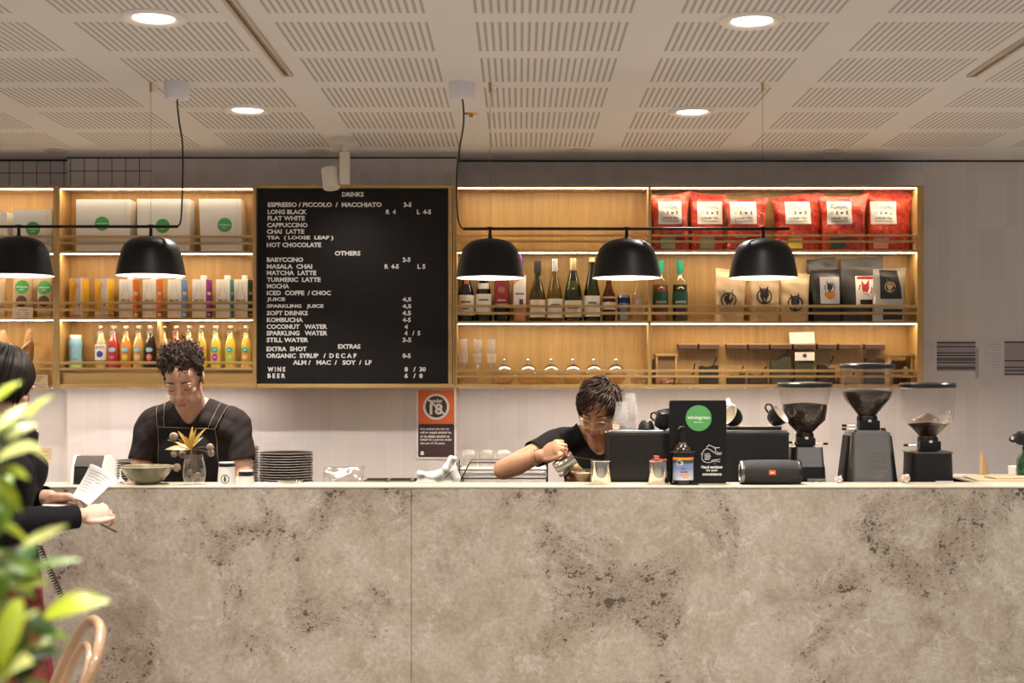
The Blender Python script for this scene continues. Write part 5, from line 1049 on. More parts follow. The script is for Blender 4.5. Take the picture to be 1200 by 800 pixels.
# black cups
CUPB = mat('black_cup_glaze', (.010, .0095, .0095), .4, spec=.35); CUPI = mat('cream_cup_inside', (.66, .60, .48), .35)
def cup(label, px, py, Y, rot, R=.040, H=.052, handle=True, z=None, rest=None):
    t = thing('coffee_cup', label, 'cup', (wx(px, Y), Y, z if z is not None else wz(py, Y)), 0, 'black cups on the coffee machine'); t.rotation_euler = rot
    g = MB(); g.lathe([(0, 0), (.5*R, 0), (.62*R, .10*H), (.86*R, .45*H), (R, H)], n=32); g.mi = 1; g.lathe([(R, H), (.95*R, H), (.80*R, .45*H), (.55*R, .13*H), (0, .10*H)], n=32); g.build('cup_body', [CUPB, CUPI], t, smooth=60)
    if handle: MB().tube([(-.86*R, 0, .80*H), (-1.25*R, 0, .88*H), (-1.48*R, 0, .66*H), (-1.30*R, 0, .38*H), (-.80*R, 0, .32*H)], [.0042, .004, .004, .004, .0042], 10).build('handle', CUPB, t)
    if rest is not None: settle(t, rest)
    return t
cup('black cup upside down on machine next to the ribbed glasses', 757.5, 0, 5.30, (PI, 0, .3), .034, .040, False, MZ+.040, MZ+.0006)
cup('black cup tipped with cream inside beside the sign edge', 772, 0, 5.27, (-.2, .55, -.25), .037, .050, True, MZ+.019, MZ+.0006)
t = thing('black_saucer', 'black dish propped over the tipped cup at the sign edge', 'dish', (wx(781, 5.36), 5.36, MZ+.047)); t.rotation_euler = (.2, -.18, 0); MB().lathe([(0, 0), (.026, 0), (.036, .012), (.042, .028), (.040, .028), (.032, .012), (0, .004)], n=32).build('dish_body', CUPB, t, smooth=60); MB().lathe([(.024, -.001), (.026, -.001), (.026, .001)], n=24).build('foot_ring', CUPB, t)
tr_ = thing('cup_tray', 'low black tray with steel edge under the tilted cups', 'tray', (wx(881, 5.32), 5.32, MZ+.0006)); MB().box(-.105, .105, -.06, .06, 0, .014, bev=.003).build('tray_body', CUPB, tr_); MB().box(-.107, .107, -.062, .062, .014, .0172, bev=.001).build('steel_edge', STEEL, tr_)
cup('black cup tilted on its rim, cream inside, beside the sanitiser sign', 866, 0, 5.29, (.40, -1.05, .0), .042, .052, False, MZ+.060, MZ+.0182)
cup('black cup tilted the other way on the tray, next to the first grinder', 903, 0, 5.29, (.40, .85, 0), .042, .052, True, MZ+.060, MZ+.0182)
t = thing('squeeze_bottle', 'white squeeze bottle top behind the sanitiser sign', 'bottle', (wx(853.5, 5.42), 5.42, MZ)); hb = wz(466.5, 5.42)-MZ
MB().lathe([(0, 0), (.030, 0), (.032, .004), (.032, hb-.045), (.026, hb-.035), (0, hb-.035)], n=28).build('bottle_body', CERW, t); MB().lathe([(.027, hb-.035), (.027, hb-.026), (.012, hb-.020), (.006, hb-.002), (.004, hb), (0, hb)], n=24).build('nozzle', WHITE, t)

# ---- sanitiser sign and bottle
Ys = 5.075; ks = Ys/FP; sg = thing('sanitiser_stand', 'black sign with green disc and hand sanitiser wording on the ledge', 'sign', (wx(817.8, Ys), Ys, LEDZ)); f = lambda px, py: ((px-817.8)*ks, wz(py, Ys)-LEDZ)
hs = f(0, 469)[1]; ws_ = 33.6*ks; MB().prism(rrect(-ws_, ws_, .0, hs, .008), 0, .004).build('sign_board', mat('black_acrylic', (.007, .007, .007), .3, spec=.4), sg)
c = f(818.7, 489.8); R = 15.2*ks; o = disc(MB(), c[0], c[1], R, 0, .0006).build('logo_disc', mat('logo_green', (.085, .33, .10), .5), sg)
MB().text('wholegreen', c[0]-R*.86, c[0]+R*.86, c[1]-R*.16, c[1]+R*.20, -.0006, .0004, .008).build('lettering', WINK, o, smooth=0); MB().text('BAKERY', c[0]-R*.36, c[0]+R*.36, c[1]-R*.36, c[1]-R*.27, -.0006, .0004).build('lettering', WINK, o, smooth=0)
for i, (s_, hw) in enumerate((('Hand sanitiser', 12.6), ('for your', 6.8), ('convenience', 11.2))): a = f(834.4, 547+4.15*i); MB().text(s_, a[0]-hw*ks, a[0]+hw*ks, a[1]-.0055, a[1]+.0055, 0, .0004, .03).build('lettering', WINK, sg, smooth=0)
h_ = MB(); pl = lambda pts: h_.tube([(*[f(700+a/6, 450+b/6)[0]], -.0006, f(700+a/6, 450+b/6)[1]) for a, b in pts], .0010, 5)
pl([(862, 446), (835, 447), (812, 440), (790, 428), (772, 438), (770, 452), (790, 458), (806, 470), (822, 480), (845, 494), (874, 492)]); pl([(875, 480), (850, 484), (830, 470), (832, 456), (822, 450)])
pl([(768, 452), (748, 466), (738, 490), (734, 520), (746, 542), (770, 552), (800, 548), (830, 540), (862, 546)]); pl([(864, 528), (840, 530), (815, 534), (800, 540)])
for i in range(5): pl([(754, 490+10*i), (798-4*abs(i-2), 488+10*i)])
for a, b in ((780, 424), (728, 488), (826, 556)): pl([(a, b), (a+3, b+3)])
h_.build('hand_drawing', WINK, sg)
a = f(785, 566)[0]; b = f(816, 566)[0]; MB().box(a, b, -.075, 0, 0, .0035, bev=.001).build('base_shelf', BLACKM, sg)
q = MB(); cx = wx(800.2, 5.035)-wx(817.8, Ys); zr_ = f(0, 528.5)[1]; q.tube([(cx+.0455*math.cos(u), -.040+.0428*math.sin(u), zr_) for u in [2*PI*k/28 for k in range(28)]], .0022, 6, True); q.build('holder_ring', BLACKM, sg)
sb = thing('sanitiser_bottle', 'amber pump bottle of hand sanitiser with blue and orange label', 'pump bottle', (wx(800.2, 5.035), 5.035, LEDZ+.0037)); kz = 5.035/FP; R = 12.2*kz; fz = lambda py: wz(py, 5.035)-LEDZ-.0037
MB().lathe([(0, 0), (.92*R, 0), (R, .004), (R, fz(529)), (.90*R, fz(525)), (.6*R, fz(521)), (.42*R, fz(519)), (.42*R, fz(517)), (0, fz(517))], n=36).build('bottle_body', mat('brown_bottle', (.014, .008, .006), .15, coat=.3), sb, smooth=50)
LBW = NT('label_blend'); _z = LBW.xyz()[2]; LBM = LBW.done(LBW.ramp(LBW.math('DIVIDE', _z, .09), [(.1, (.72, .70, .70)), (.62, (.20, .27, .50)), (.95, (.16, .20, .36))]), .4)
lo = MB().patch(0, 0, R+.0003, -1.35, 1.35, fz(561.5), fz(535.2), .0005, 24).build('label_print', LBM, sb); ORA = mat('label_orange', (.80, .28, .04), .4)
MB().patch(0, 0, R+.0009, -1.35, 1.35, fz(538), fz(535.2), .0004, 24).build('label_band', ORA, lo); MB().patch(0, 0, R+.0009, -1.35, 1.35, fz(542), fz(538), .0004, 24).build('label_band', mat('label_moss', (.03, .07, .03), .5), lo)
q = MB(); q.tube([((R+.001)*math.sin(x), -(R+.001)*math.cos(x), z) for x, z in [(-.42+.30*math.cos(u), fz(541.5)+.009*math.sin(u)) for u in [2*PI*k/16 for k in range(16)]]], .0009, 5, True); q.build('logo_outline', WINK, lo)
MB().text('20', -.0125, -.004, fz(543.5), fz(540), 0, .0004, .02, cyl=(0, 0, R+.0012)).build('lettering', WINK, lo, smooth=0); MB().text('HAND', -.012, .006, fz(549), fz(547.4), 0, .0004, .01, cyl=(0, 0, R+.0012)).build('lettering', INK, lo, smooth=0); MB().text('SANITISER', -.013, .013, fz(553), fz(551), 0, .0004, .01, cyl=(0, 0, R+.0012)).build('lettering', INK, lo, smooth=0)
for z0, z1, hw in ((556.3, 554.4, .46), (559, 557.6, .26)): MB().patch(0, 0, R+.0009, .15-hw, .15+hw, fz(z0), fz(z1), .0004, 12).build('label_bar', ORA, lo)
q = MB(); q.lathe([(0, fz(517)), (.38*R, fz(517)), (.38*R, fz(512)), (.30*R, fz(512)), (.30*R, fz(507.5)), (.18*R, fz(507)), (.16*R, fz(501.8)), (0, fz(501.8))], n=24); q.build('pump_collar', BLACK, sb)
q = MB(); q.tube([(.006, 0, fz(501)), (-.004, -.006, fz(500.4)), (-.014, -.014, fz(501)), (-.019, -.018, fz(503))], [.005, .0055, .004, .003], 10); q.lathe([(0, fz(502.5)), (.008, fz(502.5)), (.009, fz(500)), (.006, fz(499.2)), (0, fz(499.2))], n=18); q.build('pump_head', BLACK, sb)
# ---- steel beakers
MIR = mat('polished_steel', (.72, .67, .58), .10, 1)
for px, w0, lb, gp in ((704.5, 11.8, 'polished steel beaker on the ledge beside the glass of coffee', 0), (771.5, 11.9, 'polished steel beaker filled with red-orange tags beside sanitiser bottle', 1)):
    Yb_ = 5.04; k = Yb_/FP; t = thg('steel_beaker', lb, 'beaker', px, Yb_, LEDZ, group='polished steel beakers'); R = w0*k; H = 28*k
    MB().lathe([(0, 0), (.93*R, 0), (.97*R, .003), (.97*R, H-.003), (1.06*R, H), (1.06*R, H+.001), (.94*R, H-.001), (.93*R, .004), (0, .004)], n=40).build('beaker_body', MIR, t, smooth=40)
    MB().lathe([(.975*R, H-.004), (1.07*R, H-.0005), (1.07*R, H+.0012), (.96*R, H+.0005)], n=40).build('rolled_rim', MIR, t)
REDT = mat('red_order_tag', (.68, .075, .035), .5)
for i, (dx, dz, ang, w_, h_) in enumerate(((-3.2, -30.5, .05, 3.0, 8.5), (3.5, -28.2, -.5, 2.2, 5), (8, -27.6, .9, 2.2, 6), (-6, -27.4, -1.1, 2, 5.5), (1.0, -27.8, 1.2, 2.1, 6))):
    k = 5.04/FP; m = MB(); m.box(-w_*k, w_*k, -.0035, .0035, -.065, h_*k*.5, bev=.001) if i == 0 else m.box(-w_*k, w_*k, -.0035, .0035, -h_*k, h_*k*.4, bev=.001)
    o = m.build('order_tag', REDT); o.location = (wx(771.5+dx, 5.04), 5.04+(i-2)*.011, LEDZ-dz*k*.97); o.rotation_euler = (.15, ang, 0)
    MB().box(-w_*k*.6, w_*k*.6, -.0042, -.0034, h_*k*.05, h_*k*.2).build('print_bar', mat('tag_print', (.80, .45, .35), .5), o)
    tag(o, ('tall red-orange tag standing up in the steel beaker', 'red-orange tag lying across the beaker mouth, next to the upright tag', 'red-orange tag at the beaker rim beside the sanitiser bottle', 'red-orange tag at the beaker rim away from sanitiser', 'red-orange tag tucked flat in the middle of beaker')[i], 'tag', 'red tags in the beaker')
# ---- speaker
t = thing('bluetooth_speaker', 'black cylinder speaker with small red badge lying on the ledge', 'speaker', (wx(902.5, 5.045), 5.045, LEDZ)); k = 5.045/FP; R = 14.2*k; L_ = 35.5*k
My = Euler((0, PI/2, 0)).to_matrix().to_4x4(); FAB = mat('black_mesh_fabric', (.012, .0115, .0115), .75, bump=.6, bscale=400)
q = MB(); q.lathe([(0, -L_*.93), (.80*R, -L_*.93), (.93*R, -L_*.90), (R, -L_*.6), (1.02*R, 0), (R, L_*.6), (.93*R, L_*.90), (.80*R, L_*.93), (0, L_*.93)], (0, 0, R), 36, M=My); q.build('speaker_body', FAB, t)
for s_ in (-1, 1):
    q = MB(); q.lathe([(.70*R, s_*L_*.90), (.95*R, s_*L_*.89), (.99*R, s_*L_*.93), (.95*R, s_*L_), (.74*R, s_*L_), (.70*R, s_*L_*.95)], (0, 0, R), 36, M=My); q.build('end_ring', DSTEEL if s_ < 0 else BLACK, t)
    q = MB(); q.lathe([(0, s_*L_*.955), (.70*R, s_*L_*.955), (.70*R, s_*L_*.94), (0, s_*L_*.94)], (0, 0, R), 30, M=My); q.build('bass_cone', BLACK, t)
o = MB().box(-.0125, .0125, -R-.0015-.0006, -R+.001, R+.001-.0085, R+.001+.0085, bev=.001).build('badge', mat('red_badge', (.75, .10, .03), .4), t); MB().text('JBL', -.008, .008, R-.003, R+.004, -R-.0021, .0004, .03).build('lettering', WINK, o, smooth=0)
MB().box(-.05, .05, -.02, .02, 0, .003).build('foot_pad', BLACK, t)

# ---- grinders
BEANS = mat('coffee_beans', (.022, .011, .007), .6, spec=.25, var=.7, vscale=110, bump=1.0, bscale=120); GUN = mat('gunmetal_body', (.36, .34, .32), .24, .8, coat=.5)
LIDM = mat('smoked_black_lid', (.02, .019, .019), .3)
Yq = 5.34; kq = Yq/FP
def rbox(g, w0, d0, z0, w1, d1, z1, ex=4.5, n=40, caps=True):
    vs = []
    for w, d, z in ((w0, d0, z0), (w1, d1, z1)):
        for k in range(n):
            a = 2*PI*k/n; c, s_ = math.cos(a), math.sin(a); e = 2/ex; vs.append((w*math.copysign(abs(c)**e, c), d*math.copysign(abs(s_)**e, s_), z))
    fs = [(k, (k+1) % n, n+(k+1) % n, n+k) for k in range(n)]
    if caps: fs += [tuple(range(n))[::-1], tuple(range(n, 2*n))]
    g._new(vs, fs); return g
def grinder(label, px, lid, hop, bean, collar, levers, body, mats, extra=None):
    t = thg('coffee_grinder', label, 'coffee grinder', px, Yq, BENZ+.0008, group='coffee grinders'); z = lambda py: wz(py, Yq)-BENZ; r = lambda q: q*kq
    MB().lathe([(0, z(lid[2])), (r(lid[0])*.97, z(lid[2])), (r(lid[0]), z(lid[2])+.002), (r(lid[0]), z(lid[1])-.006), (r(lid[0])*.96, z(lid[1])-.001), (0, z(lid[1])+.003)], n=48).build('hopper_lid', LIDM, t)
    MB().lathe([(r(a), z(b)) for a, b in hop] + [(r(a)-.002, z(b)) for a, b in hop[::-1]], n=48).build('hopper', GLASSH, t, smooth=50)
    g = MB(); g.lathe([(max(.0005, r(a)-.004), z(b)) for a, b in bean] + [(r(bean[-1][0])*.45, z(bean[-1][1])+.005), (0, z(bean[-1][1])+.008)], n=44)
    for v in g.bm.verts: q = 1+.012*math.sin(37*v.co.x*9+v.co.z*300)+.010*math.sin(53*v.co.y*8); v.co.x *= q; v.co.y *= q
    o = g.build('beans', BEANS, t, smooth=60); o['kind'] = 'stuff'
    g = MB(); cr, c0, c1 = collar; g.lathe([(0, z(c1)), (r(cr), z(c1)), (r(cr), z(c0)-.008), (r(cr)*.92, z(c0)), (0, z(c0))], n=28); g.box(-r(cr)*1.02, r(cr)*1.02, -r(cr)*1.05, 0, z(c1)+.004, z(c0)-.018, bev=.004); g.build('collar', BLACK, t)
    MB().box(-.006, .006, -r(cr)*1.05-.002, -r(cr)*1.05, z(c0)-.012-.012, z(c0)-.012-.003).build('collar_mark', CREAM, t)
    for x0, x1, py in levers:
        MB().tube([((x0-px)*kq, -.02, z(py)), ((x1-px)*kq, -.03, z(py))], .0022, 8).build('lever', STEEL, t); MB().tube([((x1-px)*kq-math.copysign(.018, x0-x1)*-1, -.03, z(py)), ((x1-px)*kq, -.03, z(py))], .0048, 10).build('lever_knob', BLACK, t)
    for (w0, d0, p0, w1, d1, p1, m_, nm) in body: g = MB(); rbox(g, r(w1), d1, max(0, z(p1)) if p1 < 900 else 0, r(w0), d0, z(p0)); g.build(nm, m_, t, smooth=35)
    return t, z
t, z = grinder('coffee grinder with steel band and tapering hopper full of beans, beside the speaker', 943, (32, 448, 454.2), [(30.6, 454), (27.5, 475), (24.6, 492), (9.6, 507.5)], [(9.6, 507), (24.3, 492), (26.2, 481), (26.6, 474)], (10.4, 507, 523), [(952, 968, 519.5), (935, 929.5, 520), (933, 921, 518)],
    [(18.5, .075, 523, 20.2, .08, 545.5, STEEL, 'steel_band'), (20.6, .088, 545.5, 25, .10, 999, BLACK, 'lower_body')], None)
o = MB().box((939.5-943)*kq, (961-943)*kq, -.103, -.095, z(566.2), z(558.4), bev=.001).build('label_plate', STEEL, t); MB().text('-- --', (942-943)*kq, (957-943)*kq, z(563.5), z(561.5), -.1033, .0004, .05).build('lettering', INK, o, smooth=0)
t, z = grinder('tallest coffee grinder with gunmetal body and half-full hopper', 1016, (32, 426, 432.2), [(30.6, 432), (29.6, 448), (29.0, 462.5), (26.5, 468), (10.5, 487.5)], [(10.5, 487), (26.2, 468), (28.7, 462), (28.8, 459)], (12, 487, 505.5), [(1006, 984.5, 498.3), (1006, 984.5, 502.4), (1022, 1035, 502.5)],
    [(20, .07, 503.5, 20, .07, 506, STEEL, 'top_plate'), (23.5, .085, 506, 31.8, .115, 999, GUN, 'body_shell')], None)
g = MB(); y_ = -.0985
for i in range(4): a = (1011+6.6*i-1016)*kq; g.tube([(a, y_-.001, z(550.5)), (a, y_+.0035, z(527))], .0008, 5)
for j in range(4): b = 528+7.4*j; g.tube([((1011-1016)*kq, y_+.0035-.0045*j/3, z(b)), ((1031-1016)*kq, y_+.0035-.0045*j/3, z(b))], .0008, 5)
g.build('front_grid', STEEL, t)
for s_ in (-1, 1):
    g = MB(); g.prism([(s_*.080, z(510)), (s_*.0845, z(510)), (s_*.1085, z(566)), (s_*.098, z(566))], -.045, .045); g.build('side_strip', BLACKM, t)
t, z = grinder('black coffee grinder with nearly empty hopper closest to the wall notices', 1087, (32.2, 448.3, 454.6), [(30.7, 454.5), (30.4, 475), (30.2, 490.5), (28, 492.5), (10.5, 511.5)], [(10.5, 511), (23, 498.5), (24.5, 497)], (12, 511, 528.5), [(1076, 1056.5, 521.2)],
    [(25.8, .085, 528.5, 26, .086, 530, DSTEEL, 'top_plate'), (24, .085, 530, 26.5, .105, 999, BLACKM, 'body_shell')], None)
o = MB().lathe([(0, z(483.5)), (.018, z(485.6)), (.045, z(490.3)), (.050, z(493.5)), (.0, z(493.5))], n=36).build('inner_cone', glass('pink_cone', (.80, .66, .60), .25, .3), t, label='pale pinkish cone inside the hopper')
o = MB().box((1087.2-1087)*kq, (1107-1087)*kq, -.112, -.100, z(566.8), z(561.2), bev=.0005).build('label_plate', CREAM, t)
for k in range(4): MB().box((1088.6+4.4*k-1087)*kq, (1092+4.4*k-1087)*kq, -.1126, -.112, z(565.8), z(562.2)).build('label_print', mat('dark_green_print', (.02, .07, .035), .5), o)
CRP = mat('crumpled_wrapper', (.50, .38, .32), .4, var=.3, bump=.8, bscale=60)
for px, py, lb, r_ in ((983, 556, 'small crumpled wrapper on the ledge beside the tallest grinder', 4.6), (1060.5, 559.5, 'small crumpled pinkish wrapper by the black grinder', 5.8)):
    g = MB(); Yw = 5.10; k = Yw/FP; g.ell((0, 0, r_*k*.9), (r_*k, r_*k*.8, r_*k*.9), u=12, v=9); rr = random.Random(int(px))
    for v in g.bm.verts: v.co *= rr.uniform(.75, 1.15); v.co.z = max(0, v.co.z)
    o = g.build('crumpled_wrapper', CRP, smooth=10); o.location = (wx(px, Yw), Yw, LEDZ); tag(o, lb, 'wrapper', 'crumpled wrappers')
    MB().box(-.004, .004, -.012, -.010, .004, .010).build('torn_tab', PAPER, o)
# ---- deep end of the ledge
PLY = mat('pale_plywood', (.62, .48, .30), .5, var=.1, vscale=6)
q = MB(); ya, yb = 5.155, 5.375
vs = [(wx(1129, yb), yb), (wx(1146, ya), ya), (2.35, ya), (2.35, yb+.02)]; n = 4
q._new([(x, y, z_) for z_ in (LEDZ+.0003, LEDZ+.006) for x, y in vs], [(0, 1, 2, 3), (4, 7, 6, 5)] + [(i, 4+i, 4+(i+1) % 4, (i+1) % 4) for i in range(4)])
o = q.build('plywood_board', PLY, smooth=0); tag(o, 'thin pale plywood board lying on the deep end of the counter', 'board')
o = MB(); o.box(0, .34, 0, .10, 0, .006, bev=.001); o = o.build('plywood_board', PLY); o.location = (wx(1166, 5.20), 5.19, LEDZ+.0063); o.rotation_euler = (0, 0, .12); tag(o, 'smaller pale board stacked on the first at the frame edge', 'board')
t = thing('white_carton', 'small white box at the frame edge on deep end of counter', 'box', (wx(1199, 5.48), 5.48, LEDZ)); MB().box(-.046, .046, -.04, .04, 0, .034, bev=.001).build('box_body', PAPER, t); MB().box(-.047, .047, -.041, .041, .028, .036, bev=.001).build('lid', PAPER, t)
o = MB(); o.prism([(0, 0), (.026, 0), (.010, .080), (.004, .088)], -.016, .016); o = o.build('wooden_wedge', mat('wedge_wood', (.56, .36, .18), .5)); o.location = (wx(1149, 5.52), 5.52, LEDZ); tag(o, 'narrow wooden wedge standing upright on deep end of counter', 'wedge'); MB().prism([(.0262, .0), (.0275, 0), (.011, .080), (.010, .080)], -.014, .014).build('dark_edge', BLACKM, o)
t = thing('green_bottle', 'green bottle under black cloth at the frame edge', 'bottle', (wx(1203, 5.34), 5.34, LEDZ)); hb = wz(521.5, 5.34)-LEDZ
MB().lathe([(0, 0), (.036, 0), (.038, .004), (.038, hb*.55), (.030, hb*.68), (.016, hb*.78), (.014, hb), (0, hb)], n=28).build('bottle_glass', mat('deep_green_glass', (.01, .10, .045), .12, coat=.6), t, smooth=50); MB().lathe([(.0145, hb*.86), (.0165, hb*.86), (.0165, hb*.96), (.0145, hb*.96)], n=24).build('neck_ring', BLACK, t)
g = MB(); zc = wz(513, 5.34); X0 = wx(1203, 5.34); rr = random.Random(9)
for a, b, r_ in ((1190, 513.5, 6), (1186, 514, 3.8), (1197, 511, 7.5), (1205, 510, 8), (1212, 514, 7), (1199, 516, 6), (1195, 519.5, 2.4), (1208, 519, 5)): g.ell((wx(a, 5.34), 5.34+rr.uniform(-.012, .012), wz(b, 5.34)), (r_*.0034, .028, r_*.0030), u=12, v=8)
g = remeshed(g, .005, 3); 
for v in g.bm.verts: v.co += Vector((0, .004*math.sin(90*v.co.x+60*v.co.z), .003*math.sin(120*v.co.x)))
o = g.build('black_cloth', mat('black_cloth_fabric', (.012, .012, .013), .8, bump=.4)); tag(o, 'bunched black cloth draped over the green bottle at the frame edge', 'cloth'); MB().box(wx(1185.5, 5.3), wx(1188, 5.3), 5.302, 5.306, wz(515, 5.3), wz(511, 5.3)).build('white_tag', PAPER, o)
# ------------------------------------------------------------------ people
def skin(name, col): return mat(name, col, .6, spec=.28, var=.10, vscale=35, sub=.12, bump=.08, bscale=260)
def head_matrix(c, yaw, pitch, roll=0, s=1.0):
    return Matrix.Translation(c) @ Matrix.Rotation(yaw, 4, 'Z') @ Matrix.Rotation(pitch, 4, 'X') @ Matrix.Rotation(roll, 4, 'Y') @ Matrix.Scale(s, 4)
def head_shapes(g, M, fem=False):
    """skull and face in head space: face looks to -Y, chin at z=-.115, crown at z=.12"""
    E = lambda c, r, R=None: g.ell((0, 0, 0), r, M=M @ Matrix.Translation(c) @ (R.to_matrix().to_4x4() if R else Matrix.Identity(4)))
    j = .9 if fem else 1.0
    E((0, .018, .035), (.072, .090, .084)); E((0, -.034, .012), (.062, .054, .066)); E((0, -.038, -.035), (.055*j, .046, .062)); E((0, -.042, -.068), (.046*j, .042, .040))
    E((0, -.070, -.098), (.021*j, .019, .017)); E((0, -.050, .052), (.055, .040, .042))
    for s in (-1, 1):
        E((s*.038, -.056, -.018), (.021, .022, .018)); E((s*.049*j, -.015, -.066), (.014, .034, .026)); E((s*.030, -.083, .027), (.023, .010, .0075), Euler((0, s*.12, 0)))
        E((s*.030, -.077, .007), (.0155, .0100, .0095)); E((s*.0105, -.098, -.030), (.0085, .0095, .0075)); E((s*.033, -.070, -.045), (.018, .018, .020))
        E((s*.074, .012, -.004), (.006, .017, .029), Euler((0, s*.10, s*.30))); E((s*.0765, .018, .008), (.0055, .012, .017), Euler((0, 0, s*.35)))
    for k in range(6): t = k/5; E((0, -.085-.020*t, .022-.048*t), (.0075+.0035*t, .010, .009))
    E((0, -.104, -.029), (.0105, .0095, .0085)); E((0, -.088, -.050), (.018, .010, .010)); E((0, -.0895, -.0595), (.0215, .0085, .0048)); E((0, -.0875, -.069), (.0185, .0090, .0058)); E((0, -.080, -.082), (.020, .012, .012))
def face_details(M, parent, hairm, lipm, fem=False, wide=1.0, open_eyes=.0):
    T = lambda p: M @ Vector(p)
    for s in (-1, 1):
        b = MB(); b.tube([T((s*(.012+.040*t), -.0935+.020*t*t, .0275+.008*math.sin(PI*(.25+.6*t)))) for t in [k/7 for k in range(8)]], [.0012, .0026, .0031, .0031, .0029, .0025, .0018, .0008], 7); b.build('eyebrow', hairm, parent)
        e = MB(); e.tube([T((s*(.0165+.030*t), -.0885+.010*(2*t-1)**2-.0015, .0035-.0050*math.sin(PI*t))) for t in [k/8 for k in range(9)]], [.0006, .0012, .0015, .0016, .0016, .0016, .0015, .0013, .0007], 6); e.build('eyelashes', hairm, parent)
        if open_eyes:
            w = MB(); w.ell((0, 0, 0), (.0095, .004, .0032), M=M @ Matrix.Translation((s*.0305, -.0868, .0015))); w.build('eye', mat('eye_white', (.62, .57, .53), .2, coat=.5), parent)
            w = MB(); w.ell((0, 0, 0), (.0042, .0035, .0036), M=M @ Matrix.Translation((s*.0305, -.0885, .0005))); w.build('iris', mat('dark_iris', (.03, .018, .012), .15, coat=1), parent)
    l = MB(); l.ell((0, 0, 0), (.0200, .0070, .0038), M=M @ Matrix.Translation((0, -.0925, -.0592))); l.ell((0, 0, 0), (.0172, .0072, .0048), M=M @ Matrix.Translation((0, -.0905, -.0680))); l.build('lips', lipm, parent)
    q = MB(); q.tube([T((-.0185, -.0945, -.0635)), T((-.008, -.0985, -.0630)), T((.008, -.0985, -.0630)), T((.0185, -.0945, -.0635))], .0010, 6); q.build('mouth_line', mat('mouth_shadow_line', (.16, .06, .05), .6), parent)
def hand_shapes(g, w, f, b, side, curls=((.5, .6, .4),)*4, thumb=None, s=1.0):
    """palm, four fingers and a thumb grown from the wrist w; f points along the hand, b out of its back, thumb on `side`"""
    w = Vector(w); f = Vector(f).normalized(); b = Vector(b); b = (b - f*b.dot(f)).normalized(); a = f.cross(b)*side
    R = Matrix((( a.x, f.x, b.x, 0), (a.y, f.y, b.y, 0), (a.z, f.z, b.z, 0), (0, 0, 0, 1)))
    g.ell((0, 0, 0), (.041*s, .050*s, .0155*s), M=Matrix.Translation(w+f*.048*s) @ R); g.ell((0, 0, 0), (.036*s, .026*s, .015*s), M=Matrix.Translation(w+f*.078*s) @ R); g.ell((0, 0, 0), (.018*s, .032*s, .017*s), M=Matrix.Translation(w+f*.034*s+a*.026*s-b*.006*s) @ R); g.ell((0, 0, 0), (.028*s, .030*s, .019*s), M=Matrix.Translation(w+f*.006*s) @ R)
    tips = []
    for i, (off, L0) in enumerate(((.0315, .90), (.0105, 1.0), (-.0105, .94), (-.0310, .74))):
        p = w + f*(.084+(.005 if i in (1, 2) else 0))*s + a*off*s; ang = 0; seg = (.042*L0, .027*L0, .022*L0); rr = (.0084, .0078, .0070, .0060); c = curls[i % len(curls)]
        for k in range(3):
            ang += c[k]; d = f*math.cos(ang) - b*math.sin(ang) + a*off*.6; q = p + d.normalized()*seg[k]*s; g.cap(p, q, rr[k]*s, rr[k+1]*s); p = q
        tips.append(p)
    td = thumb or (.55, .80, -.35); p = w+f*.026*s+a*.034*s
    for k, (L0, r0, r1) in enumerate(((.036, .0115, .0100), (.030, .0098, .0088), (.024, .0088, .0070))):
        d = (f*(td[0]+.28*k) + a*(td[1]-.35*k) + b*(td[2]-.16*k)).normalized(); q = p+d*L0*s; g.cap(p, q, r0*s, r1*s); p = q
    tips.append(p); return tips
def legs(g, x, y, hip, foot=(0, -1), w=.085, r=1.0):
    for s in (-1, 1):
        fx, fy = foot; px, py = -fy*s*w, fx*s*w
        a = (x+px, y+py, hip); k = (x+px*1.05, y+py*1.05, hip*.54); an = (x+px*1.05-fx*.02, y+py*1.05-fy*.02, .085)
        g.cap(a, k, .085*r, .058*r); g.cap(k, an, .056*r, .040*r); g.cap(an, (an[0]+fx*.15, an[1]+fy*.15, .040), .042, .034); g.ell((an[0], an[1], .045), (.042, .042, .044))
def cut(mb, keep):
    d = [v for v in mb.bm.verts if not keep(v.co)]; bmesh.ops.delete(mb.bm, geom=d, context='VERTS'); return mb
def tidy_edge(mb, it=14):
    ed = [x for x in mb.bm.edges if x.is_boundary]; nb = {}
    for x in ed:
        for p, q in ((x.verts[0], x.verts[1]), (x.verts[1], x.verts[0])): nb.setdefault(p, []).append(q)
    for _ in range(it):
        new = {v: (v.co*.4 + (n[0].co+n[1].co)*.3) for v, n in nb.items() if len(n) == 2}
        for v, c in new.items(): v.co = c
    return mb
def smooth_cloth(mb, amp, fr, seed=0):
    mb.bm.normal_update()
    for v in mb.bm.verts:
        p = v.co; n = math.sin(fr*(p.x*.8+p.z*1.2)+seed)+.6*math.sin(fr*1.9*(p.z-.5*p.y)+seed*2)+.5*math.sin(fr*2.7*(p.x-p.z)+seed)
        v.co = p + v.normal*amp*n
    return mb
def drape(pts_f, nu, nv, bvh, off=.006, th=.002):
    m = MB(); m.sheet(lambda u, v: (*pts_f(u, v)[:1], 0, pts_f(u, v)[1]), nu, nv); bad = []
    for v in m.bm.verts:
        h = bvh.ray_cast(Vector((v.co.x, 3.0, v.co.z)), Vector((0, 1, 0)))[0]
        if h is None: bad.append(v)
        else: v.co.y = h.y-off
    bmesh.ops.delete(m.bm, geom=bad, context='VERTS')
    r = bmesh.ops.extrude_face_region(m.bm, geom=list(m.bm.faces)); 
    for v in [e for e in r['geom'] if isinstance(e, bmesh.types.BMVert)]: v.co.y -= th
    return m
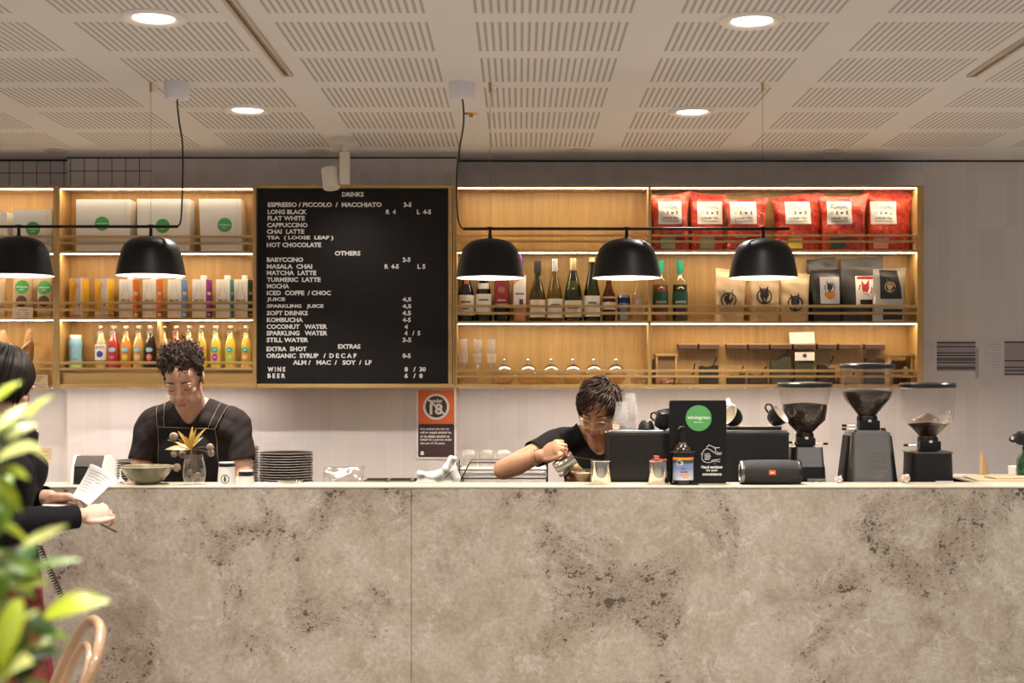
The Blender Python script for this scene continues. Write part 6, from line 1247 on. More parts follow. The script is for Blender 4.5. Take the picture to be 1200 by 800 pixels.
def seam(pts, bvh, r, off=.008):
    out = []
    for x, z in pts:
        h = bvh.ray_cast(Vector((x, 3.0, z)), Vector((0, 1, 0)))[0]
        if h is not None: out.append((x, h.y-off, z))
    return MB().tube(out, r, 5) if len(out) > 1 else MB()
def lerp_path(pts, n):
    out = []
    for i in range(len(pts)-1):
        for k in range(n): t = k/n; out.append((pts[i][0]*(1-t)+pts[i+1][0]*t, pts[i][1]*(1-t)+pts[i+1][1]*t))
    return out + [pts[-1]]
SHIRT = mat('charcoal_tshirt', (.020, .0145, .0135), .9, var=.15, vscale=50, spec=.2, bump=.2, bscale=300); DENIM = mat('black_denim', (.008, .0075, .0085), .85, spec=.25, bump=.25, bscale=350); STITCH = mat('tan_stitching', (.34, .20, .10), .7)
TROU = mat('dark_trousers', (.02, .02, .022), .8); SHOE = mat('black_shoes', (.015, .014, .014), .5)

# ---- the barista in T-shirt and apron, looking down
def torso(g, cx, y, zs, w, inf=0, sh=.165):
    g.ell((cx, y+.015, zs-.145), (w+inf, .105+inf, .175+inf)); g.ell((cx, y+.02, zs-.36), (w-.012+inf, .100+inf, .18+inf)); g.ell((cx, y+.03, zs-.49), (w+.004+inf, .108+inf, .13+inf))
    for s in (-1, 1): g.cap((cx+s*.035, y-.005, zs+.022), (cx+s*sh, y, zs-.035), .054+inf, .056+inf); g.cap((cx+s*.05, y-.02, zs-.03), (cx+s*sh*.9, y-.01, zs-.06), .06+inf, .06+inf)
SK1 = skin('warm_skin', (.56, .335, .235)); LIP1 = mat('rosy_lips', (.44, .20, .165), .4); HAIR1 = mat('dark_brown_curls', (.026, .014, .008), .6, spec=.2, var=.5, vscale=60)
HC = Vector((-1.350, 5.50, 1.533)); HM = head_matrix(HC, .02, .50, -.07)
p1 = thing('person', 'person with curly dark hair in T-shirt and black apron, looking down behind the counter', 'person', (-1.355, 5.72, 0))
g = MB(); cx, ty, zs = -1.352, 5.675, 1.385
head_shapes(g, HM); g.cap(HM @ Vector((0, .030, -.035)), (cx, 5.635, 1.405), .056, .062); g.cap((cx, 5.635, 1.405), (cx, 5.67, 1.36), .062, .075)
torso(g, cx, ty, zs, .162); legs(g, cx, 5.74, .90)
EL, ER = Vector((-1.572, 5.63, 1.095)), Vector((-1.132, 5.63, 1.095)); SLJ, SRJ = Vector((cx-.178, ty, zs-.042)), Vector((cx+.178, ty, zs-.042)); WL, WR = Vector((-1.470, 5.44, 1.085)), Vector((-1.235, 5.44, 1.075))
for a, b, c in ((SLJ, EL, WL), (SRJ, ER, WR)): g.cap(a, b, .055, .043); g.cap(b, b*.6+c*.4, .043, .040); g.cap(b*.6+c*.4, c, .040, .028)
hand_shapes(g, WL, (.72, -.60, .22), (-.1, -.2, 1), -1, ((.35, .5, .3),)*4); hand_shapes(g, WR, (-.6, -.75, .1), (.1, -.2, 1), 1, ((.6, .7, .5),)*4)
remeshed(g, .0036, 4, .5).build('body', SK1, p1, True, smooth=180)
face_details(HM, p1, HAIR1, LIP1)
for ch in p1.children:
    if ch.name.split('.')[0] in ('eyebrow', 'eyelashes', 'lips', 'mouth_line'): ch.location = -p1.location
sg_ = MB(); torso(sg_, cx, ty, zs, .162, .010)
for a, b in ((SLJ, EL), (SRJ, ER)): d = (b-a); sg_.cap(a, a+d*.62, .064, .060)
sg_.cap((cx, 5.63, 1.41), (cx, 5.66, 1.36), .068, .082)
sh = remeshed(sg_, .005, 7); smooth_cloth(sh, .0016, 42, 1)
nN = Vector((0, -.62, .78)); nC = Vector((cx, 5.615, 1.388))
def keep1(p):
    if p.z < .86: return False
    if p.z > (1.352+((p.x-cx-.002)/.060)**2*.085 if p.y < 5.66 else 1.425): return False
    for a, b in ((SLJ, EL), (SRJ, ER)):
        d = (b-a).normalized(); L_ = (b-a).length
        if (p-a).dot(d) > L_*.60 and abs(p.x-cx) > .15 and ((p-a)-d*(p-a).dot(d)).length < .10: return False
    return True
cut(sh, keep1); tidy_edge(sh); bv = BVHTree.FromBMesh(sh.bm)
so = sh.build('t_shirt', SHIRT, p1, True, smooth=180)
so.modifiers.new('thickness', 'SOLIDIFY').thickness = .003
Ya = 5.57
def Q(px, py): return (wx(px, Ya), wz(py, Ya))
tl, tr2 = Q(183.3, 499), Q(252, 501.5)
ap = drape(lambda u, v: ((tl[0]*(1-u)+tr2[0]*u) + (u-.5)*.055*v*min(1, v*1.6), tl[1]*(1-u)*1.0+tr2[1]*u - (tl[1]-.88)*v), 26, 30, bv, .007, .003)
ao = ap.build('apron', DENIM, p1, True, smooth=70)
for (b0, b1, t0, t1) in ((Q(183.6, 500), Q(192, 500), Q(177.5, 466), Q(187, 463)), (Q(243.4, 502), Q(251.8, 502), Q(257.5, 463), Q(266.5, 467))):
    drape(lambda u, v: ((b0[0]*(1-u)+b1[0]*u)*(1-v)+(t0[0]*(1-u)+t1[0]*u)*v, (b0[1]*(1-u)+b1[1]*u)*(1-v)+(t0[1]*(1-u)+t1[1]*u)*v), 5, 20, bv, .008, .003).build('apron_strap', DENIM, p1, True, smooth=70)
    for e0, e1 in ((b0, t0), (b1, t1)): seam(lerp_path([e0, e1], 16), bv, .0011, .0120).build('strap_stitching', STITCH, p1, True)
seam(lerp_path([(tl[0]+.002, tl[1]-.004), (tr2[0]-.002, tr2[1]-.004)], 20), bv, .0010, .0112).build('apron_stitching', STITCH, ao, False).location = -p1.location
for px in (184.3, 251.2): seam(lerp_path([Q(px, 500.5), (Q(px, 500)[0]+(.001 if px < 200 else -.001)+(.024 if px > 200 else -.024), .95)], 20), bv, .0009, .0112).build('apron_stitching', STITCH, ao, False).location = -p1.location
def scalp(M, u, v, inf=.0): return M @ Vector(((.072+inf)*math.cos(v)*math.cos(u), .018+(.090+inf)*math.cos(v)*math.sin(u), .035+(.084+inf)*math.sin(v)))
def hair_cap(M, inf, keep):
    g = MB(); vs = []; n, m = 48, 28
    for j in range(m+1):
        for k in range(n):
            u = 2*PI*k/n; v = -PI/2+PI*j/m; vs.append(((.072+inf)*math.cos(v)*math.cos(u), .018+(.090+inf)*math.cos(v)*math.sin(u), .035+(.084+inf)*math.sin(v)))
    fs = [(j*n+k, j*n+(k+1) % n, (j+1)*n+(k+1) % n, (j+1)*n+k) for j in range(m) for k in range(n)]
    g._new(vs, fs); bmesh.ops.remove_doubles(g.bm, verts=g.bm.verts, dist=1e-5); cut(g, keep); g.xf(M); return g
hk1 = lambda p: p.z > (.068 if p.y < -.045 else .068-.105*min(1, (p.y+.045)/.06) if p.y < .015 else -.037 if p.y > .04 else -.037)
hg = hair_cap(HM, .007, hk1); rr = random.Random(11); M3 = HM.to_3x3()
for i in range(420):
    while True:
        u = rr.uniform(0, 2*PI); v = math.asin(rr.uniform(-.35, 1)); q = Vector(((.072)*math.cos(v)*math.cos(u), .018+.090*math.cos(v)*math.sin(u), .035+.084*math.sin(v)))
        if hk1(q) or (q.z > .052 and q.y < -.03 and rr.random() < .5): break
    nrm = Vector((q.x/.072, (q.y-.018)/.09, (q.z-.035)/.084)).normalized(); topness = max(0, min(1, (q.z-.045)/.05)); lift = .005+.044*topness*rr.uniform(.5, 1.1); R = (.0052+.0062*topness)*rr.uniform(.7, 1.25)
    a = nrm.orthogonal().normalized(); b = nrm.cross(a); ph = rr.uniform(0, 6.28); turns = rr.uniform(1.0, 1.8); drift = Vector((rr.uniform(-1, 1), rr.uniform(-1, .4), rr.uniform(-.5, .6)))*.012*(.3+topness)
    pts = []
    for k in range(15):
        t = k/14; w = ph+2*PI*turns*t; pts.append(HM @ (q + nrm*(lift*t+.003) + drift*t + (a*math.cos(w)+b*math.sin(w))*R*(.5+.5*t)))
    r0 = .0031 if topness > .2 else .0022; hg.tube(pts, [r0*(1-.55*k/14) for k in range(15)], 5)
hg.build('hair', HAIR1, p1, True, smooth=180)
STUB = mat('stubble_shadow', (.34, .20, .145), .7)

# ---- the barista pouring milk
SK2 = skin('tan_skin', (.53, .285, .165)); LIP2 = mat('muted_lips', (.36, .15, .115), .4); HAIR2 = mat('short_brown_hair', (.038, .019, .011), .5, spec=.25, var=.6, vscale=45)
HC2 = Vector((.328, 5.625, 1.402)); HM2 = head_matrix(HC2, -.30, .55, .10, .96)
p2 = thing('person', 'person with short brown hair and clear glasses pouring milk behind the counter', 'person', (.33, 5.75, 0))
g = MB(); cx2, ty2, zs2 = .342, 5.75, 1.288
head_shapes(g, HM2, True); g.cap(HM2 @ Vector((0, .030, -.040)), (cx2, 5.71, 1.310), .048, .054); g.cap((cx2, 5.71, 1.310), (cx2, 5.735, 1.265), .054, .068)
g2 = MB()
def torso2(g, inf=0):
    g.ell((cx2, ty2+.010, zs2-.15), (.145+inf, .098+inf, .165+inf)); g.ell((cx2, ty2+.03, zs2-.33), (.125+inf, .092+inf, .17+inf)); g.ell((cx2, ty2+.04, zs2-.43), (.158+inf, .105+inf, .12+inf)); g.cap((cx2-.160, ty2, zs2-.012), (cx2+.160, ty2, zs2-.020), .050+inf, .050+inf); g.cap((cx2-.07, ty2-.004, zs2+.016), (cx2+.07, ty2-.004, zs2+.012), .044+inf, .044+inf)
    for s in (-1, 1): g.ell((cx2+s*.066, ty2-.062, zs2-.125), (.058+inf, .048+inf, .056+inf))
torso2(g); legs(g, cx2, 5.79, .82)
SJ = Vector((cx2-.180, ty2, zs2-.022)); EJ = Vector((wx(590, 5.54), 5.54, wz(550, 5.54))); WJ2 = Vector((wx(634, 5.44), 5.44, wz(534, 5.44)))
g.cap(SJ, SJ*.5+EJ*.5, .050, .046); g.cap(SJ*.5+EJ*.5, EJ, .046, .041); g.cap(EJ, EJ*.62+WJ2*.38, .042, .043); g.cap(EJ*.62+WJ2*.38, WJ2, .043, .026)
SJ2 = Vector((cx2+.180, ty2, zs2-.030)); EJ2 = Vector((.41, 5.715, 1.04)); WJ3 = Vector((.300, 5.468, 1.128)); g.cap(SJ2, EJ2, .048, .040); g.cap(EJ2, WJ3, .040, .026)
jb, jr = Vector((wx(651.6, 5.40), 5.40, wz(551.2, 5.40))), Vector((wx(674, 5.395), 5.395, wz(537.6, 5.395))); ja = (jr-jb).normalized(); JL_ = (jr-jb).length; jup = Vector((-ja.z, 0, ja.x)).normalized()
hf = (Vector((wx(653, 5.40), 5.40, wz(523, 5.40)))-WJ2).normalized()
tips = hand_shapes(g, WJ2, hf, Vector((-.30, -.75, .58)), 1, ((1.05, 1.25, .7), (1.0, 1.3, .7), (.95, 1.3, .7), (.9, 1.3, .7)), thumb=(.95, .35, -.10), s=.94)
tips2 = hand_shapes(g, WJ3, (-1, -.18, .10), (-.1, 1, .1), 1, ((.45, .75, .5),)*4, thumb=(.9, .5, -.3), s=.86)
remeshed(g, .0036, 4, .5).build('body', SK2, p2, True, smooth=180)
face_details(HM2, p2, HAIR2, LIP2, True, open_eyes=.0)
for ch in p2.children:
    if ch.name.split('.')[0] in ('eyebrow', 'eyelashes', 'lips', 'mouth_line'): ch.location = -p2.location
MB().ell(tips[4]+Vector((0, -.004, .003)), (.0065, .004, .0055)).build('thumb_nail', mat('red_nail_polish', (.70, .06, .04), .25, coat=.6), p2, True)
sg_ = MB(); torso2(sg_, .010); dA = (EJ-SJ); sg_.cap(SJ, SJ+dA*.48, .062, .058); dB = (EJ2-SJ2); sg_.cap(SJ2, SJ2+dB*.5, .060, .056)
sh = remeshed(sg_, .005, 7); smooth_cloth(sh, .0013, 45, 2); nC2 = Vector((cx2-.005, 5.655, 1.262)); nN2 = Vector((0, -.72, .69))
def keep2(p):
    if p.z < .80: return False
    if p.z > (1.222+abs((p.x-cx2+.006)/.070)**1.7*.085 if p.y < 5.76 else 1.335): return False
    for a, d in ((SJ, dA), (SJ2, dB)):
        n_ = d.normalized()
        if (p-a).dot(n_) > d.length*.45 and ((p-a)-n_*(p-a).dot(n_)).length < .09 and abs(p.x-cx2) > .15: return False
    return True
cut(sh, keep2); tidy_edge(sh); bv = BVHTree.FromBMesh(sh.bm); so = sh.build('t_shirt', mat('black_tshirt', (.011, .0095, .0095), .9, spec=.2), p2, True, smooth=180); so.modifiers.new('thickness', 'SOLIDIFY').thickness = .003
Ya = 5.60; tl, tr2 = Q(663, 533.5), Q(716, 540.5)
ap = drape(lambda u, v: ((tl[0]*(1-u)+tr2[0]*u)+(u-.5)*.10*v, (tl[1]*(1-u)+tr2[1]*u)-(tl[1]-.84)*v), 24, 26, bv, .007, .003); ao = ap.build('apron', DENIM, p2, True, smooth=70)
for b0, b1, t0, t1 in ((Q(663.5, 535), Q(671, 536), Q(659, 506), Q(666, 504)), (Q(708, 539), Q(716, 540), Q(717, 512), Q(724, 514))):
    drape(lambda u, v: ((b0[0]*(1-u)+b1[0]*u)*(1-v)+(t0[0]*(1-u)+t1[0]*u)*v, (b0[1]*(1-u)+b1[1]*u)*(1-v)+(t0[1]*(1-u)+t1[1]*u)*v), 5, 16, bv, .008, .003).build('apron_strap', DENIM, p2, True, smooth=70)
seam(lerp_path([(tl[0], tl[1]-.004), (tr2[0], tr2[1]-.004)], 18), bv, .0009, .0112).build('apron_stitching', STITCH, ao, False).location = -p2.location
# glasses, bracelets
q = MB(); fr2 = lambda p: HM2 @ Vector(p)
for s in (-1, 1):
    q.tube([fr2((s*.034+.0235*math.cos(t), -.101+.006*abs(math.cos(t))*(1 if s*math.cos(t) > 0 else .3), -.003+.0195*math.sin(t))) for t in [2*PI*k/28 for k in range(28)]], .0011, 6, True)
    q.tube([fr2((s*.0575, -.096, .004)), fr2((s*.071, -.060, .006)), fr2((s*.078, .004, .008)), fr2((s*.079, .022, -.004))], .0013, 6)
q.tube([fr2((-.011, -.103, .002)), fr2((0, -.106, .005)), fr2((.011, -.103, .002))], .0011, 6); go = q.build('glasses', mat('pale_gold_wire', (.66, .55, .42), .25, .8), p2, True)
for s in (-1, 1):
    q = MB(); q.lathe([(0, 0), (.0228, 0), (.0228, .0006), (0, .0006)], n=28, sy=.83, M=Euler((PI/2, 0, 0)).to_matrix().to_4x4()); q.xf(HM2 @ Matrix.Translation((s*.034, -.0995, -.003)) @ Matrix.Rotation(-s*.12, 4, 'Z')); q.build('lens', glass('spectacle_lens', (.97, .97, .97), .06), go, False).location = -p2.location
ax = (WJ2-EJ).normalized(); a_ = ax.orthogonal().normalized(); b_ = ax.cross(a_)
for k, (off, rr_) in enumerate(((-.012, .030), (-.026, .032))): c = WJ2+ax*off; MB().tube([c+(a_*math.cos(t)+b_*math.sin(t))*rr_ for t in [2*PI*k_/24 for k_ in range(24)]], .0012, 6, True).build('bracelet', COPPER if k else BLACK, p2, True)
# short swept hair
hk2 = lambda p: p.z > (.062 if p.y < -.045 else .062-.100*min(1, (p.y+.045)/.07) if p.y < .025 else -.045)
hg = hair_cap(HM2, .012, hk2); rr = random.Random(21); part = Vector((.030, .055, .10))
for i in range(520):
    while True:
        u = rr.uniform(0, 2*PI); v = math.asin(rr.uniform(-.25, 1)); q = Vector((.072*math.cos(v)*math.cos(u), .018+.090*math.cos(v)*math.sin(u), .035+.084*math.sin(v)))
        if hk2(q): break
    nrm = Vector((q.x/.072, (q.y-.018)/.09, (q.z-.035)/.084)).normalized(); away = q-part; tan = (away-nrm*away.dot(nrm)); tan = tan.normalized() if tan.length > .004 else Vector((-1, -.3, 0))
    tan = (tan+Vector((-.35, -.15, 0))); tan = (tan-nrm*tan.dot(nrm)).normalized(); L_ = rr.uniform(.035, .062); lift = rr.uniform(.010, .020)+.008*max(0, nrm.z); pts = []
    for k in range(8):
        t = k/7; s_ = q+tan*L_*t; n2 = Vector((s_.x/.072, (s_.y-.018)/.09, (s_.z-.035)/.084)); m_ = n2.length; proj = Vector((0, .018, .035))+Vector((.072*n2.x/m_, .09*n2.y/m_, .084*n2.z/m_)); pts.append(HM2 @ (proj+n2.normalized()*(lift*(.55+.7*math.sin(PI*min(1, t*.9)))+rr.uniform(-.001, .001))))
    hg.tube(pts, [.0036*(1-.75*(k/7)**1.5) for k in range(8)], 5, flat=.6)
for i in range(26):  # a few tufts stick out at the back of the crown
    q = Vector((rr.uniform(.035, .068), rr.uniform(.02, .07), rr.uniform(.055, .095))); d = Vector((rr.uniform(.5, 1.2), rr.uniform(-.3, .4), rr.uniform(-.25, .4))).normalized(); L_ = rr.uniform(.025, .048)
    hg.tube([HM2 @ (q+d*L_*t+Vector((0, 0, -.008*t*t))) for t in (0, .3, .6, .85, 1)], [.003, .0028, .0022, .0014, .0005], 5)
hg.build('hair', HAIR2, p2, True, smooth=180)
# milk jug and the glass being filled
t = thing('milk_jug', 'tilted steel milk jug held in the pouring hand', 'jug', jb, 0)
zc = ja; Rm = Matrix(((0, 0, 0, 0),)*4) if False else Matrix((( jup.x, 0, ja.x, 0), (jup.y, -1, ja.y, 0), (jup.z, 0, ja.z, 0), (0, 0, 0, 1)))
k = 5.40/FP; g = MB(); g.lathe([(0, 0), (8.7*k, 0), (9.6*k, .004), (10.4*k, .25*JL_), (10.0*k, .55*JL_), (10.2*k, .80*JL_), (11.4*k, JL_), (11.1*k, JL_), (9.8*k, .80*JL_), (9.6*k, .55*JL_), (10.0*k, .25*JL_), (9.2*k, .006), (0, .005)], n=44)
for v in g.bm.verts:
    if v.co.z > .70*JL_ and v.co.x < 0:
        a = math.atan2(v.co.y, -v.co.x); q = max(0, 1-abs(a)/.55)*(v.co.z/JL_-.70)/.30; v.co.x *= 1+.30*q; v.co.z += .006*q
g.xf(Rm); g.build('jug_body', MIR, t, smooth=50)
g = MB(); g.tube([(10.6*k, 0, .84*JL_), (15.5*k, 0, .86*JL_), (17.0*k, 0, .70*JL_), (15.8*k, 0, .38*JL_), (10.6*k, 0, .20*JL_)], [.0032]*5, 8, flat=1.6); g.xf(Rm); g.build('handle', MIR, t)
t = thing('coffee_glass', 'small glass of milky coffee held below the tilted jug', 'glass', (wx(683, 5.385), 5.385, wz(567, 5.385)), 0); k = 5.385/FP; h = 17.5*k
MB().lathe([(0, 0), (6.2*k, 0), (7.2*k, .003), (10.6*k, h*.75), (11.2*k, h), (10.8*k, h), (10.2*k, h*.75), (6.8*k, .005), (0, .004)], n=36).build('glass_wall', GT, t, smooth=60); MB().lathe([(0, .005), (6.6*k, .005), (9.6*k, h*.62), (9.9*k, h*.74), (0, h*.74)], n=32).build('coffee', mat('milky_coffee', (.80, .52, .20), .35), t)

# ---- woman with papers in front of the counter
SK3 = skin('fair_skin', (.58, .36, .27)); HAIR3 = mat('black_bob_hair', (.010, .006, .005), .45, spec=.25, var=.4, vscale=50); KNIT = mat('black_knit_top', (.0075, .007, .008), .9, bump=.3, bscale=300, spec=.15)
HC3 = Vector((-1.688, 4.46, 1.514)); HM3 = head_matrix(HC3, 2.42, .30, 0, .97)
p3 = thing('person', 'dark-haired person in black top standing before the counter, reading papers', 'person', (-1.70, 4.46, 0))
g = MB(); head_shapes(g, HM3, True); nb = Vector((-1.705, 4.455, 1.385)); g.cap(HM3 @ Vector((0, .030, -.04)), nb, .048, .056)
def torso3(g, inf=0):
    g.ell((-1.695, 4.455, 1.225), (.108+inf, .150+inf, .175+inf)); g.ell((-1.690, 4.455, 1.04), (.100+inf, .138+inf, .17+inf)); g.ell((-1.70, 4.455, .93), (.118+inf, .165+inf, .13+inf)); g.cap((-1.695, 4.30, 1.345), (-1.695, 4.61, 1.345), .052+inf, .052+inf); g.cap((-1.70, 4.39, 1.372), (-1.70, 4.52, 1.372), .046+inf, .046+inf)
    for s in (-1, 1): g.ell((-1.615, 4.455+s*.068, 1.235), (.045+inf, .058+inf, .055+inf))
torso3(g); legs(g, -1.70, 4.46, .86, (1, 0), .085, .95)
A0, A1, A2 = Vector((-1.690, 4.285, 1.338)), Vector((-1.625, 4.245, 1.085)), Vector((wx(96, 4.42), 4.42, wz(604, 4.42))); B0, B1, B2 = Vector((-1.690, 4.625, 1.338)), Vector((-1.790, 4.71, 1.12)), Vector((wx(58, 4.64), 4.64, wz(582, 4.64)))
for a, b, c in ((A0, A1, A2), (B0, B1, B2)): g.cap(a, b, .047, .039); g.cap(b, b*.6+c*.4, .039, .037); g.cap(b*.6+c*.4, c, .037, .025)
tA = hand_shapes(g, A2, (.86, .40, .16), (.25, -.72, .60), 1, ((.75, .9, .6), (.85, 1.0, .6), (.95, 1.0, .6), (1.0, 1.1, .6)), thumb=(.95, .35, .15), s=.84)
tB = hand_shapes(g, B2, (.98, -.16, .0), (0, .30, .95), -1, ((.18, .30, .2), (.2, .35, .2), (.25, .4, .2), (.3, .4, .2)), thumb=(.95, .35, .25), s=.90)
remeshed(g, .0036, 3).build('body', SK3, p3, True, smooth=180)
sg_ = MB(); torso3(sg_, .010)
for a, b, c in ((A0, A1, A2), (B0, B1, B2)): sg_.cap(a, b, .060, .052); sg_.cap(b, c, .052, .039)
sg_.cap((-1.70, 4.455, 1.36), (-1.698, 4.455, 1.415), .080, .066)
sh = remeshed(sg_, .0055, 6); smooth_cloth(sh, .0016, 38, 3)
def keep3(p):
    if p.z < .80: return False
    if p.z > 1.425 and (p-Vector((-1.70, 4.455, p.z))).length < .12: return False
    for b, c in ((A1, A2), (B1, B2)):
        d = (c-b).normalized()
        if (p-c).dot(d) > -.012 and (p-c).length < .10: return False
    return True
cut(sh, keep3); tidy_edge(sh); so = sh.build('long_sleeved_top', KNIT, p3, True, smooth=180); so.modifiers.new('thickness', 'SOLIDIFY').thickness = .003
RSK = NT('red_dotted_skirt'); vd = RSK.voro(RSK.tc, 70); RSKM = RSK.done(RSK.mix(RSK.ramp(vd, [(.18, 1), (.30, 0)]), (.17, .011, .012), (.03, .003, .004)), .85)
g = MB(); n = 64; vs = []; lv = [(.112, .165, .90), (.122, .180, .80), (.140, .200, .65), (.170, .225, .45), (.185, .24, .36)]
for a, b, z in lv:
    for k in range(n): th = 2*PI*k/n; w = 1+(.9-z)*.10*math.sin(9*th); vs.append((-1.70+(a+.012)*w*math.cos(th), 4.46+(b+.012)*w*math.sin(th), z))
g._new(vs, [(j*n+k, j*n+(k+1) % n, (j+1)*n+(k+1) % n, (j+1)*n+k) for j in range(len(lv)-1) for k in range(n)]); so = g.build('skirt', RSKM, p3, True, smooth=70); so.modifiers.new('thickness', 'SOLIDIFY').thickness = .004
for s in (-1, 1): q = MB(); y = 4.46+s*.089; q.cap((-1.72, y, .052), (-1.56, y, .040), .052, .044); q.box(-1.775, -1.515, y-.045, y+.045, .0, .016, bev=.006); q.build('shoe', SHOE, p3, True)
q = MB(); c0, c1 = P(46, 640, 4.36), P(72, 698, 4.40); dd = (c1-c0); a_ = dd.normalized().orthogonal(); b_ = dd.normalized().cross(a_); q.tube([c0+dd*t+(a_*math.cos(2*PI*19*t)+b_*math.sin(2*PI*19*t))*.0055 for t in [k/228 for k in range(229)]], .0025, 6); q.tube([c0, P(20, 628, 4.34)], .003, 6); q.build('key_coil', BLACK, p3, True)
hk3 = lambda p: p.z > (.058 if p.y < -.050 else -.05)
hg = hair_cap(HM3, .016, hk3); rr = random.Random(31)
for i in range(620):
    u = rr.uniform(0, 2*PI); face = math.cos(u+PI/2)  # 1 = straight ahead
    if face > .86 and rr.random() < .8: continue
    top = Vector((rr.uniform(-.01, .01), .03+rr.uniform(-.03, .02), .132)); x, y = math.cos(u), math.sin(u); zend = -.075-.018*rr.random() if face < .55 else -.055+.02*rr.random(); inf = rr.uniform(.012, .026); pts = []
    for k in range(13):
        t = k/12; th = t*1.62
        if th < 1.40: r_ = math.sin(th); z = .035+(.084+inf)*math.cos(th); pts.append(HM3 @ Vector(((.072+inf)*x*r_, .018+(.090+inf)*y*r_, z)))
        else:
            m_ = (th-1.40)/(1.62-1.40); z = .035+(.084+inf)*math.cos(1.40)*(1-m_)+zend*m_; kk = 1-.10*m_*m_; pts.append(HM3 @ Vector(((.072+inf)*x*.985*kk, .018+(.090+inf)*y*.985*kk, z)))
    hg.tube(pts, [.0042]*10+[.0040, .0030, .0012], 5)
hg.build('hair', HAIR3, p3, True, smooth=180)
# pen and papers in her hands
pc = (tA[0]+tA[4])/2; pa, pb = P(104, 606, 4.50), P(137, 623.5, 4.56); o = MB().tube([pa, pa*.5+pb*.5, pb*.96+pa*.04, pb], [.0040, .0040, .0034, .0008], 10).build('pen', mat('brown_grey_pen', (.10, .075, .06), .35, .4)); tag(o, 'dark slim pen pointing from the woman\'s hand towards the counter', 'pen')
d_ = (pb-pa).normalized(); MB().tube([pa+Vector((0, -.0048, 0)), pa+d_*.03+Vector((0, -.0052, 0))], .0011, 6).build('pen_clip', STEEL, o)
def sheet3(name, label, C, wave, lines):
    f = lambda u, v: (C[0]*(1-u)+C[1]*u)*(1-v)+(C[3]*(1-u)+C[2]*u)*v + Vector((0, wave*math.sin(PI*v)*(1-.4*u), wave*.5*math.sin(PI*u)))
    o = MB().sheet(f, 12, 14, .0005, (0, .8, .6)).build(name, PAPER, smooth=80); tag(o, label, 'paper', 'papers in the woman\'s hands')
    for v0, u0, u1 in lines: MB().sheet(lambda u, v: f(u0+(u1-u0)*u, v0+.012*v)+Vector((0, -.0012, 0)), 8, 1, .0004, (0, .8, .6)).build('printed_line', mat('grey_print', (.42, .41, .42), .6), o, smooth=0)
sheet3('paper_sheet', 'white printed sheet tilted up in the woman\'s hands', [P(106, 543.5, 4.60), P(137, 560, 4.55), P(104, 592, 4.52), P(83, 583, 4.60)], .012, [(.14+.085*k, .12, (.86, .80, .7, .84, .45, .82, .75, .6)[k]) for k in range(8)])
sheet3('paper_sheet', 'second white sheet lying flat below the tilted one, under her fingers', [P(50, 588, 4.69), P(92, 590.5, 4.66), P(92, 599, 4.45), P(48, 597.5, 4.46)], .004, [])

# ------------------------------------------------------------------ bentwood chair and plant
BENT = mat('bentwood_beech', (.37, .225, .125), .32, var=.2, vscale=9, coat=.4)
ch = thing('bentwood_chair', 'light brown bentwood chair with looped back before the counter', 'chair', (-1.36, 3.52, 0), 0)
def spline(pts, n=8):
    pts = [Vector(p) for p in pts]; out = []
    for i in range(len(pts)-1):
        p0 = pts[max(i-1, 0)]; p1_ = pts[i]; p2_ = pts[i+1]; p3_ = pts[min(i+2, len(pts)-1)]
        for k in range(n): t = k/n; out.append(.5*((2*p1_)+(p2_-p0)*t+(2*p0-5*p1_+4*p2_-p3_)*t*t+(3*p1_-p0-3*p2_+p3_)*t**3))
    return out+[pts[-1]]
# chair space: back rises at +y, seat centre at 0,0
MB().tube(spline([(-.185, .12, .02), (-.178, .155, .25), (-.172, .160, .46), (-.180, .205, .66), (-.165, .262, .80), (-.090, .292, .872), (0, .298, .888), (.090, .292, .872), (.165, .262, .80), (.180, .205, .66), (.172, .160, .46), (.178, .155, .25), (.185, .12, .02)], 9), .0150, 14).build('back_hoop', BENT, ch)
MB().tube(spline([(-.085, .165, .455), (-.100, .195, .60), (-.105, .242, .74), (-.065, .268, .805), (0, .275, .826), (.065, .268, .805), (.105, .242, .74), (.100, .195, .60), (.085, .165, .455)], 9), .0115, 12).build('inner_hoop', BENT, ch)
MB().lathe([(0, .452), (.185, .452), (.196, .458), (.205, .452), (.207, .438), (.200, .428), (.19, .425), (0, .430)], n=44).build('seat', BENT, ch)
for s in (-1, 1): MB().tube(spline([(s*.140, -.125, .43), (s*.155, -.145, .22), (s*.175, -.175, 0)], 6), [.0155]*6+[.0145]*4+[.012]*3, 12).build('leg', BENT, ch)
MB().tube([(.158*math.cos(t), .01+.148*math.sin(t), .20) for t in [2*PI*k/36 for k in range(36)]], .0085, 10, True).build('leg_ring', BENT, ch)
ch.rotation_euler = (0, 0, math.radians(-63)); ch.location = (-1.405, 3.55, 0)
YPL = 1.5
pl_ = thing('potted_plant', 'leafy green plant with broad glossy leaves at the frame edge', 'plant', (-.70, YPL, 0))
CER = mat('grey_planter', (.28, .26, .24), .6, var=.1, bump=.2); MB().lathe([(0, 0), (.13, 0), (.15, .02), (.175, .36), (.172, .38), (.160, .38), (.15, .33), (0, .33)], n=40).build('pot', CER, pl_); o = MB().lathe([(0, .335), (.148, .335), (.148, .30), (0, .30)], n=30).build('soil', mat('dark_soil', (.04, .028, .02), .95, bump=1, bscale=60), pl_); o['kind'] = 'stuff'
LEAFM = []
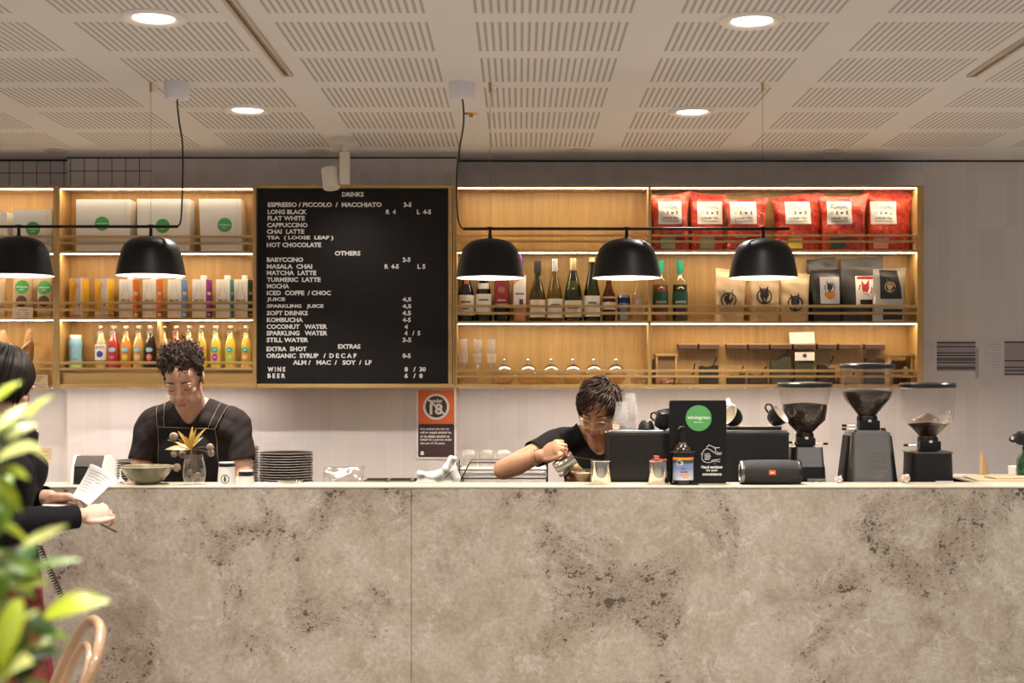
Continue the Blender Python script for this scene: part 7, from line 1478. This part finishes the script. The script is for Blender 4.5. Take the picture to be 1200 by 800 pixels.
for nm, c, tcol in (('leaf_dark', (.035, .10, .018), (.06, .18, .02)), ('leaf_mid', (.17, .27, .02), (.26, .42, .03)), ('leaf_bright', (.40, .46, .022), (.55, .66, .04)), ('leaf_pale', (.56, .58, .20), (.66, .68, .22))):
    m = mat(nm, c, .38, var=.25, vscale=14, coat=.1); nt = m.node_tree; tl_ = nt.nodes.new('ShaderNodeBsdfTranslucent'); tl_.inputs[0].default_value = (*tcol, 1); mx = nt.nodes.new('ShaderNodeMixShader'); mx.inputs[0].default_value = .35
    nt.links.new(nt.nodes['Principled BSDF'].outputs[0], mx.inputs[1]); nt.links.new(tl_.outputs[0], mx.inputs[2]); nt.links.new(mx.outputs[0], nt.nodes['Material Output'].inputs['Surface']); LEAFM.append(m)
fo = MB(); stm = MB(); rr = random.Random(17); pcx = wx(-30, YPL)
leaves = [((52, 722), (131, 706), 18, 2, 0), ((22, 672), (98, 657), 8, 1, .05), ((24, 642), (80, 616), 9, 3, .0), ((22, 700), (2, 782), 14, 2, -.05), ((2, 800), (42, 778), 20, 3, -.1), ((28, 772), (77, 768), 15, 0, .05), ((14, 748), (48, 716), 9, 3, 0), ((26, 764), (62, 752), 7, 3, .02), ((6, 692), (44, 632), 19, 0, .08), ((-8, 664), (24, 646), 14, 3, .1),
          ((-6, 540), (50, 524), 14, 3, 0), ((2, 548), (34, 562), 8, 2, -.03), ((-4, 504), (34, 474), 9, 2, .05), ((30, 492), (64, 464), 5, 2, .1), ((-4, 628), (22, 588), 9, 1, 0), ((30, 522), (62, 548), 6, 3, .05), ((-10, 600), (14, 556), 12, 1, .1), ((-6, 730), (30, 700), 13, 1, .06), ((0, 760), (30, 800), 14, 0, .06), ((-4, 690), (32, 690), 13, 1, .1), ((-10, 640), (26, 668), 12, 1, .08), ((8, 735), (50, 792), 13, 0, .1), ((-14, 575), (12, 610), 10, 1, .06), ((-20, 520), (16, 500), 9, 1, .1), ((-8, 810), (20, 764), 17, 2, -.02), ((30, 800), (74, 822), 13, 1, .02), ((-12, 720), (14, 672), 12, 1, 0), ((10, 715), (66, 742), 13, 0, .05), ((-6, 668), (40, 700), 14, 1, .06), ((6, 655), (48, 676), 11, 1, .04), ((20, 740), (84, 752), 11, 1, .06), ((-4, 780), (36, 742), 15, 1, .04), ((34, 792), (66, 742), 12, 0, .07), ((-8, 612), (36, 640), 12, 2, .05), ((-6, 470), (26, 448), 8, 2, .1), ((-8, 556), (24, 600), 10, 2, .08), ((6, 516), (46, 498), 10, 3, .1), ((-4, 800), (12, 748), 15, 2, -.02), ((12, 690), (60, 682), 8, 2, .02)]
def spray(a, b, w, k, dy):
    A = P(a[0], a[1], YPL+dy*.5); B_ = P(b[0], b[1], YPL+dy+rr.uniform(-.03, .03)); fo.mi = k
    blade(fo, A, B_, 1.22*w*YPL/FP, Vector((rr.uniform(-.2, .2), -.55, .75)), .18, rr.uniform(.04, .12), 12, .0006); fo.mi = 0; return A
hubs = []
for a, b, w, k, dy in leaves: hubs.append(spray(a, b, w, k, dy))
for i in range(46):  # the rest of the crown, beyond the frame
    z = rr.uniform(.75, 1.52); ang = rr.uniform(PI*.45, PI*1.75); r0 = rr.uniform(.02, .10); A = Vector((pcx-.06+r0*math.cos(ang)*.5, YPL+.10+r0*math.sin(ang), z)); B_ = A+Vector((math.cos(ang)*rr.uniform(.06, .11), math.sin(ang)*rr.uniform(.06, .11), rr.uniform(-.02, .06)))
    if B_.x > wx(-2, YPL): continue
    fo.mi = rr.choice((0, 1, 1, 2)); blade(fo, A, B_, rr.uniform(.012, .022), Vector((0, -.4, .9)), .18, .1, 10, .0006); hubs.append(A)
fo.mi = 0
base = Vector((-.70, YPL, .33)); trunks = []
for k in range(5):
    top = Vector((pcx+.02*k-.05, YPL+.03*(k-2), 1.48-.12*k)); pts = spline([base+Vector((.02*(k-2), .015*(k % 3-1), 0)), base*.55+top*.45+Vector((-.04+.02*k, .02, .0)), top], 10); stm.tube(pts, [.008*(1-.6*i/len(pts)) for i in range(len(pts))], 7); trunks += pts
for h in hubs:
    q = min(trunks, key=lambda p: (p-h).length+max(0, p.z-h.z)*2); mid = (q+h)/2+Vector((0, 0, -.01)); stm.tube([q, mid, h], .0022, 5)
stm.build('stem', mat('green_brown_stem', (.09, .10, .03), .6), pl_, True); fo.build('foliage', LEAFM, pl_, True, smooth=60)
